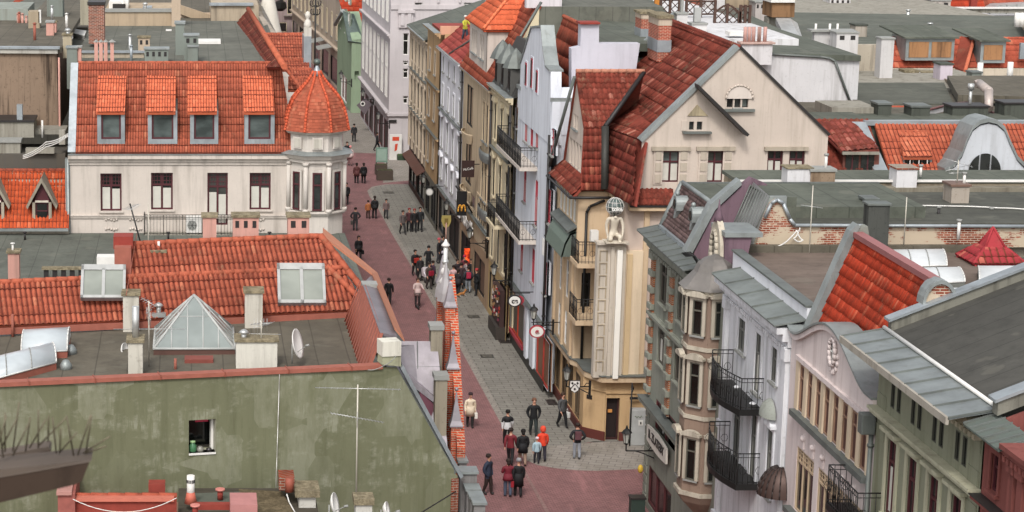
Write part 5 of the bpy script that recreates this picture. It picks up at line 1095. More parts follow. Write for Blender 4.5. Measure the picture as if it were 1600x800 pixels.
# steep lower mansard piece right of the valley and little skirt over the camera side
b = MB(); P = [oZ(945, 297, 11.7), oZ(990, 322, 11.7), V((21.25, 99.2, 14.35)), V((20.3, 104.2, 14.35))]
roof_poly(b, [V((20.3, 104.2, 14.35)), V((21.25, 99.35, 14.35)), V((22.8, 100.5, 15.7)), V((22.3, 104.6, 15.4))], OXBLOOD, tw=.22, tl=.5, amp=.045, seg=4, step=.05)
roof_poly(b, P, tile('#6f342b', .35, .5), tw=.24, tl=.42, amp=.045, seg=4)
P = [oY(985, 320, GY - 1.2), oY(1052, 320, GY - 1.2), oY(1052, 295, GY - .2), oY(990, 295, GY - .2)]; roof_poly(b, P, OXBLOOD, tw=.22, tl=.4, amp=.05, seg=4)
b.box(oY(984, 320, GY - 1.2).x, oY(1060, 320, GY - 1.2).x, GY - 1.3, GY - .2, P[0].z - .28, P[0].z - .04, YL); b.box(P[0].x - .05, P[1].x, GY - 1.35, GY - 1.25, P[0].z - .1, P[0].z - .02, DARK)
b.build('skirt_roof', c7)
# cross gable towards the street
RG = 19.0; cf = XF(RG, 110.0)
pts = [(866, 256), (903, 113), (911, 200), (905, 292)]
ay = oX(903, 113, RG); ly = V((RG, 107.4, 12.1))
gp = [(110 - ly.y, ly.z), (110 - ay.y, ay.z), (8.0, 14.7), (8.9, 11.7)]
hw = [(4.6, 5.1, 14.2, 14.9), (5.3, 5.8, 14.2, 14.9), (3.6, 4.3, 12.3, 13.6), (4.5, 5.2, 12.3, 13.6), (5.4, 6.1, 12.3, 13.6), (6.3, 7.0, 12.3, 13.6)]
wall(cf, 0, 8.9, 11.7, ay.z, hw, GW, 'cross_gable_wall', c7, clip=[(gp[0][0], 11.7), gp[0], gp[1], gp[2], gp[3]])
for a, c, z0, z1 in hw: window(cf, c7, (a + c) / 2, z0, c - a, z1 - z0, WHITE, GL, nx=1, ft=.06, sill=ZINC if z0 > 14 else None)
b = MB(); top0 = oY(902, 113, ay.y); top1 = oY(1006, 113, ay.y)
A0 = V((18.9, ay.y, ay.z)); A1 = V((top1.x, ay.y, ay.z)); B0 = V((18.9, 102.0, 14.65)); B1 = V((oY(945, 206, 102).x, 102.0, 14.65))
roof_poly(b, [B0, B1, A1, A0], OXBLOOD, tw=.24, tl=.36, amp=.06, seg=5, step=.04); ridge(b, A0 + V((0, 0, .06)), A1 + V((0, 0, .06)), tile('#a3705c', .2, .3), .12)
C0 = V((18.65, 101.0, 11.75)); C1 = V((oY(944, 296, 101).x, 101.0, 11.75)); roof_poly(b, [C0, C1, B1, B0], tile('#7c3a2f', .35, .5), tw=.24, tl=.38, amp=.06, seg=5)
b.prism([A0, A1, V((A1.x, 107.6, 13)), V((18.9, 107.6, 12.0))], (0, 0, -.15), BROWNT)
b.build('cross_roof', c7)
b = MB(); S0 = V((18.25, 107.7, 11.5)); S1 = V((18.25, 100.9, 11.5)); S2 = V((19.0, 101.2, 12.25)); S3 = V((19.0, 107.6, 12.25)); roof_poly(b, [S0, S1, S2, S3], OXBLOOD, tw=.24, tl=.38, amp=.05, seg=4); b.tube(S0 - V((.1, 0, .1)), S1 - V((.1, 0, .1)), .07, DARK); b.tube(S1 - V((.1, 0, .1)), S1 + V((2.1, 0, -.1)), .07, DARK)
a = V((B1.x, 101.95, 14.7)); b.tube(A1, a, .12, DARK, n=6); b.tube(a, V((C1.x, 100.9, 11.8)), .2, paint('#3b3a36', .6, .3), n=6); b.tube(V((18.75, 104.2, 16.85)), V((18.25, 107.7, 11.9)), .09, ZINCD, n=5); b.build('valley_gutter', c7)
# street wing
wf = XF(18.65, 107.6); WL = 6.1
orl = [(1.0 + i * .95, 1.72 + i * .95, 9.95, 11.45) for i in range(5)]
w2 = [(1.6, 2.3, 5.9, 7.8), (3.5, 4.2, 5.9, 7.8), (1.6, 2.3, 3.5, 5.2), (3.5, 4.2, 3.5, 5.2)]
wall(wf, 0, WL, 3.1, 11.6, orl + w2, YL, 'wall', c7)
for a, c, z0, z1 in orl + w2: window(wf, c7, (a + c) / 2, z0, c - a, z1 - z0, WHITE, GLL if z0 > 8 else GL, nx=1, ft=.06, cur=CURT if z0 > 8 else None, d=.03)
b = MB(); b.T = wf.M; b.prism([(.8, 0, 9.9), (6.0, 0, 9.9), (6.0, -.45, 9.65), (.8, -.45, 9.65)], (0, 0, -.1), ZINCD)
b.build('window_ledge', c7)
b = MB(); b.T = wf.M
for u in (.5, 3.0, 5.4): b.box(u - .2, u + .2, -.1, 0, 3.3, 8.3, YL)
b.prism([(1.1, 0, 8.2), (3.8, 0, 8.2), (3.8, -.5, 7.95), (3.8, -.75, 7.4), (1.1, -.75, 7.4), (1.1, -.5, 7.95)], (0, 0, 0.02), YL) if False else None
b.build('pilaster', c7)
b = MB(); b.T = wf.M; PR = [(0, 9.6), (-.3, 9.5), (-.55, 9.0), (-.7, 8.35)]
for (y0, z0), (y1, z1) in zip(PR[:-1], PR[1:]): b.prism([(1.2, y0, z0), (5.9, y0, z0), (5.9, y1, z1), (1.2, y1, z1)], (0, .05, -.08), paint('#6d7a70', .5, .2))
b.prism([(1.2, y, z) for y, z in PR] + [(1.2, 0, 8.35)], (.05, 0, 0), paint('#566058')); b.prism([(5.85, y, z) for y, z in PR] + [(5.85, 0, 8.35)], (.05, 0, 0), paint('#566058')); b.build('copper_canopy', c7)
nf = Fr((18.65, 107.6 - WL, 0), 'Y')     # camera side of the wing
nh = [(0.35, .8, 9.0, 10.6)]
wall(nf, 0, 1.9, 3.1, 11.6, [(.3, .75, 5.9, 7.6)], YL, 'wall', c7); window(nf, c7, .52, 5.9, .45, 1.7, DARK, GLD, nx=1)
body(c7, 18.95, 20.4, 107.6 - WL + .25, 107.5, 0, 11.5, YL)
bf = XF(20.1, 101.6)                       # recessed wall behind the balconies
wall(bf, 0, 2.6, 3.1, 11.6, [(.6, 1.8, 8.7, 10.8), (.6, 1.8, 5.9, 8.0), (.2, 2.3, 3.3, 5.4)], YL, 'wall', c7); window(bf, c7, 1.2, 8.7, 1.2, 2.1, BURG, GLD, d=.03); window(bf, c7, 1.2, 5.9, 1.2, 2.1, BURG, GLD, d=.03); window(bf, c7, 1.25, 3.3, 2.1, 2.1, BURG, GLD, nx=5, d=.03)
body(c7, 20.4, 21.5, GY, 103.2, 0, 11.6, YL); body(c7, 20.42, 24, 103.2, 112, 0, 14.0, YL)
for z in (8.45, 5.65):
    b = MB(); b.box(18.35, 20.1, 99.5, 101.48, z - .22, z, YL); o = b.build('balcony', c7); railing(Fr((0, 0, 0), 'Y'), o, [(18.4, 101.45), (18.4, 99.55), (20.05, 99.55)], z, 1.05, IRON, .13)
b = MB(); a = oY(917, 300, 102.9); b.path([V((19.9, 101.35, 11.2)), V((19.2, 101.35, 10.9)), V((19.05, 101.35, 10.6)), V((19.05, 101.35, 3.2))], .07, IRON); b.build('downpipe', c7)
b = MB(); pbox(b, 924, 361, 935, 378, 100.6, .4, WHITE); b.build('balcony_locker', c7)
# corner pier carrying the statue; camera-facing upper wall
uf = Fr((19.6, GY - .8, 0), 'Y')
wall(uf, 0, 3.6, 3.1, 11.7, [], plaster('#bcaca0', .2, '#937a5c'), 'wall', c7); body(c7, 20.6, 23.2, GY - .55, GY + .4, 0, 11.6, YL)
PA = oY(934, 382, GY - 1.2); PB = oY(975, 590, GY - 1.2); pz0 = PB.z
PB_ = oY(975, 382, GY - 1.2); WP = plaster('#beb4a6', .3)
ptop = PA.z
b = MB(); x0 = PA.x; x1 = oY(975, 480, GY - 1.2).x; x1b = oY(958, 480, GY - 1.2).x
b.box(x0, x1, GY - 1.2, GY - .7, pz0, ptop, WP); b.box(x0 + .62, x0 + .78, GY - 1.34, GY - 1.2, pz0, ptop - .1, WP); b.box(x0 + .9, x0 + 1.15, GY - 1.42, GY - 1.2, pz0, ptop - .25, paint('#e4e0d6', .6, 0, .04)); b.box(x1 - .1, x1 + .85, GY - 1.0, GY - .7, pz0, ptop - .35, plaster('#d2bfa4', .15)); b.box(x1 + .1, x1 + .35, GY - 1.08, GY - .99, pz0, ptop - .5, plaster('#c4ac88', .15)); b.box(x0 - .06, x1 + .1, GY - 1.36, GY - .7, ptop, ptop + .12, WP)
n = 10
for i in range(n):
    z0 = pz0 + .3 + (ptop - pz0 - .5) * i / n; h_ = (ptop - pz0 - .5) / n
    for xx0, xx1 in ((x0 + .1, x0 + .16), (x0 + .42, x0 + .48)): b.box(xx0, xx1, GY - 1.23, GY - 1.2, z0, z0 + h_ * .85, plaster('#a89a84', .4))
    b.box(x0 + .1, x0 + .48, GY - 1.24, GY - 1.2, z0 + h_ * .8, z0 + h_ * .86, plaster('#a89a84', .4))
b.build('statue_pier', c7)
b = MB(); b.box(oY(1000, 500, GY - .85).x, oY(1008, 500, GY - .85).x, GY - .95, GY - .8, 3.1, 11.5, YL); b.build('pilaster', c7)
# ground floor with shop windows and doorway
b = MB(); b.prism([(18.55, 107.7, 3.0), (18.55, 101.6, 3.0), (18.8, 101.0, 3.0), (18.8, 99.2, 3.0), (19.4, 98.0, 3.0), (22.5, 98.0, 3.0), (22.5, 107.7, 3.0)], (0, 0, .28), YL); b.prism([(18.5, 107.7, 3.28), (18.5, 101.6, 3.28), (18.75, 101.0, 3.28), (18.75, 99.2, 3.28), (19.37, 97.93, 3.28), (22.5, 97.93, 3.28), (22.5, 107.7, 3.28)], (0, 0, .05), ZINCD); b.build('string_course', c7)
OC = plaster('#bfa079', .25, '#8f7350')
ff = XF(18.85, 107.6)
sh = [(.3, 1.6, .5, 2.7), (2.1, 3.5, .5, 2.7), (4.0, 5.3, .5, 2.7), (5.9, 7.3, .5, 2.7)]
wall(ff, 0, 8.2, 0, 3.0, sh, OC, 'ground_floor_wall', c7)
for s in sh: fill(ff, c7, *s, paint('#4d4a44', .2), fm=paint('#5b4a38'), n=1)
b = MB(); b.T = ff.M; b.box(-.02, 8.25, -.08, 0, 0, .45, paint('#5c2e28')); b.build('plinth', c7)
body(c7, 19.15, 22.5, 99.6, 107.5, 0, 3.0, OC)
kf = Fr((18.85, 99.4, 0), 'Y', -pi / 4)   # cut-off corner
wall(kf, 0, 1.25, 0, 3.0, [], OC, 'ground_floor_wall', c7); b = MB(); b.T = kf.M; b.box(0, 1.3, -.08, 0, 0, .45, paint('#5c2e28')); b.box(.2, .5, -.03, 0, 1.9, 2.1, DARK); b.build('plinth', c7)
df = Fr((19.74, 98.5, 0), 'Y')
d0 = px4(df, 948, 622, 966, 694); wall(df, 0, 3.2, 0, 3.0, [(max(.05, d0[0]), d0[1], 0, d0[3])], OC, 'ground_floor_wall', c7, rev=.3)
fill(df, c7, max(.05, d0[0]), d0[1], 0, d0[3], paint('#241a19'), d=.3, name='door', fm=paint('#3a1f1e'))
b = MB(); b.T = df.M; b.box(d0[1], d0[1] + .5, -.07, 0, 0, .45, paint('#5c2e28')); b.box(d0[0] + .12, d0[0] + .32, .2, .26, 1.35, 1.5, paint('#c98a4a')); b.build('plinth', c7)
b = MB(); b.prism([(19.74, 98.42, 2.35), (19.74, 98.42, 3.0), (22.2, 98.42, 3.0), (22.2, 98.42, 2.35)], (0, .1, 0), OC); b.prism([(18.8, 99.35, 2.4), (18.8, 99.35, 3.0), (19.74, 98.42, 3.0), (19.74, 98.42, 2.4)], (.1, .1, 0), OC); b.build('fascia', c7)
body(c7, 19.8, 22.5, 98.9, 99.6, 0, 3.0, OC)
# chimneys on the ridge
rb = brick('#a8452f', '#7d3022', '#b59a86', .9)
def stack(x0, x1, y0, y1, Y, dep):
    A_ = oY(x0, y0, Y); B_ = oY(x1, y1, Y); o = bpy.data.objects
    b = MB(); h_ = A_.z - B_.z; b.box(A_.x, B_.x, Y, Y + dep, B_.z - 1.0, A_.z - h_ * .38, rb); b.box(A_.x - .02, B_.x + .02, Y - .02, Y + dep + .02, A_.z - h_ * .38, A_.z - h_ * .1, plaster('#b5a593', .3)); b.box(A_.x - .1, B_.x + .1, Y - .1, Y + dep + .1, A_.z - h_ * .12, A_.z, MOSS); b.box(A_.x - .03, B_.x + .03, Y - .03, Y + dep + .03, B_.z - .5, B_.z - .1 + .2, ZINCB); b.build('chimney', c7)
stack(1030, 1048, 24, 66, 108.5, 2.4); stack(1003, 1022, 18, 48, 116, 1.6)
# statue of a kneeling giant holding a lettered globe
ATL = (oY(958, 383, GY - 1.05), ptop + .12)
# ============================================================ near right: green and brick corner house with brown bay
NX = 19.6; Y6 = 88.8; N6 = 76.3
n6 = root('striped_corner_house', 'green and brick striped corner house with brown corner bay and slate mansard', 'house', (NX, 82, 0))
f6 = XF(NX, Y6); SG = plaster('#85867b', .35, '#565a4c'); BB = plaster('#897567', .25, '#5f4a40'); CT = plaster('#b3aa9a', .35)
def H(fr, x0, x1, yt, yb, xr=None): a = fr.hit(x0, yt); c = fr.hit(x1, yt); e = fr.hit(x0, yb); return (a.x, c.x, e.z, a.z)
wn = [H(f6, 1033, 1045, 406, 474), H(f6, 1061, 1073, 430, 495), H(f6, 1030, 1041, 505, 567), H(f6, 1056, 1067, 527, 595)]
wn[1] = wn[1][:2] + wn[0][2:]; wn[3] = wn[3][:2] + wn[2][2:]
sw = H(f6, 1025, 1058, 622, 690); g0 = H(f6, 1014, 1053, 725, 800); L6 = Y6 - N6
wall(f6, 0, L6, 3.9, 12.0, wn + [sw], SG, 'wall', n6); wall(f6, 0, L6, 0, 3.9, [(g0[0], g0[1] - .2, .3, min(3.3, g0[3]))], SG, 'ground_floor_wall', n6); body(n6, NX + .3, 29, N6 + .05, Y6 - .02, 0, 11.9, plaster('#b9a892', .3))
for a, c, z0, z1 in wn: window(f6, n6, (a + c) / 2, z0, c - a, z1 - z0, paint('#4f4a42'), GL, sill=SG, trim=SG, tw=.22, ft=.1, top=.3, d=.04)
fill(f6, n6, *sw, paint('#4f4a44', .2), fm=paint('#5f2c2e'), n=1, name='shop_window'); fill(f6, n6, g0[0], g0[1] - .2, .3, min(3.3, g0[3]), paint('#2d2120', .2), fm=paint('#4c2526'), n=2)
b = MB(); b.T = f6.M; a = f6.hit(1048, 650); c = f6.hit(1056, 650); m0 = sw[0] + (sw[1] - sw[0]) * .58
b.box(m0, m0 + (sw[1] - sw[0]) * .27, .1, .13, sw[2] + .15, sw[2] + (sw[3] - sw[2]) * .75, WHITE); b.path([(m0 + .35 + cos(t) * .2, .09, sw[2] + 1.0 + sin(t) * .25) for t in [i * .5 for i in range(10)]], .02, DARK, n=4)
for i in range(5): b.ball((sw[0] + (sw[1] - sw[0]) * .3, .11, sw[2] + .3 + i * .35), .1, WHITE, sy=.2, n=8)
b.build('shop_poster', n6)
RB_ = brick('#a5633f', '#8a4b30', '#9a8f7d', 1.0)
b = MB(); b.T = f6.M
for u in (.25, (wn[0][1] + wn[1][0]) / 2, wn[1][1] + .55): b.box(u - .28, u + .28, -.09, 0, 5.0, 11.3, RB_)
b.build('brick_strip', n6)
for u in (.25, (wn[0][1] + wn[1][0]) / 2, wn[1][1] + .55):
    b = MB(); b.T = f6.M
    for i in range(9): z = 5.1 + i * .72; b.box(u - .34, u + .34, -.2, 0, z, z + .26, SG, .04)
    b.build('quoin', n6)
cornice(f6, n6, -.1, 8.2, 11.25, ((.15, .14), (.3, .2), (.45, .2)), SG, dent=.45)
seamed(f6, n6, -.5, 8.2, -.65, 11.93, .25, 12.12, ZINCD, 1.0)
cornice(f6, n6, -.1, 8.0, 4.5, ((.2, .15), (.4, .18)), SG, 'string_course', top=ZINCD); cornice(f6, n6, -.1, 8, 8.3, ((.1, .15), (.2, .12)), SG, 'string_course')
b = MB(); b.T = f6.M
for i in range(10): b.box(-.04, .55, -.05, 0, .2 + i * .42, .55 + i * .42, SG, .02)
b.build('rustication', n6)
# mansard, slates
a = V((19.85, Y6, 12.15)); c = V((19.85, 83.2, 12.15)); up = V((.85, 0, 1.95))
b = MB(); roof_poly(b, [a, c, c + up, a + up], SCALE, tw=.2, tl=.16, amp=.012, seg=2, step=.02, kind='flat'); b.box(20.7, 29, 83.0, Y6, 13.6, 14.05, FELTG); b.prism([a + V((0, .02, 0)), a + up + V((0, .02, 0)), V((29, Y6 + .02, 14.1)), V((29, Y6 + .02, 12))], (0, .12, 0), ZINCD)
b.box(19.75, 19.95, 83.2, Y6, 12.05, 12.3, ZINCB); b.tube(a + up, c + up, .1, ZINC, n=6); b.tube(a, a + up, .14, ZINC, n=6); b.tube(c, c + up, .2, ZINC, n=6); b.build('mansard_roof', n6)
for px_, py_ in ((1058, 318), (1083, 336)):
    p = oX(px_, py_, 20.15); b = MB(); b.T = Matrix.Translation(p) @ Matrix.Rotation(-pi / 2, 4, 'Z')
    b.prism([(.34 * cos(t), -.1, .34 * sin(t)) for t in [pi * i / 10 for i in range(11)]] + [(-.34, -.1, -.25), (.34, -.1, -.25)], (0, .9, 0), ZINC); b.prism([(.2 * cos(t), -.13, .2 * sin(t) - .02) for t in [2 * pi * i / 14 for i in range(14)]], (0, .04, 0), GLD)
    b.ball((0, 0, .42), .1, ZINC, n=8); b.prism([(-.2, -.05, -.25), (.2, -.05, -.25), (.08, -.12, -.6), (-.08, -.12, -.6)], (0, .3, 0), ZINC); b.build('round_dormer', n6)
# middle coping wall and metal seamed mansard
PUR = plaster('#6f5a63', .5, '#4c4046')
b = MB(); b.prism([(19.75, 83.2, 12.0), (20.6, 83.2, 13.9), (21.6, 83.2, 14.9), (22.0, 83.2, 15.25), (22.6, 83.2, 15.0), (22.6, 83.2, 12.0)], (0, -.45, 0), PUR)
b.prism([(19.75, 83.25, 12.2), (20.6, 83.25, 14.0), (21.6, 83.25, 15.0), (21.5, 83.25, 15.2), (20.4, 83.25, 14.2), (19.5, 83.25, 12.3)], (0, -.6, 0), ZINC); b.build('party_wall', n6)
b = MB(); q0 = V((21.0, 82.7, 12.5)); q1 = V((21.0, 79.9, 12.5)); u1 = V((.95, 0, 2.5)); P = [q0, q1, q1 + u1, q0 + u1 + V((.1, 0, .1))]; b.prism(P, (.1, 0, -.1), zinc('#8b8a88', .45)); 
for i in range(9): s = q0.lerp(q1, i / 8); b.tube(s, s + u1, .03, ZINCD, n=4)
b.prism([q1 + V((0, -.02, -.5)), q1 + u1 + V((0, -.02, 0)), V((22.6, 79.88, 15.0)), V((22.6, 79.88, 12.0))], (0, .15, 0), ZINC); b.box(21.95, 23, 79.95, 83, 12, 14.95, FELTG); b.build('metal_mansard', n6)
# oval window panel and its dormer
b = MB(); b.prism([(19.85, 77.9, 11.9), (20.5, 77.9, 11.9), (20.85, 77.9, 13.95), (19.85, 77.9, 13.95)], (0, 2.0, 0), PUR); b.box(19.8, 21.2, 77.8, 80.0, 13.8, 13.97, ZINC); b.build('dormer', n6)
of = XF(19.72, 80.0); b = MB(); b.T = of.M; prof = [(0, 11.8), (2.1, 11.8), (2.0, 12.6), (1.85, 13.4), (1.6, 13.95), (1.2, 14.25), (.8, 14.2), (.45, 13.9), (.2, 13.3), (.05, 12.6)]
b.prism([(u, 0, z) for u, z in prof], (0, .22, 0), CT); b.path([(1.05 + .42 * cos(t), -.03, 13.2 + .65 * sin(t)) for t in [2 * pi * i / 16 for i in range(17)]], .09, CT, n=6); b.prism([(1.05 + .36 * cos(t), -.02, 13.2 + .58 * sin(t)) for t in [2 * pi * i / 16 for i in range(16)]], (0, .04, 0), GLD)
b.lathe((1.05, .1, 14.2), [(.2, 0), (.12, .25), (.06, .5), (.01, .85)], PUR, n=8); b.build('oval_window_gable', n6)
b = MB()
for i in range(4): b.path([V((19.5, 80.2 - i * .2, 12.2)), V((19.2, 80.6 - i * .25, 12.7)), V((18.95, 80.9 - i * .2, 12.6))], .03, IRON, n=4)
b.build('iron_scroll', n6)
# bay
bc = V((19.6, 78.2, 0)); BR_ = 1.08
b = MB()
def oc(r, z0, z1, m, r1=None): b.lathe((bc.x, bc.y, 0), [(r, z0), (r1 or r, z1)], m, n=8, sm=False, a0=pi / 8, a1=2 * pi + pi / 8)
oc(BR_, 3.9, 11.75, BB); b.build('bay_wall', n6)
b = MB(); oc(.5, 3.1, 3.6, BB, 1.0); oc(1.0, 3.6, 3.9, BB, BR_ + .1); oc(BR_ + .12, 3.9, 4.05, CT); oc(BR_ + .06, 6.9, 7.05, CT); oc(BR_ + .15, 11.7, 11.88, CT); oc(BR_ + .06, 9.55, 9.7, CT); b.build('bay_moulding', n6)
b = MB(); b.lathe((bc.x, bc.y, 0), [(BR_ + .28, 11.88), (BR_ + .1, 12.05), (BR_ * .75, 12.45), (BR_ * .62, 12.75), (BR_ * .4, 12.95), (.02, 13.1)], zinc('#79746f', .6), n=8, sm=False, a0=pi / 8, a1=2 * pi + pi / 8); b.build('bay_roof', n6)
for k in range(3):
    ang = -pi + k * pi / 4; n_ = V((cos(ang), sin(ang), 0)); fr = Fr(bc + n_ * (BR_ * cos(pi / 8)), 'Y', ang + pi / 2)
    for z0, h_ in ((10.15, 1.35), (7.45, 1.65), (4.55, 1.6)): window(fr, n6, 0, z0, .42, h_, paint('#5d5a50'), GLD, nx=1, ft=.05, top=.3, d=-.12, trim=CT, tw=.13, hood='arc', sill=GREY)
# side roofs and the brick firewall with the flat roofs behind
b = MB(); pz([(1075, 300), (1640, 300), (1640, 349), (1240, 349), (1160, 335)], 13.6, .4, felt('#626259', 1.5, 'y'), b)
b.build('flat_roof', n6)
b = MB(); b.box(NX + 3, 50, 79.95, 90.5, 0, 13.1, plaster('#9a8f80', .4)); b.build('wall', n6)
fw = MB(); BP = brick('#96513b', '#713a2b', '#b5a695', 1.0, .48)
ps = [(1178, 392), (1195, 340), (1205, 318), (1214, 312), (1224, 318), (1234, 342), (1242, 352), (1640, 354), (1640, 386), (1300, 388)]
fw.prism([oY(x, y, 79.6) for x, y in ps] , (0, .35, 0), BP); fw.build('firewall', n6)
b = MB(); P = [oY(x, y, 79.5) for x, y in ps[1:8]]; b.path(P, .07, ZINCB, n=6); b.build('coping', n6)
rh = root('grey_flat_roof_house', 'house with wide grey flat roof, rusty chimneys and beige upstand behind the brick firewall', 'house', (26, 92, 0))
b = MB(); b.box(23.6, 50, 90.6, 93.4, 0, 13.75, plaster('#a89a84', .5)); b.build('wall', rh)
b = MB(); b.box(23.5, 50, 90.6, 93.5, 13.75, 13.9, FELTG); b.box(23.5, 50, 90.45, 90.6, 13.84, 13.93, WHITE); b.box(23.5, 50, 89.9, 90.55, 13.4, 13.68, plaster('#7c7668', .6)); b.build('roof', rh)
WC = plaster('#c6c4c4', .3)
chimney(rh, 1231, 262, 1268, 294, 89.6, .9, WC, ch=.06); chimney(rh, 1268, 264, 1303, 308, 89.5, .9, plaster('#8d7a66', .8, '#54402f'), ch=.12, capm=GREY); chimney(rh, 1402, 262, 1432, 292, 90.0, 1.0, WC, ch=.08, capm=BRICK)
chimney(rh, 1488, 288, 1512, 338, 86.5, 1.0, plaster('#a0968a', .7, '#6c5a4a'), ch=.1, capm=paint('#6e564a')); chimney(rh, 1353, 310, 1370, 344, 84, .8, plaster('#5d5f58', .6), ch=.1, capm=ZINCD); chimney(rh, 1358, 318, 1387, 385, 78.9, .6, plaster('#494a46', .7, '#222222'), ch=.08, capm=ZINCD)
for x, y0, y1, Y in ((1290, 243, 265, 89.8), (1466, 325, 344, 84), (1549, 327, 334, 85), (1506, 272, 290, 86.8), (1497, 346, 374, 79.1), (1438, 260, 276, 91)):
    b = MB(); p = oY(x, y0, Y); q = oY(x, y1, Y); b.tube(q, V((q.x, Y, p.z)), .06, WHITE if x in (1290, 1497, 1438, 1506) else DARK, n=8); b.tube(V((q.x, Y, p.z)), V((q.x, Y, p.z + .08)), .1, GREY, n=8); b.build('vent_pipe', rh)
aerial(1263, 290, 420, 79.2, 'aerial pole with side arm in front of the plastered brick firewall', [(.75, (1, -.3, -.1), 3, .8, .1, False)], .02)
aerial(1412, 308, 384, 79.2, 'thin dark pole beside the black chimney stack at the brick firewall', [], .02)
aerial(1495, 250, 290, 86.8, 'star shaped white aerial on the tall grey chimney behind the brick firewall', [(.9, (-1, .3, .3), 6, 1.2, .3, False), (.7, (-1, -.3, -.2), 5, 1.2, .2, True), (.5, (1, .3, 0), 4, .8, .2, False)])
cable('cable', 'bundle of white cables looped on the brick firewall', [oY(1175, 392, 79.3), oY(1215, 385, 79.3), oY(1245, 360, 79.3), oY(1255, 375, 79.3), oY(1240, 372, 79.3), oY(1250, 356, 79.3)], .03, WHITE, .1)
cable('cable', 'white cable trailing over the flat roof behind the brick firewall', [oZ(1400, 322, 13.65), oZ(1480, 322, 13.65), oZ(1560, 325, 13.65), oZ(1610, 328, 13.65)], .03, WHITE, -.02)
# ============================================================ white facade house with iron balconies
n4 = root('white_balcony_house', 'white stuccoed house with two bowed iron balconies, shell hood and copper canopy', 'house', (NX, 72, 0))
Y4 = 76.3; N4 = 67.8; f4 = XF(NX, Y4); L4 = Y4 - N4; W4 = plaster('#cfcfd1', .4, '#83827f')
r1 = [H(f4, 1156, 1167, 494, 548), H(f4, 1183, 1192, 516, 605), H(f4, 1208, 1217, 539, 595)]; zt1, zb1 = r1[0][3], r1[0][2]
r1 = [(a, c, (zb1 if i != 1 else zb1 - .9), zt1) for i, (a, c, _, _) in enumerate(r1)]
r2 = [(a, c, r1[1][2] - 3.1, r1[1][2] - .75) for a, c, _, _ in r1]
r3 = [(a, c, .9, 3.1) for a, c, _, _ in r1]
wall(f4, 0, L4, 3.3, 12.65, r1 + r2, W4, 'wall', n4); wall(f4, 0, L4, 0, 3.3, r3, CRM, 'ground_floor_wall', n4); body(n4, NX + .3, 30, N4 + .03, Y4 - .03, 0, 12.5, W4)
for i, (a, c, z0, z1) in enumerate(r1 + r2): window(f4, n4, (a + c) / 2, z0, c - a, z1 - z0, paint('#6f6e68'), GL, trim=W4, tw=.16, sill=GREY, nx=2, ft=.06, d=.02, hood=None if i < 3 else ('arc' if i == 5 else None))
for s in r3: fill(f4, n4, *s, GLD, fm=CRM, n=1)
cornice(f4, n4, 0, L4, 12.0, ((.12, .2), (.3, .25), (.5, .2)), W4, dent=.28)
b = MB(); b.T = f4.M; b.bm.free(); seamed(f4, n4, 0, L4, -.6, 12.7, .44, 12.9, zinc('#7f8480', .55), 1.9)
b = MB(); b.box(20.05, 20.3, N4, Y4 + 1.2, 12.5, 13.35, plaster('#d6d6da', .1)); b.box(19.98, 20.38, N4 - .02, Y4 + 1.2, 13.35, 13.42, ZINCD); b.box(20.3, 24, N4, N4 + .25, 12.5, 13.3, W4); b.build('parapet', n4)
b = MB(); b.box(20.3, 30, N4 + .27, 79.5, 12.5, 12.95, felt('#85756a', 1.1, 'y')); b.box(20.3, 30, 79.2, 79.58, 12.9, 13.2, FELTD); b.build('flat_roof', n4)
b = MB(); b.T = f4.M
for u in (.12, L4 - .45): b.box(u, u + .34, -.14, 0, 3.5, 11.9, W4); b.box(u - .06, u + .4, -.2, 0, 11.5, 11.95, W4, .03); b.box(u - .06, u + .4, -.2, 0, 7.0, 7.3, W4); b.box(u - .06, u + .4, -.24, 0, 3.4, 3.8, W4)
b.build('pilaster', n4)
b = MB(); b.T = f4.M; z = r2[2][3] + .5; u = (r2[2][0] + r2[2][1]) / 2
b.lathe((u, -.05, z), [(.62, 0), (.6, .2), (.45, .42), (.22, .56), (.02, .6)], plaster('#8d9088', .4), n=10, a0=pi, a1=2 * pi, sy=.6); b.build('shell_hood', n4)
b = MB(); b.T = f4.M
for a, c, z0, z1 in r2: b.ball(((a + c) / 2, -.12, z1 + .28), .16, W4, n=8); b.ball(((a + c) / 2 - .25, -.1, z1 + .22), .1, W4, n=8); b.ball(((a + c) / 2 + .25, -.1, z1 + .22), .1, W4, n=8)
b.build('stucco_ornament', n4)
balc(n4, f4, 1143, 1192, (610, 622), .75, 1.1, IRON, True, .22, .35); balc(n4, f4, 1138, 1186, (722, 738), .75, 1.1, IRON, True, .22, .35)
p = oX(1192, 772, 19.0); b = MB(); 
for i in range(10):
    t0 = pi + pi * i / 10; t1 = pi + pi * (i + 1) / 10
    for k in range(6):
        f0 = pi / 2 * k / 6; f1 = pi / 2 * (k + 1) / 6
        Q = lambda t, f: V((NX + sin(t) * cos(f) * .78, p.y + cos(t) * cos(f) * .72, p.z + sin(f) * 1.0))
        b.poly([Q(t0, f0), Q(t1, f0), Q(t1, f1), Q(t0, f1)], paint('#4b3a34', .5, .4), True)
    b.path([Q(t0, pi / 2 * k / 6) * 1.0 for k in range(7)], .03, paint('#2f2623'), n=4)
b.build('domed_canopy', n4)
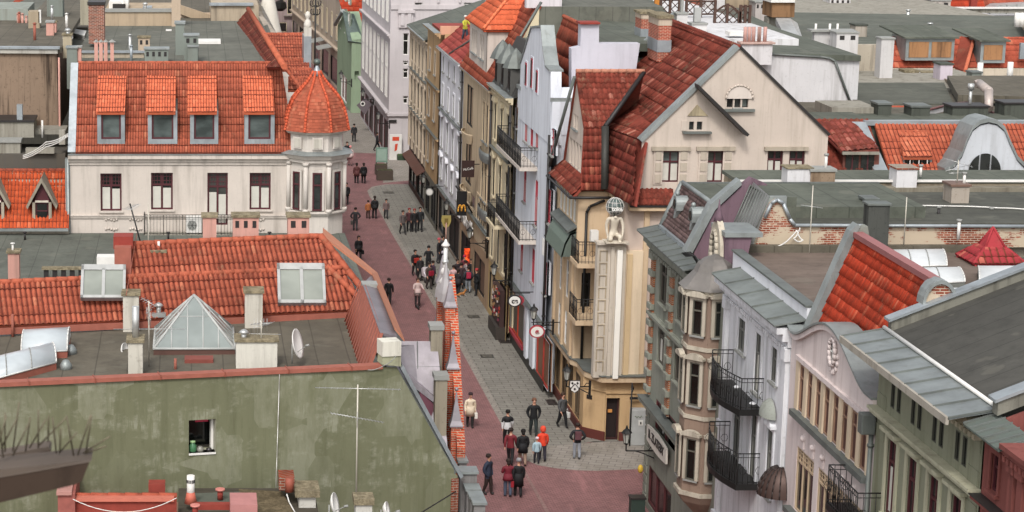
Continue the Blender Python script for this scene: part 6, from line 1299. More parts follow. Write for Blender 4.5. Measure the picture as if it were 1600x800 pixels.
# ============================================================ pink house with curved gable
n3 = root('pink_curved_gable_house', 'pink house with curved zinc topped gable and bright orange tile roof', 'house', (NX, 63, 0))
Y3 = 67.8; N3 = 59.0; f3 = XF(NX, Y3); L3 = Y3 - N3; PK = plaster('#cdc0bc', .3, '#8f7d78'); PKC = plaster('#c6b39a', .2)
z1 = f3.hit(1254, 571).z; z0 = f3.hit(1254, 645).z; us = [f3.hit(x, 600).x for x in (1254, 1268, 1282, 1296, 1311, 1325, 1340, 1356)]
us = [us[0] + (us[-1] - us[0]) * i / 7 for i in range(8)]
hr = [(u - .24, u + .24, z0, z1) for u in us]; zc1 = f3.hit(1250, 700).z; zc0 = f3.hit(1250, 790).z
hb = [(u - .95, u + .95, zc0 - .3, zc1) for u in (us[0] + .75, us[2] + 1.0 + .3, us[5] + .1, us[7] - .6)]
z6 = f3.hit(1238, 511).z; zp = f3.hit(1297, 507).z
wall(f3, 0, L3, 3.2, z6 - .35, hr + hb, PK, 'wall', n3); wall(f3, 0, L3, 0, 3.2, [(.5, 3.8, .4, 2.8), (4.6, 8.2, .4, 2.8)], PKC, 'ground_floor_wall', n3); body(n3, NX + .3, 22, N3 + .03, Y3 - .03, 0, z6 - .4, PK); fill(f3, n3, .5, 3.8, .4, 2.8, GLD, fm=BURG, n=2); fill(f3, n3, 4.6, 8.2, .4, 2.8, GLD, fm=BURG, n=2)
for a, c, q, r in hr: window(f3, n3, (a + c) / 2, q, .48, r - q, paint('#8a6d5a'), paint('#4a302e', .3), nx=1, ft=.05, top=.28, d=-.02)
for a, c, q, r in hb: window(f3, n3, (a + c) / 2, q, 1.9, r - q, paint('#b09a80'), GL, nx=3, ft=.06, top=.22, lattice=True, d=.02)
b = MB(); b.T = f3.M
for i in range(9): u = us[0] - .5 + (us[-1] - us[0] + 1.0) * i / 8; b.box(u - .17, u + .17, -.05, .1, z0 - .05, z1 + .1, PKC)
b.box(us[0] - .6, us[-1] + .6, -.22, 0, z0 - .25, z0 - .06, ZINCD); b.box(us[0] - .6, us[-1] + .6, -.1, 0, z1 + .1, z1 + .25, PK)
b.build('pilaster', n3)
b = MB(); b.T = f3.M
for i in range(6):
    u = us[0] + (us[-1] - us[0]) * (i + .5) / 6; b.ball((u, -.02, z0 - .75), .12, PK, n=8); b.box(u - .08, u + .08, -.05, 0, z0 - 1.1, z0 - .85, PK)
b.build('stucco_ornament', n3)
b = MB(); b.T = f3.M; b.box(us[0] - .6, us[-1] + .6, -.25, 0, zc0 - .5, zc0 - .32, ZINCD); b.build('sill_course', n3)
gp_ = []
N_ = 24
for i in range(N_ + 1):
    f = i / N_; u = L3 * f; base = z6 - .1
    hump = max(0, sin(pi * max(0, min(1, (f - .06) / .86)))) ** 1.5
    gp_.append((u, base + (zp - base) * hump + (.12 if f < .04 else 0)))
b = MB(); b.T = f3.M; b.prism([(0, 0, z6 - .35)] + [(u, 0, z) for u, z in gp_] + [(L3, 0, z6 - .35)], (0, .3, 0), PK); b.build('curved_gable', n3)
b = MB(); b.T = f3.M
for (u, z), (u2, z2) in zip(gp_[:-1], gp_[1:]): b.prism([(u, -.18, z), (u2, -.18, z2), (u2, -.18, z2 + .07), (u, -.18, z + .07)], (0, .9, 0), ZINC); b.prism([(u, -.12, z - .18), (u2, -.12, z2 - .18), (u2, -.12, z2), (u, -.12, z)], (0, .12, 0), PK)
b.build('gable_coping', n3)
b = MB(); b.T = f3.M; q = f3.hit(1303, 550); b.path([(q.x + .3 * cos(t), -.05, q.z + .42 * sin(t)) for t in [2 * pi * i / 14 for i in range(15)]], .07, PK, n=6); b.prism([(q.x + .26 * cos(t), -.03, q.z + .37 * sin(t)) for t in [2 * pi * i / 14 for i in range(14)]], (0, .03, 0), GLD); b.box(q.x - .02, q.x + .02, -.05, -.03, q.z - .37, q.z + .37, WHITE); b.box(q.x - .26, q.x + .26, -.052, -.03, q.z - .02, q.z + .02, WHITE)
for i in range(9): t = pi + pi * i / 8; b.ball((q.x + cos(t) * .46, -.02, q.z + sin(t) * .58 - .05), .09, PK, sy=.5, n=7)
b.build('oval_window', n3)
# orange roof, slope faces the street
E0 = oX(1249, 508, 19.95); E0.y = 67.2; R0 = oY(1335, 366, 67.4)
R1 = V((R0.x, 59.85, R0.z)); E1 = V((E0.x, 59.85, E0.z))
b = MB(); roof_poly(b, [E0 + V((0, 0, -.6)), E1 + V((0, 0, -.6)), R1, V((R0.x, 67.2, R0.z))], tile('#a83e29', .18, .4), tw=.155, tl=.34, amp=.035, seg=4, step=.04)
b.prism([V((R0.x, 67.2, R0.z)), R1, R1 + V((2, 0, -1.6)), V((R0.x + 2, 67.2, R0.z - 1.6))], (0, 0, -.1), BROWNT)
b.build('roof', n3)
b = MB(); b.box(R0.x - .12, R0.x + .2, 60, 67.3, R0.z - .05, R0.z + .12, paint('#8f5a58', .6)); d = V((.12, 0, .1))
b.prism([E0 + V((-.15, 0, -.3)), V((R0.x - .1, E0.y, R0.z + .15)), V((R0.x + .35, E0.y, R0.z + .3)), V((R0.x + .5, E0.y, R0.z - .4)), E0 + V((.4, 0, -.5))], (0, .4, 0), plaster('#7f8078', .4)); b.prism([E0 + V((-.2, -.06, -.3)), V((R0.x - .2, E0.y - .06, R0.z + .15)), V((R0.x, E0.y - .06, R0.z + .38)), V((R0.x + .1, E0.y - .06, R0.z + .32)), V((R0.x - .04, E0.y - .06, R0.z)), E0 + V((0, -.06, -.5))], (0, .5, 0), ZINC); b.build('verge_coping', n3)
b = MB(); c = oY(1468, 462, 59.6); b.prism([(c.x + .42 * cos(t), 59.6, c.z - .25 + .62 * sin(t)) for t in [pi * i / 10 for i in range(11)]], (0, .4, 0), brick('#96513b', '#713a2b', '#b5a695', 1.0, .42)); [b.prism([(c.x + r_ * cos(t), 59.5, c.z - .25 + r_ * 1.45 * sin(t)) for r_, t in ((.42, t0), (.42, t0 + pi / 10), (.5, t0 + pi / 10), (.5, t0))], (0, .55, 0), ZINC) for t0 in [pi * i / 10 for i in range(10)]]; b.build('brick_gablet', n3)
b = MB(); b.box(21.9, 24, 59.6, 61, 0, c.z - .25, PK); b.build('wall', n3)
pipe(f3, n3, L3 - .05, 3, 12.2, ZINCD); b = MB(); b.T = f3.M; b.box(L3 - .25, L3 + .15, -.45, -.05, 11.6, 12.2, ZINCD, .04); b.build('rain_hopper', n3)
# ============================================================ courtyard roof with rooflights behind the orange roof
ch_ = root('rooflight_roof_house', 'low flat roofed building carrying rooflights and a red tiled cap behind the orange roof', 'house', (27, 70, 0))
b = MB(); b.box(23.4, 50, 58, 79.1, 0, 12.6, plaster('#8f8a80', .4)); b.build('wall', ch_); b = MB(); b.box(23.4, 50, 58, 79.1, 12.6, 12.8, FELTG); b.build('roof', ch_)
GR = plaster('#6f706a', .5)
barrel('white panelled rooflight nearest the brick firewall, beside the orange roof ridge', [(1396, 417), (1480, 415), (1472, 392), (1388, 393)], .22, 3, kerbm=GR, Z=13.2, mat=paint('#c9cbca', .4))
barrel('white panelled rooflight, middle one of three behind the orange roof', [(1430, 444), (1508, 440), (1496, 420), (1425, 421)], .2, 2, kerbm=GR, Z=13.2, mat=paint('#c9cbca', .4))
barrel('wide white rooflight at the foot of the row above the dark felt roof', [(1480, 480), (1610, 478), (1600, 452), (1465, 452)], .2, 4, kerbm=GR, Z=13.0, mat=paint('#c9cbca', .4))
barrel('flat white rooflight at the right edge below the red tiled cap', [(1530, 440), (1640, 440), (1640, 418), (1528, 418)], .2, 2, kerbm=GR, Z=13.2, mat=paint('#c9cbca', .4))
bd = root('blue_vent_dome', 'small blue grey dome on the flat roof above the dark felt roof edge', 'vent', oZ(1532, 462, 12.9)); b = MB(); p = oZ(1532, 462, 13.1); b.ball(p, .24, paint('#5f7f8a', .4), n=14); b.build('dome', bd); b = MB(); b.tube(p - V((0, 0, .3)), p, .26, GREY, n=14); b.build('collar', bd)
rc = root('red_roof_cap', 'small red tiled pyramid cap on a dark shaft by the right edge', 'roof lantern', oZ(1550, 418, 12.8)); p = oZ(1550, 412, 12.9)
b = MB(); b.box(p.x - .65, p.x + .65, p.y - .5, p.y + .8, 12.7, 13.1, plaster('#4b4b48', .5)); b.build('shaft', rc)
b = MB(); cx_, cy_ = p.x, p.y + .15; ap = V((cx_, cy_, 14.25)); q = [V((cx_ + a * .98, cy_ + c * .9, 13.05)) for a, c in ((-1, -1), (1, -1), (1, 1), (-1, 1))]; mid = 13.95
RT = tile('#93363a', .15, .3)
for i in range(4):
    a, c = q[i], q[(i + 1) % 4]; m0 = a.lerp(V((cx_, cy_, 0)), .62); m0.z = 13.55; m1 = c.lerp(V((cx_, cy_, 0)), .62); m1.z = 13.55
    roof_poly(b, [a, c, m1, m0], RT, tw=.26, tl=.3, amp=.04, seg=4, step=.02); b.poly([m0, m1, ap], RT); b.tube(a, m0, .06, RT, n=6); b.tube(m0, ap, .045, RT, n=6)
b.build('tiled_cap', rc)
# ============================================================ green facade house with dark felt roof
n2 = root('sage_green_house', 'sage green house with paired attic slits, burgundy windows and dark grey felt roof', 'house', (NX, 55, 0))
Y2 = 59.0; N2 = 50.9; f2 = XF(NX, Y2); L2 = Y2 - N2; SGR = plaster('#82826f', .4, '#57573f'); BLK = pave_mat('green_ashlar', '#7b7c66', '#74755f', '#5e5f4c', .9, .45, .015, '#63644f')
ab = [(a, c) for a, c in ((1391, 1397), (1400, 1407), (1424, 1431), (1434, 1441), (1461, 1468), (1471, 1478), (1498, 1506), (1511, 1519))]
pairs = []
for i in range(4): um = f2.hit((1391, 1424, 1461, 1498)[i] + 8, 640).x; pairs.append(um)
st = (pairs[-1] - pairs[0]) / 3; pairs = [pairs[0] + st * i for i in range(4)]
az1 = f2.hit(1394, 593).z; az0 = f2.hit(1394, 637).z; at = [(u + s - .15, u + s + .15, az0, az1) for u in pairs for s in (-.26, .26)]
mz1 = f2.hit(1393, 686).z; mz0 = mz1 - 2.2; mw = [(u - .4, u + .4, mz0, mz1) for u in pairs]
lw = [(u - .4, u + .4, mz0 - 3.3, mz0 - 1.0) for u in pairs]
wall(f2, 0, L2, 3.2, 14.2, at + mw + lw, SGR, 'wall', n2); wall(f2, 0, L2, 0, 3.2, [(.5, 3.4, .4, 2.8), (4.4, 7.6, .4, 2.8)], SGR, 'ground_floor_wall', n2); body(n2, NX + .32, 30, N2, Y2 - .05, 0, 14.1, SGR); fill(f2, n2, .5, 3.4, .4, 2.8, GLD, fm=BURG, n=2); fill(f2, n2, 4.4, 7.6, .4, 2.8, GLD, fm=BURG, n=2)
for a, c, q, r in at: window(f2, n2, (a + c) / 2, q, .3, r - q, paint('#4a4a40'), GLD, nx=1, ny=1, ft=.03, d=-.01)
for a, c, q, r in mw + lw: window(f2, n2, (a + c) / 2, q, .8, r - q, BURG, GL, trim=plaster('#a9a68f', .25), tw=.17, hood='flat', sill=plaster('#a9a68f', .25), ft=.08, top=.3, d=.05)
cornice(f2, n2, 0, L2, az0 - .55, ((.08, .1), (.22, .12), (.3, .08)), plaster('#a9a68f', .25), 'string_course'); cornice(f2, n2, 0, L2, 13.85, ((.15, .2), (.4, .2)), plaster('#a9a08a', .25), dent=.3)
b = MB(); b.T = f2.M
for i in range(5):
    for k in range(int(L2 / .8)): b.box(k * .8 + (.4 if i % 2 else 0) + .01, k * .8 + (.4 if i % 2 else 0) + .79, -.018, 0, 13.8 - .45 * (i + 1) + .02, 13.8 - .45 * i - .02, SGR) if not any(a - .45 < k * .8 + .4 * (i % 2) + .4 < c + .45 for a, c, _, _ in at) and k * .8 + .8 + .4 * (i % 2) < L2 else None
b.build('ashlar_blocks', n2)
seamed(f2, n2, -.6, L2 + .1, -.95, 14.28, .3, 14.5, zinc('#858a89', .55), 1.1); b = MB(); b.T = f2.M
b.box(-.6, L2 + .1, -1.01, -.93, 14.16, 14.35, plaster('#9c958a', .3)); b.tube((-.6, .26, 14.6), (L2 + .4, .26, 14.6), .06, WHITE, n=6); b.build('gutter', n2)
b = MB(); DR = felt('#5c5a54', .95, 'y'); r0 = oY(1388, 512, 59.6); r0 = V((20.1, 59.6, 14.2)); r1 = oY(1640, 436, 59.6)
sl_ = (r1.z - r0.z) / (r1.x - r0.x)
b.prism([(19.95, 59.4, 14.5), (19.95, 50.9, 14.5), (28.5, 50.9, 14.5 + sl_ * 8.55), (28.5, 59.4, 14.5 + sl_ * 8.55)], (0, 0, -.3), DR); b.build('roof', n2)
b = MB(); P0 = V((20.0, 59.4, 14.35)); P1 = V((29, 59.4, 14.35 + sl_ * 9)); b.prism([P0, P1, P1 + V((0, 0, .45)), P0 + V((0, 0, .45))], (0, .3, 0), plaster('#77756b', .5, '#4a4842')); b.prism([P0 + V((-.1, -.08, .45)), P1 + V((0, -.08, .45)), P1 + V((0, -.08, .53)), P0 + V((-.1, -.08, .53))], (0, .46, 0), ZINCB); b.build('parapet', n2)
bz_ = balc(n2, f2, 1328, 1376, (800, 815), .7, 1.15, IRON, True, .2)
# ============================================================ terracotta house at the lower right corner
n1 = root('terracotta_house', 'terracotta red house with pilasters and heavy cornice in the lower right corner', 'house', (19.4, 47, 0))
TR = plaster('#7d4a44', .35, '#4a2a26'); f1 = XF(19.58, 50.75)
w1_ = [(.55, 1.05, 12.7, 13.65), (.5, 1.1, 9.4, 11.4), (3.6, 4.2, 9.5, 11.6), (3.6, 4.2, 6.5, 8.6)]
wall(f1, 0, 8, 3, 14.2, w1_, TR, 'wall', n1); wall(f1, 0, 8, 0, 3.0, [(1, 3, .4, 2.6), (4, 7, .4, 2.6)], TR, 'ground_floor_wall', n1); body(n1, 19.85, 30, 42.9, 50.8, 0, 13.0, TR); fill(f1, n1, 1, 3, .4, 2.6, GLD, fm=BURG); fill(f1, n1, 4, 7, .4, 2.6, GLD, fm=BURG)
for a, c, q, r in w1_: window(f1, n1, (a + c) / 2, q, c - a, r - q, BURG, GLD, nx=1, trim=TR, tw=.12, sill=TR, d=.05)
for u in (2.7, 3.25, 4.6, 5.2):
    b = MB(); b.T = f1.M; b.box(u - .16, u + .16, -.38, 0, 3.2, 13.9, TR); b.box(u - .22, u + .22, -.44, -.0, 13.75, 14.08, TR, .03); b.box(u - .21, u + .21, -.43, 0, 12.0, 12.2, TR); b.build('pilaster', n1)
cornice(f1, n1, 2.3, 8, 14.1, ((.45, .16), (.55, .12)), TR, dent=.25); cornice(f1, n1, 0, 2.3, 14.0, ((.15, .12), (.3, .1)), TR); cornice(f1, n1, 0, 8, 12.2, ((.15, .1), (.28, .1)), TR, 'string_course', top=DARK)
seamed(f1, n1, -.05, 2.3, -.55, 14.15, .3, 14.4, plaster('#5b625c', .4), .45)
b = MB(); P0 = V((19.7, 50.4, 14.5)); P1 = V((29, 50.4, 14.5 + sl_ * 9.3)); b.prism([P0, P1, P1 + V((0, 0, .34)), P0 + V((0, 0, .34))], (0, .35, 0), plaster('#77756b', .5, '#4a4842')); b.prism([P0 + V((-.1, -.08, .34)), P1 + V((0, -.08, .34)), P1 + V((0, -.08, .42)), P0 + V((-.1, -.08, .42))], (0, .5, 0), ZINCB); b.build('parapet', n1)
b = MB(); b.prism([(19.9, 50.3, 12.8), (29, 50.3, 12.8), (29, 50.3, 14.4 + sl_ * 9), (19.9, 50.3, 14.45)], (0, .1, 0), TR); b.build('wall', n1)
# ============================================================ roofscape behind the corner house (right)
b1 = root('brown_dormer_house', 'house with red brown tiled roof and one shed dormer right of the great gable', 'house', (32, 101, 0))
b = MB(); e0 = oY(1270, 276, 100.2); e1 = oY(1385, 276, 100.2); up = oY(1370, 186, 103.5) - oY(1370, 276, 100.2); up.x = 0
roof_poly(b, [e0, e1, e1 + up, e0 + up], OXBLOOD, tw=.26, tl=.45, amp=.05, seg=4); b.build('roof', b1)
b = MB(); b.box(e0.x, e1.x, 100.4, 104, 0, e0.z, TERRA); b.box(e0.x, e1.x + .3, 103.6, 107, 0, (e0 + up).z - .1, FELTG); pbox(b, 1333, 170, 1640, 186, 104, .4, FELTD) if False else None; b.build('wall', b1)
b = MB(); a = px4(Fr((0, 100.6, 0), 'Y'), 1318, 236, 1372, 276); b.box(a[0], a[1], 100.6, 103, a[2], a[3], paint('#6d4238')); o = b.build('dormer', b1)
b = MB(); p0 = oY(1316, 237, 100.3); p1 = oY(1374, 232, 100.3); u2 = oY(1340, 190, 103.2) - oY(1340, 236, 100.3); u2.x = -.6; roof_poly(b, [p0, p1, p1 + u2, p0 + u2], tile('#7c4038', .4, .5, '#33211d', '#c99a86'), tw=.26, tl=.42, amp=.05, seg=4); b.box(p0.x, p1.x, 100.25, 100.35, p0.z - .14, p0.z, CONC); b.build('dormer_roof', o)
b = MB(); 
for x0, x1 in ((1322, 1340), (1346, 1364)): q = px4(Fr((0, 100.55, 0), 'Y'), x0, 238, x1, 276); b.box(q[0], q[1], 100.52, 100.6, q[2], q[3], GL); b.box((q[0] + q[1]) / 2 - .03, (q[0] + q[1]) / 2 + .03, 100.5, 100.55, q[2], q[3], BURG)
b.build('window', o)
b2 = root('orange_round_gable_house', 'orange roofed house with small dormer and pale curved gable holding a round window', 'house', (38, 101, 0))
b = MB(); e0 = oY(1392, 274, 100.2); e1 = oY(1660, 274, 100.2); up = oY(1370, 193, 103.0) - oY(1370, 274, 100.2); up.x = 0
roof_poly(b, [e0, e1, e1 + up, e0 + up], tile('#a5563f', .15, .25), tw=.2, tl=.44, amp=.035, seg=4); b.build('roof', b2)
b = MB(); b.prism([e0 - V((.75, 0, 0)), e0 - V((.1, .05, 0)), e0 - V((.1, .05, 0)) + up - V((.4, 0, 0)), e0 - V((.75, 0, 0)) + up - V((.4, 0, 0))], (0, -.05, .1), ZINCB); z = (e0 + up).z; b.box(e0.x - .5, e1.x, 103.0, 103.5, z - .1, z + .12, ZINCB); b.build('roof_edge_flashing', b2)
b = MB(); b.box(e0.x, e1.x, 100.4, 103, 0, e0.z, WHT); b.box(e0.x - .4, e1.x, 103.2, 108, 0, z - .15, FELTG); b.build('wall', b2)
b = MB(); q = px4(Fr((0, 100.8, 0), 'Y'), 1412, 246, 1455, 265); b.box(q[0], q[1], 100.8, 103, q[2], q[3], ZINC); o = b.build('dormer', b2)
b = MB(); p0 = oY(1412, 245, 100.6); p1 = oY(1457, 245, 100.6); u2 = oY(1405, 205, 102.7) - oY(1414, 245, 100.6); roof_poly(b, [p0, p1, p1 + u2, p0 + u2], tile('#b06248', .15, .2), tw=.2, tl=.44, amp=.035, seg=4); b.build('dormer_roof', o)
b = MB()
for x in (1414, 1428, 1441): c = px4(Fr((0, 100.8, 0), 'Y'), x, 247, x + 11, 256); b.box(c[0], c[1], 100.72, 100.8, c[2], c[3], GLD); b.box(c[0] + .2, c[0] + .24, 100.7, 100.75, c[2], c[3], WHITE)
b.build('window', o)
b = MB(); BL_ = plaster('#b9bcc0', .2)
cv = [(1476, 272), (1492, 262), (1503, 246), (1512, 222), (1520, 205), (1532, 196), (1545, 193), (1558, 196), (1570, 206), (1578, 226), (1590, 252), (1606, 268), (1620, 272)]
b.prism([oY(x, y, 99.6) for x, y in cv], (0, 1.2, 0), BL_); b.build('curved_gable', b2)
b = MB(); P = [oY(x, y - 2, 99.5) for x, y in cv]
for p, q in zip(P[:-1], P[1:]): b.prism([p, q, q + V((0, 0, .2)), p + V((0, 0, .2))], (0, 1.8, 0), ZINC)
b.build('gable_coping', b2)
b = MB(); c = oY(1538, 272, 99.5); r = 26 * 101 / F; 
for k, (x0, x1) in enumerate(((-1, -.38), (-.28, .28), (.38, 1))):
    n = 8; top = [(x0 + (x1 - x0) * i / n) for i in range(n + 1)]
    b.prism([(c.x + t * r, 99.48, c.z + sqrt(max(0, 1 - t * t)) * r * 1.25) for t in top] + [(c.x + x1 * r, 99.48, c.z), (c.x + x0 * r, 99.48, c.z)], (0, .05, 0), GL)
b.build('round_window', b2)
# flat roof with black stacks in front of a lower orange roof
b3 = root('black_stack_house', 'house with black chimney boxes and a bent steel duct above the orange round gable house', 'house', (40, 110, 0))
b = MB(); b.box(31, 50, 107, 118, 0, oY(1500, 186, 108).z, plaster('#7d7a70', .4)); b.build('wall', b3)
BK = plaster('#4d5049', .5, '#2c2c28')
b = MB(); z = oY(1500, 188, 107.5).z; b.box(31, 50, 107.1, 118, z, z + .1, FELTD); pbox(b, 1300, 168, 1370, 187, 108, 3, CONC); b.build('roof', b3)
chimney(b3, 1373, 161, 1392, 187, 107.3, 1.2, BK, capm=ZINCD); chimney(b3, 1425, 165, 1452, 190, 107.0, 1.2, BK, capm=ZINCD); chimney(b3, 1489, 165, 1543, 188, 107.2, 1.3, BK, capm=DARK); chimney(b3, 1570, 160, 1640, 188, 107.2, 1.3, BK, capm=DARK)
b = MB(); p = oY(1517, 140, 108); b.tube((p.x, 108, p.z - 1.0), (p.x, 108, p.z), .08, STEEL); b.tube((p.x, 108, p.z), (p.x, 108, p.z + .3), .16, STEEL); b.build('steel_flue', b3)
b = MB(); P = [oY(1524, 132, 112), oY(1530, 130, 112), oY(1545, 142, 110), oY(1545, 170, 109)]; b.path(P, .22, paint('#b5a8a0', .5, .3), n=12); b.ball(P[2], .23, paint('#b5a8a0', .5, .3)); b.build('duct', b3)
b = MB(); P = [oY(1445, 173, 108.4), oY(1488, 162, 111), oY(1510, 160, 112), oY(1548, 174, 109.5), oY(1565, 182, 108.8)]
for p, q in zip(P[:-1], P[1:]): b.prism([p, q, q - V((0, 0, .5)), p - V((0, 0, .5))], (0, .3, 0), WC); b.tube(p, q, .07, paint('#6d4a48'), n=4)
b.build('parapet', b3)
b4 = root('orange_lean_to_house', 'narrow band of orange roof behind the black chimney boxes', 'house', (42, 118, 0))
b = MB()
for x0, x1, yb, yt, Y in ((1332, 1365, 187, 167, 111), (1393, 1426, 188, 166, 111), (1500, 1572, 176, 149, 116)):
    e0, e1 = oY(x0, yb, Y), oY(x1, yb, Y); up = oY(x0, yt, Y + 1.2) - e0; up.x = 0; roof_poly(b, [e0, e1, e1 + up, e0 + up], ORANGE2, tw=.3, tl=.8, amp=.02, seg=2)
b.build('roof', b4); b = MB(); b.box(34.5, 50, 112.5, 118, 0, oY(1400, 172, 112).z, WC); b.build('wall', b4)
# flat roofed white parapet building
b5 = root('white_shaft_house', 'house with tall white chimney shafts and a beige boarded wall on a dark flat roof', 'house', (38, 125, 0))
b = MB(); z = oY(1400, 162, 113).z; pz([(1322, 129), (1475, 129), (1490, 162), (1335, 162)], z, .4, felt('#6e6f64', 1.4, 'y'), b); b.build('roof', b5)
b = MB(); b.box(oY(1332, 162, 118).x, oY(1640, 162, 118).x, 118, 133, 0, z - .3, CONC); pbox(b, 1322, 162, 1488, 167, 117.5, .4, paint('#cfc6cc')); pbox(b, 1336, 70, 1380, 128, 132, .5, plaster('#aaa090', .6)); pbox(b, 1390, 115, 1462, 130, 132.5, .5, plaster('#b3a897', .4)); b.prism([oY(1462, 118, 132), oY(1480, 160, 119), oY(1494, 160, 119), oY(1492, 134, 119), oY(1466, 116, 132)], (.1, 0, 0), plaster('#8d8072', .4)); b.build('wall', b5)
WS = plaster('#bfbcba', .3)
chimney(b5, 1308, 50, 1337, 130, 129, 1.4, WS, holes=2, capm=GREY, zlow=z - 2); chimney(b5, 1378, 59, 1393, 136, 128, 1.0, WS, capm=GREY, zlow=z - 1); chimney(b5, 1470, 99, 1487, 130, 127, 1.2, plaster('#bdb2ba', .2), capm=BK, zlow=z - 1)
b = MB(); pbox(b, 1273, 49, 1310, 130, 131, .5, WS); pbox(b, 1240, 72, 1275, 130, 131.3, .5, WS); pbox(b, 1268, 47, 1338, 50, 130.8, 1, GREY); b.build('parapet', b5)
for x in (1275, 1297, 1309):
    b = MB(); p = oY(x, 37, 131.4); b.tube((p.x, 131.4, p.z - .7), (p.x, 131.4, p.z), .07, WHITE); b.build('vent_pipe', b5)
b = MB(); pbox(b, 1415, 113, 1442, 128, 131, 1, WS); pbox(b, 1442, 113, 1462, 128, 131, 1, WS); pbox(b, 1414, 110, 1436, 114, 130.8, 1.2, MOSS); pbox(b, 1440, 113, 1466, 116, 130.8, 1.2, MOSS); b.build('chimney', b5)
b = MB(); pz([(1480, 118), (1640, 118), (1640, 152), (1497, 148)], z + .5, .4, FELTD, b); b.build('roof', b5)
chimney(b5, 1519, 112, 1533, 130, 124, .9, GC, capm=ZINCD, ch=.1); 
for x in (1530, 1577):
    b = MB(); p = oY(x, 98 if x < 1550 else 97, 128); q = oY(x, 128, 128); b.tube(q, V((q.x, 128, p.z)), .17, WHITE, n=10); b.build('vent_pipe', b5)
# white side wall of the neighbour behind the great gable
b6 = root('white_firewall_house', 'house with plain white side wall and felt roof directly behind the great gable', 'house', (30, 116, 0))
b = MB(); pw([(1140, 74), (1160, 82), (1282, 89), (1296, 91), (1305, 96), (1333, 172), (1333, 300), (1140, 300)], 114.3, .5, WC, b); b.build('wall', b6)
b = MB(); P = [oY(1160, 82, 114.2), oY(1282, 89, 114.2), oY(1296, 91, 114.2), oY(1305, 96, 114.2), oY(1333, 172, 114.2)]; b.path(P, .07, ZINCD, n=5); pbox(b, 1262, 172, 1345, 186, 113, 1, FELTD); b.build('coping', b6)
z = oY(1200, 80, 114).z
b = MB(); b.prism([(26.8, 114.6, z), (36, 114.6, z - .3), (36, 135, z - .3), (22, 135, z)], (0, 0, -.3), FELTG); b.box(27.2, 36, 114.8, 135, 0, z - .3, WC); b.build('roof', b6)
chimney(b6, 1160, 66, 1206, 94, 113.6, .6, WC, capm=plaster('#b59a90', .3), over=.12)
for x in (1165, 1171.5, 1178, 1187, 1196): b = MB(); p = oY(x, 42, 113.9); q = oY(x, 66, 113.9); b.tube(V((p.x, 113.9, q.z)), p, .1, plaster('#b58f86', .4), n=8); b.build('flue_pot', b6)
b = MB(); pbox(b, 1140, 50, 1165, 56, 120, 1, WHITE); b.build('rooflight', b6)
# white walls with felt roofs behind the lilac house
b7 = root('pale_backhouse', 'pale rendered back house with white stacks and a felt roof behind the lilac house', 'house', (26, 130, 0))
z = oY(960, 67, 112).z; b = MB(); b.prism([(21.2, 111.5, z), (27, 111.5, z), (32, 150, z - .4), (24, 150, z)], (0, 0, -.4), FELTG); b.build('roof', b7)
b = MB(); b.box(23.2, 34, 119.5, 150, 0, z - .5, WC); pbox(b, 880, -20, 897, 28, 150, 4, WS); pbox(b, 897, -20, 972, 31, 149, 6, plaster('#c4bcb4', .25)); pbox(b, 944, 16, 970, 33, 147.5, 1.2, WS); pbox(b, 943, 14, 972, 17, 147.2, 1.6, GREY); b.build('wall', b7)
for a in ((968, 16, 990, 42, 138), (983, 24, 1004, 47, 134), (1058, 20, 1074, 42, 128), (1082, 36, 1104, 54, 124)): chimney(b7, *a, 1.0, WS, capm=GREY)
b = MB(); 
for x, y0, y1, Y, m in ((992, 3, 24, 134.5, TERRA), (977, -6, 14, 138.5, TERRA), (1066, -4, 19, 128.5, GREY), (1090, 12, 34, 124.5, STEEL)):
    b = MB(); p = oY(x, y0, Y); q = oY(x, y1, Y); w_ = .2 if m in (TERRA, STEEL) else .08; b.box(p.x - w_, p.x + w_, Y - .15, Y + .15, q.z, p.z, m); b.build('flue_pot', b7)
b = MB(); z = oY(1150, 40, 135).z; pz([(1035, 38), (1165, 44), (1250, 75), (1250, 60), (1165, 20), (1035, 20)], z, .3, FELTG, b); b.build('roof', b7)
# lattice terrace screen
ls = root('lattice_screen', 'dark brown arched lattice screen on the roof terrace above the dark red roof', 'trellis', (32, 138, 12))
LW = paint('#4a352c', .7)
def lattice(x0, y0, x1, y1, Y, arch=0, label=None):
    a = oY(x0, y1, Y); c = oY(x1, y0, Y); W_ = c.x - a.x; Hh = c.z - a.z; b = MB(); n = int(W_ / .45)
    def topz(u): return a.z + Hh * (1 - arch * (1 - sin(pi * u / W_)))
    for i in range(-8, n + 9):
        for s in (1, -1):
            pts = []
            for k in range(13):
                zz = Hh * k / 12; u = i * .45 + s * zz
                if 0 <= u <= W_ and a.z + zz <= topz(u): pts.append(V((a.x + u, Y + s * .03, a.z + zz)))
            if len(pts) > 1: b.tube(pts[0], pts[-1], .035, LW, n=4)
    for k in range(12): u0 = W_ * k / 12; u1 = W_ * (k + 1) / 12; b.tube((a.x + u0, Y, topz(u0)), (a.x + u1, Y, topz(u1)), .07, LW, n=4)
    b.tube((a.x, Y, a.z), (c.x, Y, a.z), .07, LW, n=4)
    for f in (0, .5, 1): b.box(a.x + W_ * f - .08, a.x + W_ * f + .08, Y - .08, Y + .08, a.z - .3, topz(W_ * f) + .1, LW)
    b.build('lattice_panel', ls)
lattice(1116, 8, 1156, 43, 130, .35); lattice(1156, 10, 1172, 43, 130, 0); lattice(1032, 0, 1062, 20, 133, 0); lattice(1072, 2, 1118, 22, 134, 0)
b8 = root('red_terrace_house', 'far house with rust red wall panels and white gable behind the lattice screen', 'house', (36, 160, 0))
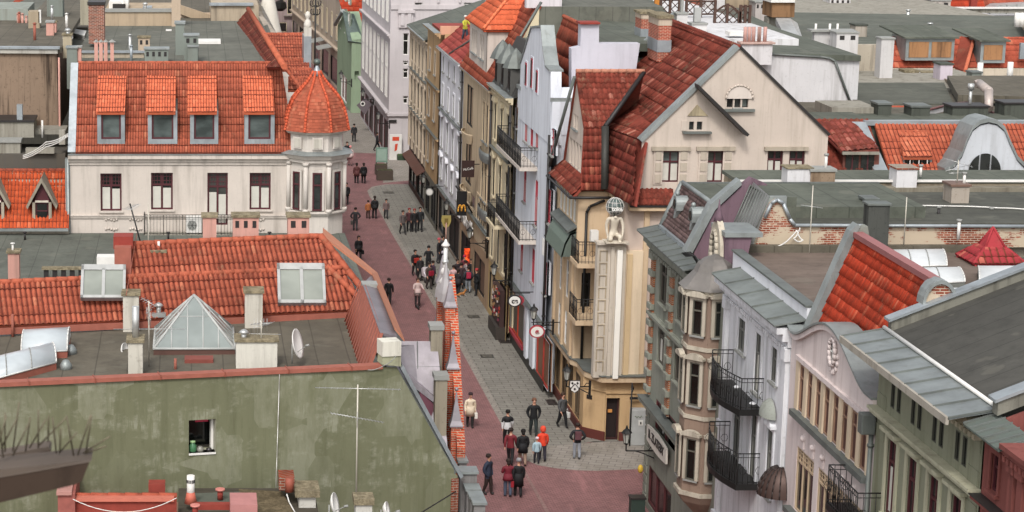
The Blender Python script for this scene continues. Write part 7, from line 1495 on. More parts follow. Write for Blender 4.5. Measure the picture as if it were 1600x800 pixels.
b = MB(); pbox(b, 1045, -20, 1098, 12, 150, 3, TERRA); pbox(b, 1103, -20, 1132, 14, 149, 3, WS); pbox(b, 1135, -20, 1180, 12, 152, 3, plaster('#a08f78', .4)); pbox(b, 998, -20, 1045, 16, 155, 3, plaster('#4c4a3c', .6)); b.build('wall', b8)
b = MB(); pbox(b, 1024, -10, 1032, 12, 140, .3, paint('#b5742c')); b.build('orange_post', b8)
b9 = root('wide_felt_roof_house', 'long house with very wide grey felt roof, orange mansard strip and boarded dormers', 'house', (45, 150, 0))
z = oY(1400, 62, 140).z
b = MB(); pz([(1175, 18), (1640, 26), (1640, 64), (1395, 62), (1300, 90), (1250, 80)], z, .4, felt('#73766b', 1.6, 'y'), b); b.build('roof', b9)
b = MB(); pbox(b, 1120, 13, 1640, 20, 186, .6, CONC); pbox(b, 1120, 12, 1640, 14, 185.8, 1, WHITE); b.box(45, 62, 142, 186, 0, z - .5, CONC); b.box(36, 62, 134, 142, 0, z - 2.5, WC); pbox(b, 1393, 107, 1640, 120, 136.8, .5, plaster('#b3a795', .3)); b.build('wall', b9)
b = MB(); e0 = oY(1393, 106, 137); e1 = oY(1640, 110, 137); e1.z = e0.z; up = oY(1400, 58, 139) - oY(1400, 106, 137); up.x = 0; roof_poly(b, [e0, e1, e1 + up, e0 + up], tile('#a04f3c', .15, .25), tw=.26, tl=.5, amp=.03, seg=3)
e2 = oY(1500, 108, 136.8); b.prism([oY(1490, 103, 137), oY(1507, 111, 135.5), oY(1521, 64, 138.2), oY(1502, 56, 139)], (0, .2, -.2), tile('#7a3c30', .15, .3)); b.tube(oY(1508, 111, 135.4), oY(1521, 64, 138), .12, tile('#b5654c', .1, .1), n=6); b.build('mansard_strip', b9)
for x0, y0, x1, y1, n in ((1419, 63, 1488, 91, 2), (1536, 68, 1568, 95, 1)):
    q = px4(Fr((0, 136.6, 0), 'Y'), x0, y0, x1, y1); b = MB(); b.box(q[0] - .1, q[1] + .1, 136.65, 139.5, q[2] - .15, q[3] + .15, ZINC); o = b.build('dormer', b9); b = MB(); b.prism([(q[0] - .3, 136.4, q[3] + .12), (q[1] + .3, 136.4, q[3] + .12), (q[1] + .1, 141, q[3] + .5), (q[0] - .5, 141, q[3] + .5)], (0, 0, .1), FELTG); b.build('dormer_roof', o)
    b = MB(); 
    for i in range(n): w_ = (q[1] - q[0]) / n; b.box(q[0] + w_ * i + .1, q[0] + w_ * (i + 1) - .1, 136.6, 136.66, q[2] + .05, q[3] - .1, plaster('#9c7350', .7, '#5e4634'))
    b.build('boarded_window', o)
b = MB(); q = px4(Fr((0, 136.6, 0), 'Y'), 1594, 67, 1604, 92); b.box(q[0], q[1] + .3, 136.5, 136.7, q[2], q[3], ZINCB); b.build('rooflight', b9)
chimney(b9, 1456, 0, 1484, 27, 182, 2.2, plaster('#b5aca4', .3), holes=2, capm=GREY); chimney(b9, 1297, -4, 1328, 22, 178, 2, WS, holes=4, capm=GREY); chimney(b9, 1337, 38, 1354, 58, 142, 1.2, plaster('#a59c90', .4), capm=BK); chimney(b9, 1181, 2, 1206, 42, 150, 1.8, plaster('#bdb5b0', .3), holes=4, capm=GREY)
for x, y0, y1, Y in ((1452, 38, 60, 142), (1418, 17, 35, 160), (1395, 0, 16, 184)):
    b = MB(); p = oY(x, y0, Y); q = oY(x, y1, Y); b.tube(q, V((q.x, Y, p.z)), .12, STEEL, n=8); b.tube(V((q.x, Y, p.z)), V((q.x, Y, p.z + .1)), .18, STEEL, n=8); b.build('vent_pipe', b9)
b10 = root('rust_box_duct_house', 'roof with a rust stained box and pale curved metal chute at the upper centre right', 'house', (40, 140, 0))
b = MB(); pbox(b, 1207, 4, 1241, 27, 145, 2.5, plaster('#8a6a4d', .7, '#4c3626')); pbox(b, 1205, 0, 1242, 4, 144.8, 2.8, WHITE); b.build('rust_box', b10)
b = MB(); P = [oY(1212, 28, 144), oY(1234, 28, 144), oY(1246, 36, 142), oY(1258, 72, 137), oY(1230, 72, 137), oY(1220, 44, 141)]; b.prism(P, (0, 0, -.4), zinc('#b5b5b2', .4)); b.build('metal_chute', b10)
b = MB(); pbox(b, 1200, 27, 1232, 65, 146, 1, CONC); pz([(1165, 35), (1215, 35), (1225, 60), (1190, 56)], z, .3, DARK, b); b.build('roof', b10)
b11 = root('far_red_roof_house', 'farthest house at the top right edge with bright orange red roof', 'house', (60, 200, 0))
b = MB(); e0 = oY(1335, 15, 192); e1 = oY(1540, 15, 192); up = V((0, 5, 5)); roof_poly(b, [e0, e1, e1 + up, e0 + up], FIERY, tw=.4, tl=1.0, amp=.03, seg=2)
e0 = oY(1526, 12, 194); e1 = oY(1700, 12, 194); roof_poly(b, [e0, e1, e1 + up, e0 + up], ORANGE2, tw=.4, tl=1.0, amp=.03, seg=2); b.build('roof', b11)
b = MB(); pbox(b, 1330, 15, 1700, 24, 192.2, 4, WHT); b.box(55, 90, 197, 210, 0, 17, WHT); b.build('wall', b11)
b = MB(); pw([(1545, 18), (1560, 8), (1640, 4), (1640, 22), (1548, 22)], 189, 2, zinc('#b5b5b2', .4, 2.0), b); pbox(b, 1518, -4, 1526, 23, 191, .5, BRED); b.build('metal_roof', b11)
for k, x in enumerate((1588, 1595)): pass
b = MB(); pz([(1585, 20), (1640, 24), (1640, 50), (1600, 44)], z + .8, .15, plaster('#9c8f7d', .4), b); 
for x in (1589, 1596): p = oY(x, 20, 140); q = oY(x, 42, 140); b.tube(q, V((q.x, 140, p.z)), .2, WHITE, n=10)
b.build('roof_walkway', b9)
# ============================================================ far end of the street
t1 = root('tall_white_tower_block', 'tall white stone clad block with arched windows at the bend of the street', 'house', (17, 195, 0))
TS = plaster('#bbb4b4', .15, '#8d8784'); TSb = pave_mat('white_cladding', '#bdb6b6', '#b3acac', '#9d9696', 1.0, .55, .02, '#a39c9c')
YF = 189.5; tf = Fr((17.6, YF, 0), 'Y')
wt = [px4(tf, 630, 95, 637.5, 102), px4(tf, 630, 107, 637.5, 122), px4(tf, 630, 52, 638, 86), px4(tf, 648, 4, 660, 15), px4(tf, 630, 150, 637, 162), px4(tf, 725, 4, 738, 12)]
wall(tf, 0, 11, 0, 21.5, [w_ for w_ in wt], TS, 'wall', t1)
for a, c, z0, z1 in wt: window(tf, t1, (a + c) / 2, z0, c - a, z1 - z0, WHITE, GLD if z0 < 18 else BURG, nx=1)
b = MB(); b.T = tf.M; b.box(-.1, 3, -.2, 0, 3.9, 4.15, TS); b.box(.1, .7, -.1, 0, 3.3, 3.4 + .15, DARK); b.box(0, 6, -.12, 0, 13.4, 13.8, TS)
for u in (2.3, 4.2, 6.1): b.box(u - .1, u + .1, -.15, 0, 14, 21, TS)
b.box(.7, 2.0, -.22, 0, 11.8, 13.4, TS); b.box(.9, 1.2, -.34, -.2, 12.0, 13.3, TS); b.box(1.5, 1.8, -.34, -.2, 12.0, 13.3, TS); b.box(.6, 2.1, -.4, -.2, 13.1, 13.35, TS); b.build('pilaster', t1)
sf_ = Fr((15.6, 226, 0), 'X', -pi / 2 + .0)
p0 = V((17.65, YF + .1, 0)); p1 = oZ(566, 183, 0); p1.x -= .2; dirv = (p1 - p0); Lw = dirv.length; ang = math.atan2(-dirv.y, -dirv.x)
wf_ = Fr(p1, 'Y', ang); hs2 = []
for k in range(7):
    u = Lw * (k + .6) / 7.4
    hs2 += [(u - 1.1, u + 1.1, 12.0, 19.5), (u - 1.1, u + 1.1, 5.2, 10.2)]
hs2 += [(Lw * (k + .15) / 6, Lw * (k + .85) / 6, .3, 3.2) for k in range(6)]
wall(wf_, 0, Lw, 0, 22, hs2, TS, 'wall', t1)
for a, c, z0, z1 in hs2: fill(wf_, t1, a, c, z0, z1, paint('#4f4744', .3) if z0 > 4 else paint('#3a302c'), d=.05, name='window' if z0 > 4 else 'shop_window', fm=WHITE if z0 > 4 else BURG, n=2 if z0 > 4 else 0, bars=.55 if z0 > 4 else 0)
cornice(wf_, t1, 0, Lw, 3.9, ((.2, .2), (.35, .15)), TS, 'string_course'); cornice(wf_, t1, 0, Lw, 10.8, ((.15, .2), (.3, .15)), TS, 'string_course')
b = MB(); b.prism([p0 + V((.3, .3, 0)), V((28, YF + .3, 0)), V((28, 224, 0)), p1 + V((.6, 0, 0))], (0, 0, 21.4), TS); b.build('wall', t1)
# green gabled narrow house
t2 = root('green_gabled_house', 'narrow pale green house with grey zinc gable roof at the end of the street', 'house', (15.5, 224, 0))
GG = plaster('#8fa086', .2, '#6d7a64'); YG = 222; gf2 = Fr((oY(548, 178, YG).x, YG, 0), 'Y'); W2 = oY(566, 178, YG).x - gf2.O.x
zr = oY(545, 28, YG).z; ze = oY(548, 62, YG).z
wall(gf2, 0, W2, 0, ze, [(.35, .8, 3.5, 4.4)], GG, 'wall', t2)
P = Fr((oY(527, 150, 246).x, 246, 0), 'X', 0); a0 = V((oY(527, 100, 240).x, 240, 0)); a1 = V((gf2.O.x, YG, 0)); d = a1 - a0; Lg = d.length; fg = Fr(a0, 'Y', math.atan2(d.y, d.x))
hg = [(Lg * f, Lg * f + 1.6, z0, z0 + 2.6) for f in (.15, .45, .72) for z0 in (7.5, 11)] + [(Lg * .3, Lg * .7, .2, 3.0)]
wall(fg, 0, Lg, 0, ze, hg, GG, 'wall', t2)
for a, c, z0, z1 in hg: fill(fg, t2, a, c, z0, z1, GLL if z0 > 4 else GLD, fm=WHITE, n=1, name='window')
b = MB(); b.prism([fg.p(0, 0, ze), fg.p(Lg, 0, ze), fg.p(Lg * .55, 0, zr)], (1.5, .5, 0), GG); b.prism([a0 + V((.5, 0, 0)), a1 + V((.3, .4, 0)), V((a1.x + W2, YG + .4, 0)), V((a1.x + W2 + 2, 246, 0))], (0, 0, ze - .1), GG); b.build('gable', t2)
b = MB(); b.prism([fg.p(Lg * .55, -.3, zr + .1), fg.p(Lg + .2, -.4, ze - .1), V((oY(570, 66, YG).x, YG - .1, ze - .4)), V((oY(552, 30, YG + 6).x, YG + 5, zr))], (0, .3, -.2), zinc('#6f7c76', .5)); b.tube(fg.p(0, -.3, ze), fg.p(Lg * .55, -.3, zr + .1), .2, ZINC); b.build('roof', t2)
t2b = root('white_infill_house', 'thin white house with orange roof squeezed between green gabled house and white block', 'house', (18, 226, 0))
b = MB(); pbox(b, 563, 76, 590, 200, 228, 8, plaster('#c9c7c4', .15)); b.build('wall', t2b)
b = MB(); e0 = oY(555, 78, 230); e1 = oY(592, 72, 230); e1.z = e0.z; roof_poly(b, [e0, e1, e1 + V((-1, 6, 5.5)), e0 + V((-1.6, 6, 5.5))], FIERY, tw=.35, tl=.7, amp=.03, seg=3); b.build('roof', t2b)
# cream row left
t3 = root('far_cream_terrace', 'long cream terrace with rows of slim windows running away at the top of the street', 'house', (14, 270, 0))
CT2 = plaster('#b5a594', .25); s0_ = V((oY(456, 90, 300).x, 300, 0)); s1_ = V((oY(530, 100, 242).x, 242, 0)); d = s1_ - s0_; L_ = d.length; fc = Fr(s0_, 'Y', math.atan2(d.y, d.x))
zt3 = fc.hit(527, 28).z; hc = []
for k in range(11):
    u = L_ * (k + .5) / 11
    for z0 in (5.5, 10.2, 14.6): hc.append((u - .55, u + .55, z0, z0 + 2.7))
hc += [(L_ * (k + .1) / 6, L_ * (k + .85) / 6, .3, 3.3) for k in range(6)]
wall(fc, 0, L_, 0, max(zt3, 17.8), hc, CT2, 'wall', t3)
for a, c, z0, z1 in hc:
    if z0 > 4: window(fc, t3, (a + c) / 2, z0, c - a, z1 - z0, CRM, GL, trim=CRM, tw=.2, sill=GREY)
    else: fill(fc, t3, a, c, z0, z1, GLD, fm=DARK)
cornice(fc, t3, 0, L_, 17.4, ((.2, .3), (.5, .3)), CT2); cornice(fc, t3, 0, L_, 4.3, ((.2, .2), (.4, .2)), CT2, 'string_course')
b = MB(); zz = 18.0; b.prism([s0_ + V((-.5, 0, zz)), s1_ + V((-.5, 0, zz)), s1_ + V((14, 6, zz + 3.5)), s0_ + V((14, 20, zz + 3.5))], (0, 0, -.3), FELTG); b.prism([s0_ + V((.5, .5, 0)), s1_ + V((.5, .5, 0)), s1_ + V((14, 6, 0)), s0_ + V((14, 20, 0))], (0, 0, zz - .4), WHT); b.prism([s1_ + V((0, .3, zz - .5)), s1_ + V((14, 6, zz - .5)), s1_ + V((14, 6, zz + 3.4))], (0, .3, 0), WHT); b.build('roof', t3)
for i in (5, 6): b = MB(); b.T = fc.M; b.prism([(L_ * i / 7, 0, 4.6), (L_ * i / 7 + 4, 0, 4.6), (L_ * i / 7 + 4, -2, 4.2), (L_ * i / 7, -2, 4.2)], (0, 0, .08), GREY); b.build('glass_awning', t3)
t4 = root('far_pinkish_house', 'far grey pink house front with dark balcony openings at the very top', 'house', (9, 310, 0))
b = MB(); hf = Fr((oY(410, 50, 302).x, 302, 0), 'Y'); wq = [px4(hf, 449, -10, 456, 22), px4(hf, 430, 35, 448, 50), px4(hf, 436, -4, 444, 10)]
wall(hf, 0, 6, 0, 30, wq, plaster('#a39290', .25), 'wall', t4)
for a, c, z0, z1 in wq: fill(hf, t4, a, c, z0, z1, GLD, fm=CRM, name='window')
b.box(hf.O.x, hf.O.x + 6, 302.4, 312, 0, 29, plaster('#a39290', .25)); b.box(hf.O.x + 3, hf.O.x + 6, 301.5, 302, hf.hit(450, 25).z, hf.hit(450, 24).z, CONC); b.build('wall', t4)
b = MB(); P = oY(438, 6, 298); b.lathe(P, [(.4, -1), (.9, -.6), (.8, .2), (.3, .5)], IRON, n=8, sm=False); b.tube(P + V((0, 0, .4)), P + V((0, 4, 3)), .06, IRON); b.build('hanging_lantern', t4)
# ============================================================ figures grown from skeletons
PEOPLE = []
def skel(name, verts, edges, mats, assign, parent, loc, rz, sub=1):
    """verts: list of (x,y,z,rx,ry); edges index pairs; skin surface, materials by nearest bone"""
    me = bpy.data.meshes.new(name); me.from_pydata([v[:3] for v in verts], edges, []); o = bpy.data.objects.new(name, me); COL.objects.link(o)
    sm = o.modifiers.new('s', 'SKIN'); sm.use_smooth_shade = True; sm.branch_smoothing = .6; su = o.modifiers.new('u', 'SUBSURF'); su.levels = sub; su.render_levels = sub
    lay = me.skin_vertices[0].data
    for i, v in enumerate(verts): lay[i].radius = (v[3], v[4]); lay[i].use_root = (i == 0)
    PEOPLE.append((o, name, [V(v[:3]) for v in verts], edges, mats, assign, parent, loc, rz)); return o
def finish_people():
    bpy.context.view_layer.update(); dg = bpy.context.evaluated_depsgraph_get()
    for o, name, P, E, mats, assign, parent, loc, rz in PEOPLE:
        me = bpy.data.meshes.new_from_object(o.evaluated_get(dg)); me.materials.clear()
        for m in mats: me.materials.append(m)
        for f in me.polygons:
            c = f.center; best = None
            for k, (a, b) in enumerate(E):
                A, B = P[a], P[b]; d = B - A; t = max(0, min(1, (c - A).dot(d) / max(1e-9, d.length_squared))); q = (c - (A + d * t)).length
                if best is None or q < best[0]: best = (q, k, t)
            f.material_index = assign(best[1], best[2], c); f.use_smooth = True
        q = bpy.data.objects.new(name, me); COL.objects.link(q); q.parent = parent; q.location = loc; q.rotation_euler = (0, 0, rz)
        d_ = o.data; bpy.data.objects.remove(o); bpy.data.meshes.remove(d_)
SKIN_ = paint('#b98a73', .6, 0, .05); SHOE = paint('#1f1c1b', .5)
def person(px_, py_, label, coat, legs, hair='#2a1f1a', h=1.72, face=0.0, step=.0, arms='walk', long=0.0, hood=None, bag=None, bagc='#1c1a1a', hat=None, up=None, z=0.0, group=None, sit=False, P0=None, coat2=None):
    """face: heading angle, 0 = facing the camera side (-Y), pi = walking away"""
    p = P0 if P0 is not None else oZ(px_, py_, z); s = h / 1.75
    t = root('person', label, 'person', p, group, rz=face); cm = paint(coat, .75, 0, .12); lm = paint(legs, .8, 0, .12)
    hip = .92 if not sit else .46; sh = hip + .52
    Vv = []; E = []; tagk = []
    def v(x, y, z_, r, r2=None): Vv.append((x * s, y * s, z_ * s, r * s, (r2 or r) * s)); return len(Vv) - 1
    def e(a, b, k): E.append((a, b)); tagk.append(k)
    pel = v(0, 0, hip, .2, .15); wai = v(0, 0, hip + .16, .2, .155); che = v(0, .0, hip + .38, .215, .165); nb = v(0, 0, sh, .16, .12); nk = v(0, -.005, sh + .08, .055); hd0 = v(0, -.02, sh + .14, .085, .09); hd1 = v(0, -.02, sh + .235, .105, .115); hd2 = v(0, -.01, sh + .32, .08, .09)
    e(pel, wai, 'c'); e(wai, che, 'c'); e(che, nb, 'c'); e(nb, nk, 'c' if hood else 's'); e(nk, hd0, 's'); e(hd0, hd1, 's'); e(hd1, hd2, 's')
    nose = v(0, -.118, sh + .215, .014); e(hd1, nose, 's')
    for sx in (-1, 1):
        f = step * sx
        if sit: k = v(sx * .11, -.42, hip + .02, .065); a = v(sx * .11, -.44, .08, .045); ft = v(sx * .11, -.58, .04, .045); th = v(sx * .1, -.05, hip - .01, .09)
        else:
            th = v(sx * .1, 0, hip - .1, .125); k = v(sx * .105, -.22 * f - .03, .5, .088); a = v(sx * .105, -.42 * f + (.06 if f < 0 else 0), .09 + (.05 if f < 0 else 0), .062); ft = v(sx * .11, -.42 * f - .13, .045, .052)
        e(pel, th, 'l'); e(th, k, 'l'); e(k, a, 'l'); e(a, ft, 'f')
        shd = v(sx * .2, 0, sh - .06, .1)
        ar = arms if isinstance(arms, str) else arms[0 if sx < 0 else 1]
        if ar == 'walk': el = v(sx * .25, .1 * f + .02, sh - .33, .078); wr = v(sx * .25, .28 * f - .05, sh - .56, .05); dirh = V((0, .1 * f - .03, -.09))
        elif ar == 'pocket': el = v(sx * .29, .06, sh - .32, .08); wr = v(sx * .23, -.06, sh - .52, .055); dirh = V((-sx * .03, -.02, -.05))
        elif ar == 'phone': el = v(sx * .26, -.02, sh - .31, .075); wr = v(sx * .12, -.26, sh - .2, .048); dirh = V((-sx * .03, -.06, .05))
        elif ar == 'hips': el = v(sx * .36, .08, sh - .3, .075); wr = v(sx * .22, -.06, sh - .48, .05); dirh = V((-sx * .05, -.04, -.02))
        elif ar == 'out': el = v(sx * .3, -.18, sh - .28, .05); wr = v(sx * .3, -.42, sh - .3, .034); dirh = V((0, -.08, 0))
        else: el = v(sx * .26, -.0, sh - .33, .078); wr = v(sx * .25, -.1, sh - .58, .05); dirh = V((0, -.02, -.09))
        e(nb, shd, 'c'); e(shd, el, 'c'); e(el, wr, 'c')
        W = V(Vv[wr][:3]) / s; pm = v(*(W + dirh * .75), .03, .02); hk = 'c' if ar == 'pocket' else 's'; e(wr, pm, hk)
        side = dirh.cross(V((1, 0, 0)) if abs(dirh.x) < .05 else V((0, 0, 1))); side = side.normalized() * .018
        for q in range(4):
            o_ = side * (q - 1.5); ln = (.85, 1.0, .95, .75)[q]; tip = v(*(W + dirh * (1.0 + .75 * ln) + o_), .0085); e(pm, tip, hk)
        tb = v(*(W + dirh * .9 + side * 2.6 + V((-sx * .01, 0, 0))), .01); e(pm, tb, hk)
    mats = [cm, lm, SKIN_, SHOE, paint(coat2, .75) if coat2 else cm]
    km = {'c': 0, 'l': 1, 's': 2, 'f': 3}
    def asg(k, tt, c):
        m = km[tagk[k]]
        if m == 0 and coat2 and c.z > (sh - .22) * s: return 4
        if tagk[k] == 'l' and E[k][0] == pel: return 0
        return m
    skel('body', Vv, E, mats, asg, t, (0, 0, 0), 0)
    def kid(nm, b): return b.build(nm, t, (0, 0, 0)) if False else _kid(nm, b, t)
    hc = V((0, -.005, sh + .25)) * s
    b = MB()
    if hood: b.lathe(hc + V((0, .02, -.13 * s)), [(.12 * s, 0), (.15 * s, .08 * s), (.14 * s, .2 * s), (.08 * s, .29 * s), (.002, .3 * s)], paint(hood, .85), n=12, a0=-.5, a1=pi + .5); nm = 'hood'
    elif hat: b.lathe(hc + V((0, 0, .0)), [(.118 * s, -.01), (.122 * s, .05 * s), (.09 * s, .12 * s), (.002, .15 * s)], paint(hat, .85), n=12); nm = 'hat'
    else:
        b.lathe(hc + V((0, .018 * s, -.02 * s)), [(.112 * s, -.02), (.12 * s, .05 * s), (.09 * s, .12 * s), (.002, .145 * s)], paint(hair, .8), n=12); nm = 'hair'
        if long or legs == '#ffffff': b.ball(hc + V((0, .07 * s, -.08 * s)), .08 * s, paint(hair, .8), sz=1.5, n=10)
    _kid(nm, b, t)
    b = MB()
    for sx in (-1, 1): b.ball(V((sx * .034, -.105, sh + .25)) * s, .011 * s, DARK, n=6)
    b.box(-.025 * s, .025 * s, -.112 * s, -.098 * s, (sh + .165) * s, (sh + .175) * s, paint('#8a4b44')); _kid('face', b, t)
    if long:
        b = MB(); z0 = (hip + .2) * s; z1 = (hip - long) * s; b.lathe((0, 0, 0), [(.19 * s, z0), (.225 * s, hip * s), (.255 * s, z1), (.23 * s, z1 + .01)], cm, n=16, sy=.8); _kid('coat_skirt', b, t)
    if bag == 'backpack': b = MB(); b.box(-.15 * s, .15 * s, .1 * s, .27 * s, (hip + .1) * s, (sh - .02) * s, paint(bagc), .04 * s); _kid('backpack', b, t)
    elif bag == 'front': b = MB(); b.box(-.17 * s, .17 * s, -.3 * s, -.13 * s, (hip + .02) * s, (sh - .18) * s, paint(bagc), .04 * s); _kid('bag', b, t)
    elif bag: 
        b = MB(); x = .28 * s; b.box(x - .07, x + .07, -.19, .14, (hip - .42) * s, (hip - .14) * s, paint(bagc), .02); b.path([V((x, -.1, (hip - .15) * s)), V((x, -.03, (hip + .04) * s)), V((x, .05, (hip - .15) * s))], .01, paint(bagc), n=4); _kid('bag', b, t)
    return t
def _kid(nm, b, t):
    me = mesh_of(b, nm); o = bpy.data.objects.new(nm, me); COL.objects.link(o); o.parent = t; return o
PI = pi
K = '#1e1d1f'
person(762, 773, 'man in navy coat and dark trousers standing nearest the grey capped parapet', '#2b3242', '#2f2320', h=1.82, face=.9, step=.25, arms='pocket')
person(793, 777, 'person in dark red puffer jacket and blue jeans at the bottom of the crossing', '#6b1f2b', '#4d5566', face=PI, step=.15, arms='phone', long=.12)
person(809, 777, 'person in long black coat with grey hat and red bag, right of the red puffer', '#1b1a1c', K, face=PI, step=.3, long=.38, hat='#8b8a8c', bag='side', bagc='#8c1f2a')
person(792, 696, 'person in black and white jacket seen from behind, uppermost of the crossing group', '#c9c9ca', K, face=PI, step=.5, coat2='#1d1c1e', hair='#17130f')
person(797, 726, 'man in maroon jacket and black trousers striding up the crossing', '#6d232b', K, face=PI - .3, step=.6)
person(816, 728, 'woman in shiny black puffer coat stepping forward beside the maroon jacket', '#19191b', '#8d7565', face=PI, step=.4, long=.25, hair='#15110e')
person(838, 725, 'small child in pale blue winter jacket beside the orange jacket', '#9fb7c0', '#26262c', h=1.25, face=PI, step=.3, hat='#c9b3b8')
person(847, 721, 'person in bright orange red jacket beside the small child', '#d9432a', '#2d2a33', h=1.62, face=PI, step=.35, hood='#d14a34')
person(833, 681, 'man in black jacket and dark trousers walking down the grey pavement', '#17181a', '#2a3130', h=1.84, face=0, step=.4, arms='pocket', hair='#6b4a3a')
person(878, 668, 'woman in grey jacket carrying a white shopping bag by the corner house windows', '#4a4a4b', '#1b1b1d', face=.5, step=.5, bag='side', bagc='#d8d6d2', long=.0, hair='#3b2a20')
person(901, 718, 'person with maroon backpack and grey jeans standing at the kerb near the yellow corner', '#222225', '#8c8f96', face=PI, step=.15, bag='backpack', bagc='#5a3a3f', arms='hips')
person(734, 668, 'woman in long cream puffer coat and dark hat walking on the red paving', '#cdbda6', '#22201f', face=0, step=.3, long=.3, hat='#3a2a2c', bag='side', bagc='#d4cfc6')
sc_ = person(652, 478, 'person in pale pink coat riding an electric scooter on the red paving', '#b9a39f', '#2b2628', face=.1, step=.0, long=.25, hair='#3d2a22', arms='out', z=.12)
p = oZ(652, 482); es = root('electric_scooter', 'black electric scooter under the rider in the pale pink coat', 'scooter', p, rz=.1)
b = MB(); b.box(-.07, .07, -.35, .4, .1, .14, DARK); _kid('deck', b, es)
for y in (-.42, .45): b = MB(); b.tube((-.03, y, .09), (.03, y, .09), .09, DARK, n=14); _kid('wheel', b, es)
b = MB(); b.tube((0, -.4, .12), (0, -.5, 1.05), .022, DARK); b.tube((-.24, -.5, 1.05), (.24, -.5, 1.05), .018, DARK); _kid('handlebar', b, es)
person(607, 478, 'person all in black walking away on the red paving below the orange verge', '#161617', '#1a1a1b', face=PI - .2, step=.35)
person(560, 408, 'person in black coat swinging a dark handbag, alone in mid street', '#1a191b', '#1d1c1e', face=.2, step=.5, long=.2, bag='side', bagc='#141314')
person(555, 361, 'person in dark grey clothes with a slung bag beside the pale house turret', '#2b2a2c', '#3b3a3c', face=PI, step=.2, bag='side', bagc='#4a4641', arms='hips')
person(575, 342, 'child in orange brown jacket walking beside a person in black', '#a0623a', '#3a2a26', h=1.4, face=PI, step=.3)
person(585, 342, 'tall person in black with light shoulder strap beside the child in orange brown', '#1c1b1d', '#1d1c1e', face=PI, step=.3, long=.1)
person(603, 342, 'person in checked grey red jacket walking right of the black clad pair', '#6b5a58', '#2a2a2e', h=1.5, face=0, step=.4)
person(629, 366, 'person in grey jacket striding ahead, leftmost of the walking group by the kerb', '#5b5250', '#2b2a2b', face=.3, step=.6)
person(639, 362, 'person in dark maroon top, second of the walking group by the kerb', '#4a2a2d', '#1e1e20', face=0, step=.4, hair='#6d2a2a')
person(647, 363, 'person in black between the maroon top and the bulky dark jacket, walking group', '#1f1d1e', '#1b1a1c', face=0, step=.3, hair='#7a3530')
person(656, 362, 'person in bulky dark jacket, rightmost of the walking group by the kerb', '#26282a', '#202022', h=1.8, face=0, step=.35)
person(557, 287, 'person in brown red coat walking left of a person in black, beyond the turret', '#5a3433', '#221f20', face=PI, step=.3, long=.25)
person(568, 287, 'person in black coat walking right of the brown red coat, beyond the turret', '#19181a', '#1b1a1c', face=PI, step=.3, long=.25)
person(541, 320, 'person in black at the turret edge halfway up the street', '#1b1a1c', '#1a191b', face=0, step=.2, long=.2)
person(542, 252, 'person in dark clothes just above the turret drum at its street side', '#1f1e20', '#1f1e20', face=0, step=.1)
person(547, 259, 'person in pink hat and light patterned coat beside the turret drum', '#c9b2ae', '#8c6a6a', face=.2, step=.2, long=.2, hat='#d98a8a')
person(553, 222, 'farthest walker in dark grey between the turret roof and the white block', '#2b2b2d', '#232325', face=PI, step=.25)
person(589, 236, 'dark clad walker with a wide stride below the white tower block', '#1d1d20', '#1c1c1f', face=1.3, step=.6)
person(648, 431, 'person in black holding a red parcel at the left of the stroller group', '#1f1c1e', '#252325', face=.4, step=.2, bag='front', bagc='#a03026')
person(656, 438, 'person in dark grey right beside the red parcel holder', '#2b2729', '#1f1e20', face=.4, step=.2, h=1.6)
person(669, 425, 'person in black hat behind the white pushchair', '#1b1b1e', '#1f1f22', face=0, step=.1, arms='out', hat='#1a1a1c')
person(676, 446, 'person in dark purple jacket beside the white pushchair', '#3a2a38', '#1f1e21', face=2, step=.1, h=1.6)
person(670, 452, 'person in brown jacket holding a crimson bag at the end of the stroller group', '#4b3f3a', '#3a3230', face=.6, step=.2, bag='front', bagc='#8e1f33')
person(685, 412, 'person in black jacket and pink hat leaning by the restaurant opening', '#222124', '#3b3b40', face=1.2, step=.1, hat='#b5505a')
person(691, 408, 'person in grey standing behind the pink hat at the restaurant opening', '#4a474a', '#252427', face=.6)
for i, (x, y, c, l, kw, lab) in enumerate((
    (708, 456, '#c4a0a0', '#26242a', dict(face=PI), 'person in pale pink jacket, leftmost of the crowd behind the metal pinnacle'),
    (714, 446, '#2c2428', '#222', dict(face=.3), 'person in near black jacket second from the left in the crowd'),
    (720, 452, '#3d2c30', '#2a2a2d', dict(face=PI), 'person in dark plum jacket in the middle of the crowd'),
    (725, 440, '#6d2f38', '#26252a', dict(face=0, hat='#b5304a'), 'person in wine red jacket with crimson hat at the back of the crowd'),
    (731, 458, '#33363c', '#7d8288', dict(face=PI, bag='backpack', bagc='#a82a44'), 'person with crimson backpack and pale grey jeans in the crowd'),
    (736, 446, '#1d1e20', '#1f2023', dict(face=-.6), 'person in black at the back right of the crowd'),
    (744, 462, '#1e2022', '#1f2023', dict(face=-1.2, hat='#a83a3a'), 'person in black with red hat, rightmost of the crowd by the sandy wall'),
    (715, 462, '#241f22', '#1d1d20', dict(face=2.6, long=.2), 'person in long black coat in front of the crowd'),
    (727, 448, '#8b7f80', '#3a3a3f', dict(face=1.8), 'person in light grey jacket near the middle of the crowd'))):
    person(x, y, lab, c if len(c) == 7 else '#222222', l if len(l) == 7 else '#222222', h=1.7, step=.15, arms='down' if i % 2 else 'pocket', **kw)
# worker on the red roof
person(704, 50, 'roofer in yellow jacket standing on the red roof of the white house', '#b5b03c', '#3a4450', face=.6, step=.3, P0=V((19.0, 148.5, 14.45)), hat='#c9c7c0', arms='out')
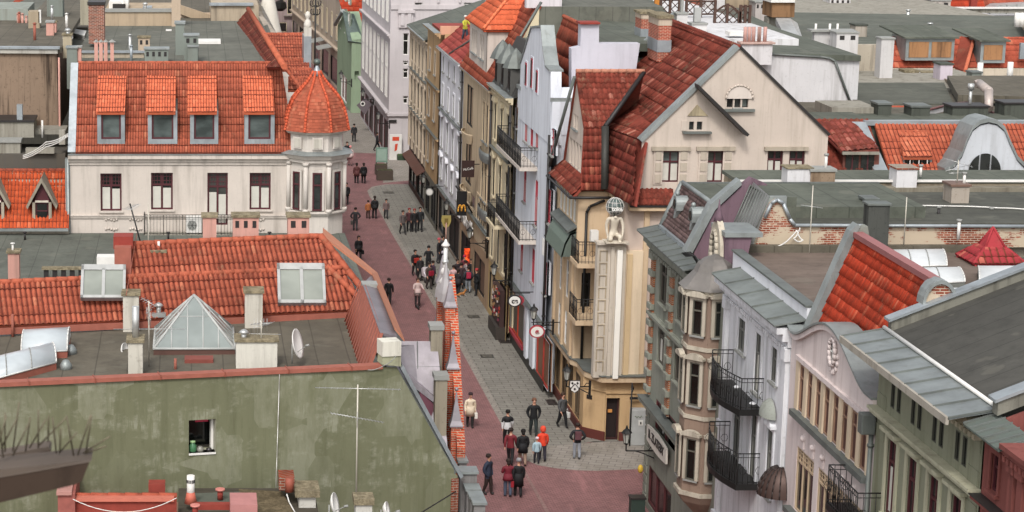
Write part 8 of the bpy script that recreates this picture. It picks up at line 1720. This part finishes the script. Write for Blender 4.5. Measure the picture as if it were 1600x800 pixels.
# dog and pushchair
dg_ = root('dog', 'small tan and white dog lying on the pavement in front of the crowd', 'dog', oZ(724, 463), rz=2.2)
dv = [(0, 0, .2, .09, .09), (0, .2, .2, .1, .1), (0, .42, .18, .085, .09), (0, -.12, .3, .06, .06), (0, -.2, .38, .055, .06), (0, -.31, .35, .03, .03), (0, .6, .16, .02, .02)]; de = [(0, 1), (1, 2), (0, 3), (3, 4), (4, 5), (2, 6)]
for sx in (-1, 1):
    n0 = len(dv); dv += [(sx * .08, -.02, .09, .03, .03), (sx * .08, -.2, .03, .022, .022), (sx * .1, .42, .1, .045, .045), (sx * .12, .3, .04, .025, .025), (sx * .13, .2, .025, .02, .02), (sx * .04, -.19, .46, .015, .015)]; de += [(0, n0), (n0, n0 + 1), (2, n0 + 2), (n0 + 2, n0 + 3), (n0 + 3, n0 + 4), (4, n0 + 5)]
skel('body', dv, de, [paint('#a8713f', .9), WHITE], lambda k, t_, c: 1 if c.z < .1 or c.y < -.28 else 0, dg_, (0, 0, 0), 0)
ps_ = root('pushchair', 'white and black pushchair in the middle of the stroller group', 'pushchair', oZ(666, 441), rz=.3)
b = MB(); b.prism([(-.22, -.3, .4), (-.22, .25, .4), (-.22, .35, .85), (-.22, .1, 1.0), (-.22, .05, .65), (-.22, -.3, .55)], (.44, 0, 0), paint('#c4bcc0')); _kid('seat', b, ps_); b = MB(); b.path([(-.2, .3, .8), (-.2, .6, 1.05), (.2, .6, 1.05), (.2, .3, .8)], .015, DARK); b.path([(-.2, -.3, .12), (-.2, .3, .6)], .015, DARK); b.path([(.2, -.3, .12), (.2, .3, .6)], .015, DARK); b.path([(-.2, .4, .12), (-.2, -.1, .5)], .015, DARK); b.path([(.2, .4, .12), (.2, -.1, .5)], .015, DARK); _kid('frame', b, ps_)
for x in (-.22, .22):
    for y in (-.3, .4): b = MB(); b.tube((x - .02, y, .12), (x + .02, y, .12), .12, DARK, n=14); _kid('wheel', b, ps_)
# ============================================================ kneeling giant with lettered globe
st = root('kneeling_statue', 'white stone giant kneeling on the tall pier and carrying a lettered wire globe', 'statue', (ATL[0].x, GY - 1.05, ATL[1]))
STN = plaster('#c9bfae', .35, '#7d7262'); ST2 = plaster('#c9bfae', .5, '#6d6252')
sv = [(0, .0, .38, .19, .17), (0, -.05, .62, .17, .14), (0, -.14, .92, .24, .17), (0, -.2, 1.12, .16, .12), (0, -.3, 1.2, .07, .07), (0, -.38, 1.22, .1, .1)]; se = [(0, 1), (1, 2), (2, 3), (3, 4), (4, 5)]
for sx in (-1, 1):
    n0 = len(sv); sv += [(sx * .3, -.14, 1.12, .1, .1), (sx * .4, -.2, .78, .08, .08), (sx * .36, -.32, .42, .06, .06), (sx * .34, -.36, .3, .05, .03)]; se += [(3, n0), (n0, n0 + 1), (n0 + 1, n0 + 2), (n0 + 2, n0 + 3)]
    for q in range(4): sv.append((sx * .34 + (q - 1.5) * .03, -.42, .22, .016, .016)); se.append((n0 + 3, len(sv) - 1))
    n1_ = len(sv); sv += [(sx * .16, -.05, .3, .15, .13), (sx * .24, -.45, .3 if sx > 0 else .14, .12, .11), (sx * .22, -.1 if sx < 0 else -.42, .08, .085, .085), (sx * .22, .28 if sx < 0 else -.6, .05, .07, .05)]; se += [(0, n1_), (n1_, n1_ + 1), (n1_ + 1, n1_ + 2), (n1_ + 2, n1_ + 3)]
skel('body', sv, se, [STN], lambda k, t_, c: 0, st, (0, 0, 0), 0, 2)
b = MB(); b.box(-.45, .5, -.62, .38, -.0, .05, ST2); _kid('plinth', b, st)
gb = root('wire_globe', 'grey green globe of wire hoops with white letters on the shoulders of the statue', 'globe', (ATL[0].x, GY - 1.15, ATL[1] + 1.68)); rg = .42
b = MB(); b.ball((0, 0, 0), rg * .93, glass('#46534f', .3), n=20); b.tube((0, 0, -rg - .1), (0, 0, -rg * .8), .06, DARK); _kid('core', b, gb)
b = MB()
for k in range(6): a = pi * k / 6; b.path([V((cos(a) * cos(t), sin(a) * cos(t), sin(t))) * rg for t in [2 * pi * i / 24 for i in range(25)]], .012, WHITE, n=4)
for zz in (-.5, 0, .5): r = sqrt(1 - zz * zz); b.path([V((r * cos(t), r * sin(t), zz)) * rg for t in [2 * pi * i / 24 for i in range(25)]], .014, WHITE, n=4)
_kid('wire_hoops', b, gb)
text('toke', .27, paint('#e8e6e0', .5), 'lettering', gb, V(gb.location) + V((.02, -rg - .03, -.06)), (pi / 2, 0, 0), .02, 1.0, .006)
# ============================================================ wall lanterns
def lantern(x, y, X, side, label, Y=None, arm=1.0):
    """x,y: pixel of the lantern's middle; side: direction (unit vector) towards the wall"""
    p = oX(x, y, X) if Y is None else oY(x, y, Y); t = root('wall_lantern', label, 'street lamp', p, 'iron wall lanterns'); sd_ = V(side)
    b = MB(); b.lathe((0, 0, -.25), [(.1, 0), (.17, .42), (.17, .44), (.1, .44)], glass('#a3a49c', .3), n=6, sm=False); _kid('lamp_glass', b, t)
    b = MB(); b.lathe((0, 0, .18), [(.24, 0), (.16, .12), (.06, .2), (.05, .26), (.02, .34)], IRON, n=6, sm=False); b.lathe((0, 0, -.32), [(.03, -.05), (.11, .06), (.1, .08)], IRON, n=6)
    for k in range(6): a = pi / 3 * k; b.tube((.1 * cos(a), .1 * sin(a), -.25), (.17 * cos(a), .17 * sin(a), .18), .012, IRON, n=4)
    _kid('lamp_cap', b, t)
    b = MB(); e_ = sd_ * arm; b.tube((0, 0, -.34), (0, 0, -.6), .03, IRON); b.tube((0, 0, -.6), e_ + V((0, 0, -.6)), .03, IRON); b.path([e_ + V((0, 0, -.95)), e_ * .6 + V((0, 0, -.72)), e_ * .3 + V((0, 0, -.6))], .025, IRON); b.path([e_ * .75 + V((.0, 0, -.6)), e_ * .85 + V((0, 0, -.42)), e_ + V((0, 0, -.45))], .02, IRON); b.box(e_.x - .05, e_.x + .05, e_.y - .05, e_.y + .05, -1.1, -.3, IRON); _kid('bracket', b, t)
lantern(886, 585, 17.75, (1, 0, 0), 'wall lantern on the yellow corner house above the white shield sign', arm=1.1); lantern(979, 683, 18.4, (1, 0, 0), 'lantern on a long arm reaching from the green striped house at the crossing', arm=1.25)
lantern(834, 490, 17.3, (1, 0, 0), 'wall lantern near the end of the lilac house shopfront'); lantern(772, 422, 17.0, (1, 0, 0), 'wall lantern beside the open kiosk front with red goods')
lantern(734, 365, 17.0, (1, 0, 0), 'wall lantern under the white script sign'); lantern(698, 322, 17.0, (1, 0, 0), 'wall lantern over the dark restaurant opening, left of the hanging flag'); lantern(662, 280, 17.0, (1, 0, 0), 'wall lantern over the green shopfront, above the round disc sign')
lantern(591, 182, 16.4, (1, 0, 0), 'wall lantern on the white tower block above the street corner'); lantern(567, 146, 16.2, (1, 0, 0), 'far wall lantern above the brown square hanging sign'); lantern(533, 118, 14.0, (1, 0, 0), 'far wall lantern in front of the pale green gabled house')
b = None
c = root('lamp_standard', 'tall ornate lamp standard with branching arms rising beyond the turret', 'street lamp', (oY(492, 97, 128).x, 128, 11.5)); b = MB(); z1 = oY(492, -8, 128).z - 11.5; b.tube((0, 0, 0), (0, 0, z1), .05, IRON)
_kid('pole', b, c); b = MB()
for z, r in ((z1 - .6, .35), (z1 - 1.1, .3)):
    for k in range(4): a = pi / 2 * k + .4; b.path([V((cos(a) * r * f, sin(a) * r * f, z + g_)) for f, g_ in ((0, 0), (.5, -.1), (1, 0), (1.05, .2), (.8, .25))], .03, IRON, n=4)
_kid('branching_arms', b, c)
# ============================================================ signs
def board(name, label, cat, pts, thick, m, fn=None):
    c = sum((V(p) for p in pts), V((0, 0, 0))) / len(pts); t = root(name, label, cat, c); b = MB(); b.prism([V(p) - c for p in pts], thick, m); _kid('panel', b, t); return t
def hang(x0, y0, x1, y1, X, name, label, m):   # sign hanging square to the street
    a = oX(x0, y0, X); c = oY(x1, y1, a.y); t = board(name, label, 'sign', [a, (c.x, a.y, a.z), (c.x, a.y, c.z), (a.x, a.y, c.z)], (0, .08, 0), m); return t, a, c
t, a, c = hang(722, 251, 741, 277, 16.9, 'hanging_sign', 'dark brown square hanging sign with white script reading McCafé', paint('#33201d')); w_ = c.x - a.x
text('McCafé', w_ * .27, WHITE, 'lettering', t, V(((a.x + c.x) / 2, a.y - .02, (a.z + c.z) / 2)), (pi / 2, -.18, 0), .01)
b = MB(); b.tube((w_ / 2, 0, .3), (w_ / 2 + .5, 0, .3), .03, IRON); _kid('bracket', b, t)
t, a, c = hang(714, 299, 729, 337, 16.9, 'hanging_flag', 'tall black hanging flag with a golden arched letter M', paint('#1c1a1a')); mx = (a.x + c.x) / 2; hw = (c.x - a.x) * .36; mz = c.z + (a.z - c.z) * .2
b = MB(); 
for sx in (-1, 1): b.path([V((sx * hw * .5 + cos(t_) * hw * .5, -.06, sin(t_) * hw * 1.9)) for t_ in [pi * i / 8 for i in range(9)]], .045, paint('#e0a23c', .5), n=6)
o = _kid('emblem', b, t); o.location = V((mx, a.y, mz - .05)) - t.location
b = MB(); P = [oX(712, 290, 16.9) - t.location, oX(738, 333, 17.95) - t.location]; b.tube(P[0], P[1], .05, IRON); _kid('bracket', b, t)
sg = root('script_sign', 'white painted script lettering along the cream house fascia', 'sign', oX(728, 358, 17.85)); q0 = f10.hit(722, 342); q1 = f10.hit(746, 375)
text("McDonald's", 1.05, WHITE, 'lettering', sg, f10.p((q0.x + q1.x) / 2 - .3, -.12, 3.75), (pi / 2, 0, -pi / 2), .03, 1.1, .035)
lp_ = root('lit_poster', 'glowing red menu display in the restaurant recess', 'display', oX(729, 405, 17.6)); a = oX(724, 387, 17.7); c = oY(737, 418, a.y); b = MB(); b.box(a.x - t.location.x * 0 - lp_.location.x, c.x - lp_.location.x, -.1, .1, c.z - a.z, .05, DARK); _kid('case', b, lp_)
b = MB(); b.box(a.x - lp_.location.x + .05, c.x - lp_.location.x - .05, -.13, -.1, c.z - a.z + .08, -.03, glow('#ff5a2a', 1.3)); _kid('screen', b, lp_); lp_.location = (lp_.location.x, a.y, a.z)
def disc(x, y, X, r, label, m1, m2, txt=None, ts=.2, sx=1.0, tc=None):
    p = oX(x, y, X); t = root('disc_sign', label, 'sign', p); b = MB(); b.T = Matrix.Diagonal((sx, 1, 1, 1)); b.tube((0, -.05, 0), (0, .05, 0), r, m1, n=24); _kid('panel', b, t); b = MB(); b.T = Matrix.Diagonal((sx, 1, 1, 1)); b.tube((0, -.07, 0), (0, -.05, 0), r * .8, m2, n=24); _kid('face', b, t)
    b = MB(); b.tube((0, 0, r), (0, 0, r + .15), .015, IRON); b.tube((-.3, 0, r + .15), (1.2, 0, r + .15), .025, IRON); _kid('bracket', b, t)
    if txt: text(txt, ts, tc or DARK, 'lettering', t, p + V((0, -.085, 0)), (pi / 2, 0, 0), .01, 1.0, .01)
    return t
disc(671, 300, 17.0, .27, 'round white disc sign hanging on a bracket over the far shopfronts', GREY, WHITE); disc(804, 470, 17.3, .33, 'oval black and white sign reading CE beside a red disc on the lilac house', DARK, WHITE, 'ce', .38, 1.15)
disc(839, 518, 17.45, .33, 'oval white sign with red rim under the lilac house lantern', RD, WHITE, '@', .2, 1.2, RD); disc(812, 469, 17.75, .24, 'small red disc behind the oval black and white sign', RD, paint('#8f2f38'))
p = oX(898, 603, 17.9); t = root('shield_sign', 'white shield sign with black diamonds hanging under the corner house lantern', 'sign', p); b = MB(); SH = [(-.22, .26), (.22, .26), (.24, 0), (.16, -.2), (0, -.32), (-.16, -.2), (-.24, 0)]; b.prism([(u, -.03, z) for u, z in SH], (0, .06, 0), WHITE); _kid('panel', b, t); b = MB()
for u, z in ((-.12, .14), (.12, .14), (0, -.14)): b.prism([(u - .06, -.05, z), (u, -.05, z + .07), (u + .06, -.05, z), (u, -.05, z - .07)], (0, .02, 0), DARK)
b.path([(-.2, -.045, -.12), (0, -.045, .12), (.2, -.045, -.12)], .022, DARK, n=4); b.path([(x * 1.03, -.035, z * 1.03) for x, z in SH + SH[:1]], .015, DARK, n=4); _kid('emblem', b, t)
fs = root('shop_fascia_sign', 'curved white shop sign with dark capitals on the green striped corner house', 'sign', f6.p(.9, -.2, 3.6)); q0 = f6.hit(1017, 712); q1 = f6.hit(1047, 752); N_ = 8; u0, u1 = q0.x, q1.x; zc = 3.55
b = MB(); L0 = V(fs.location); top = [f6.p(u0 + (u1 - u0) * i / N_, -.22, zc + .3 + .12 * sin(pi * i / N_)) - L0 for i in range(N_ + 1)]; bot = [f6.p(u0 + (u1 - u0) * i / N_, -.22, zc - .35 - .1 * sin(pi * i / N_)) - L0 for i in range(N_, -1, -1)]; b.prism(top + bot, (.08, 0, 0), paint('#c9c3b8')); _kid('panel', b, fs)
text('B. ZLATEBY', .52, DARK, 'lettering', fs, f6.p((u0 + u1) / 2, -.24, zc + .03), (pi / 2, 0, -pi / 2), .01, (u1 - u0) / 3.4, .01)
p = oY(1001, 622, 98.3); t = root('street_name_plate', 'small dark street name plate on the yellow corner house', 'sign', (oY(992, 622, 98.3).x, 98.3, p.z)); b = MB(); b.box(-.25, .26, -.05, .0, -.06, .06, DARK); _kid('panel', b, t)
cb_ = root('utility_cabinet', 'light grey utility cabinet with a small white notice beside the corner house door', 'cabinet', (oY(994, 700, 97.9).x, 97.9, 0)); b = MB(); b.box(-.33, .36, -.25, .25, .02, 1.75, paint('#a9aaa8', .5), .02); _kid('casing', b, cb_); b = MB(); b.box(0, .22, -.27, -.25, 1.0, 1.25, WHITE); b.box(.08, .14, -.28, -.27, 1.06, 1.18, DARK); _kid('notice', b, cb_); b = MB(); b.path([(-.18 + .05 * i, -.26, 1.42 + .07 * sin(i * 2.3)) for i in range(8)], .012, paint('#5d6b4d'), n=4); _kid('graffiti', b, cb_)
pp = root('iron_sign_post', 'thin iron post with scrolls standing beside the grey utility cabinet', 'post', (oY(984, 690, 97.6).x, 97.6, 0)); b = MB(); b.tube((0, 0, 0), (0, 0, 3.1), .035, IRON); b.path([(.0, 0, 2.3), (.15, 0, 2.4), (.25, 0, 2.3), (.3, 0, 2.4)], .02, IRON); b.path([(0, 0, 2.6), (.08, 0, 2.8), (0, 0, 3.0)], .03, IRON); _kid('pole', b, pp)
p = oX(569, 166, 16.8); t = root('hanging_sign', 'large brown grey square sign hanging askew below the far wall lantern', 'sign', p); b = MB(); b.prism([(-.75, -.03, .1), (.1, -.03, .8), (.75, -.03, .2), (.1, -.03, -.85)], (0, .08, 0), paint('#6a6064')); _kid('panel', b, t); b = MB(); b.tube((-.15, -.06, .25), (-.15, -.03, .25), .24, WHITE, n=16); b.tube((-.15, -.07, .25), (-.15, -.06, .25), .14, DARK, n=16); _kid('emblem', b, t)
p = oY(617, 229, 189.2); t = root('advertising_pillar', 'white poster panel with red markings at the foot of the white tower block', 'poster', (oZ(617, 249).x, 189.0, 0)); b = MB(); b.box(-.55, .55, -.15, .1, 0, 2.3, WHITE); _kid('panel', b, t); b = MB(); b.box(-.3, .3, -.17, -.15, 1.75, 2.1, paint('#c94a30')); b.prism([(-.1, -.17, .8), (.12, -.17, .9), (.2, -.17, 1.5), (-.05, -.17, 1.45)], (0, .02, 0), paint('#c94a30')); _kid('lettering', b, t)
# planters, kiosk front, bin
for x, y, w_, lab in ((595, 272, 1.0, 'dark square planter at the far crossing, farther of the two'), (601, 281, 1.35, 'dark square planter with a green notice board, nearer of the two')):
    q = oZ(x, y); t = root('planter', lab, 'planter', q, 'dark planters at the far crossing'); b = MB(); b.box(-w_ / 2, w_ / 2, -.4, .4, 0, .85, paint('#4a4038', .8), .03); _kid('box', b, t); b = MB(); b.box(-w_ / 2 + .06, w_ / 2 - .06, -.34, .34, .84, .87, moss('#4a4a34')); _kid('soil', b, t)
q = oZ(596, 266); t = root('notice_board', 'green glass notice board standing behind the nearer dark planter', 'notice board', q); b = MB(); b.box(-.5, .5, -.05, .05, .7, 2.0, paint('#6f8a7c')); b.box(-.42, .42, -.07, -.05, .85, 1.85, paint('#8ea396')); _kid('panel', b, t); b = MB(); b.box(-.5, -.42, -.05, .05, 0, .7, DARK); b.box(.42, .5, -.05, .05, 0, .7, DARK); _kid('legs', b, t)
ks = root('souvenir_display', 'dark open shop display crowded with red and pale goods on the ornate house', 'display', (17.6, 121, 0)); u0 = f9.hit(768, 470).x; r_ = random.Random(3)
b = MB(); b.T = Matrix.Translation(-V(ks.location)) @ f9.M; b.box(4.3, 7.5, -.35, -.1, .75, 2.9, paint('#3c2a28')); b.box(4.3, 7.5, -.55, 0, 0, .75, paint('#3a342f')); _kid('case', b, ks)
b = MB(); b.T = Matrix.Translation(-V(ks.location)) @ f9.M
for i in range(46): u = r_.uniform(4.4, 7.3); z = r_.uniform(1.0, 2.8); b.box(u, u + r_.uniform(.08, .25), -.42, -.34, z, z + r_.uniform(.08, .18), paint(r_.choice(['#8a2a2c', '#a03a30', '#b5a99f', '#5d4a44', '#8a6a4a', '#6d2a3c'])))
k_ = _kid('goods', b, ks); k_['kind'] = 'stuff'
p = oZ(990, 806); t = root('litter_bin', 'dark green litter bin at the foot of the green striped house', 'bin', (18.95, 87.0, 0)); b = MB(); b.box(-.3, .3, -.25, .25, 0, .8, paint('#2c3a33'), .03); _kid('bin_body', b, t); b = MB(); b.box(-.33, .33, -.28, .28, .8, .87, DARK); _kid('lid', b, t)
fl = root('yellow_bag', 'small yellow bag on the wall edge of the green striped house', 'bag', (19.45, 88.92, 1.5)); b = MB(); b.ball((0, 0, 0), .12, paint('#c9a53c'), sz=1.6, n=10); _kid('bag_body', b, fl)
bx = root('green_flower_box', 'dark green hanging flower box at the corner of the sandy ornate house', 'flower box', oX(630, 246, 17.4)); b = MB(); b.box(-.5, .5, -.3, .3, -.2, .15, paint('#3a4a38')); _kid('box', b, bx); b = MB(); [b.ball((-.4 + i * .16, 0, .2), .13, paint('#4a5a3a'), n=6) for i in range(6)]; _kid('plants', b, bx)
finish_people()
finish_texts()
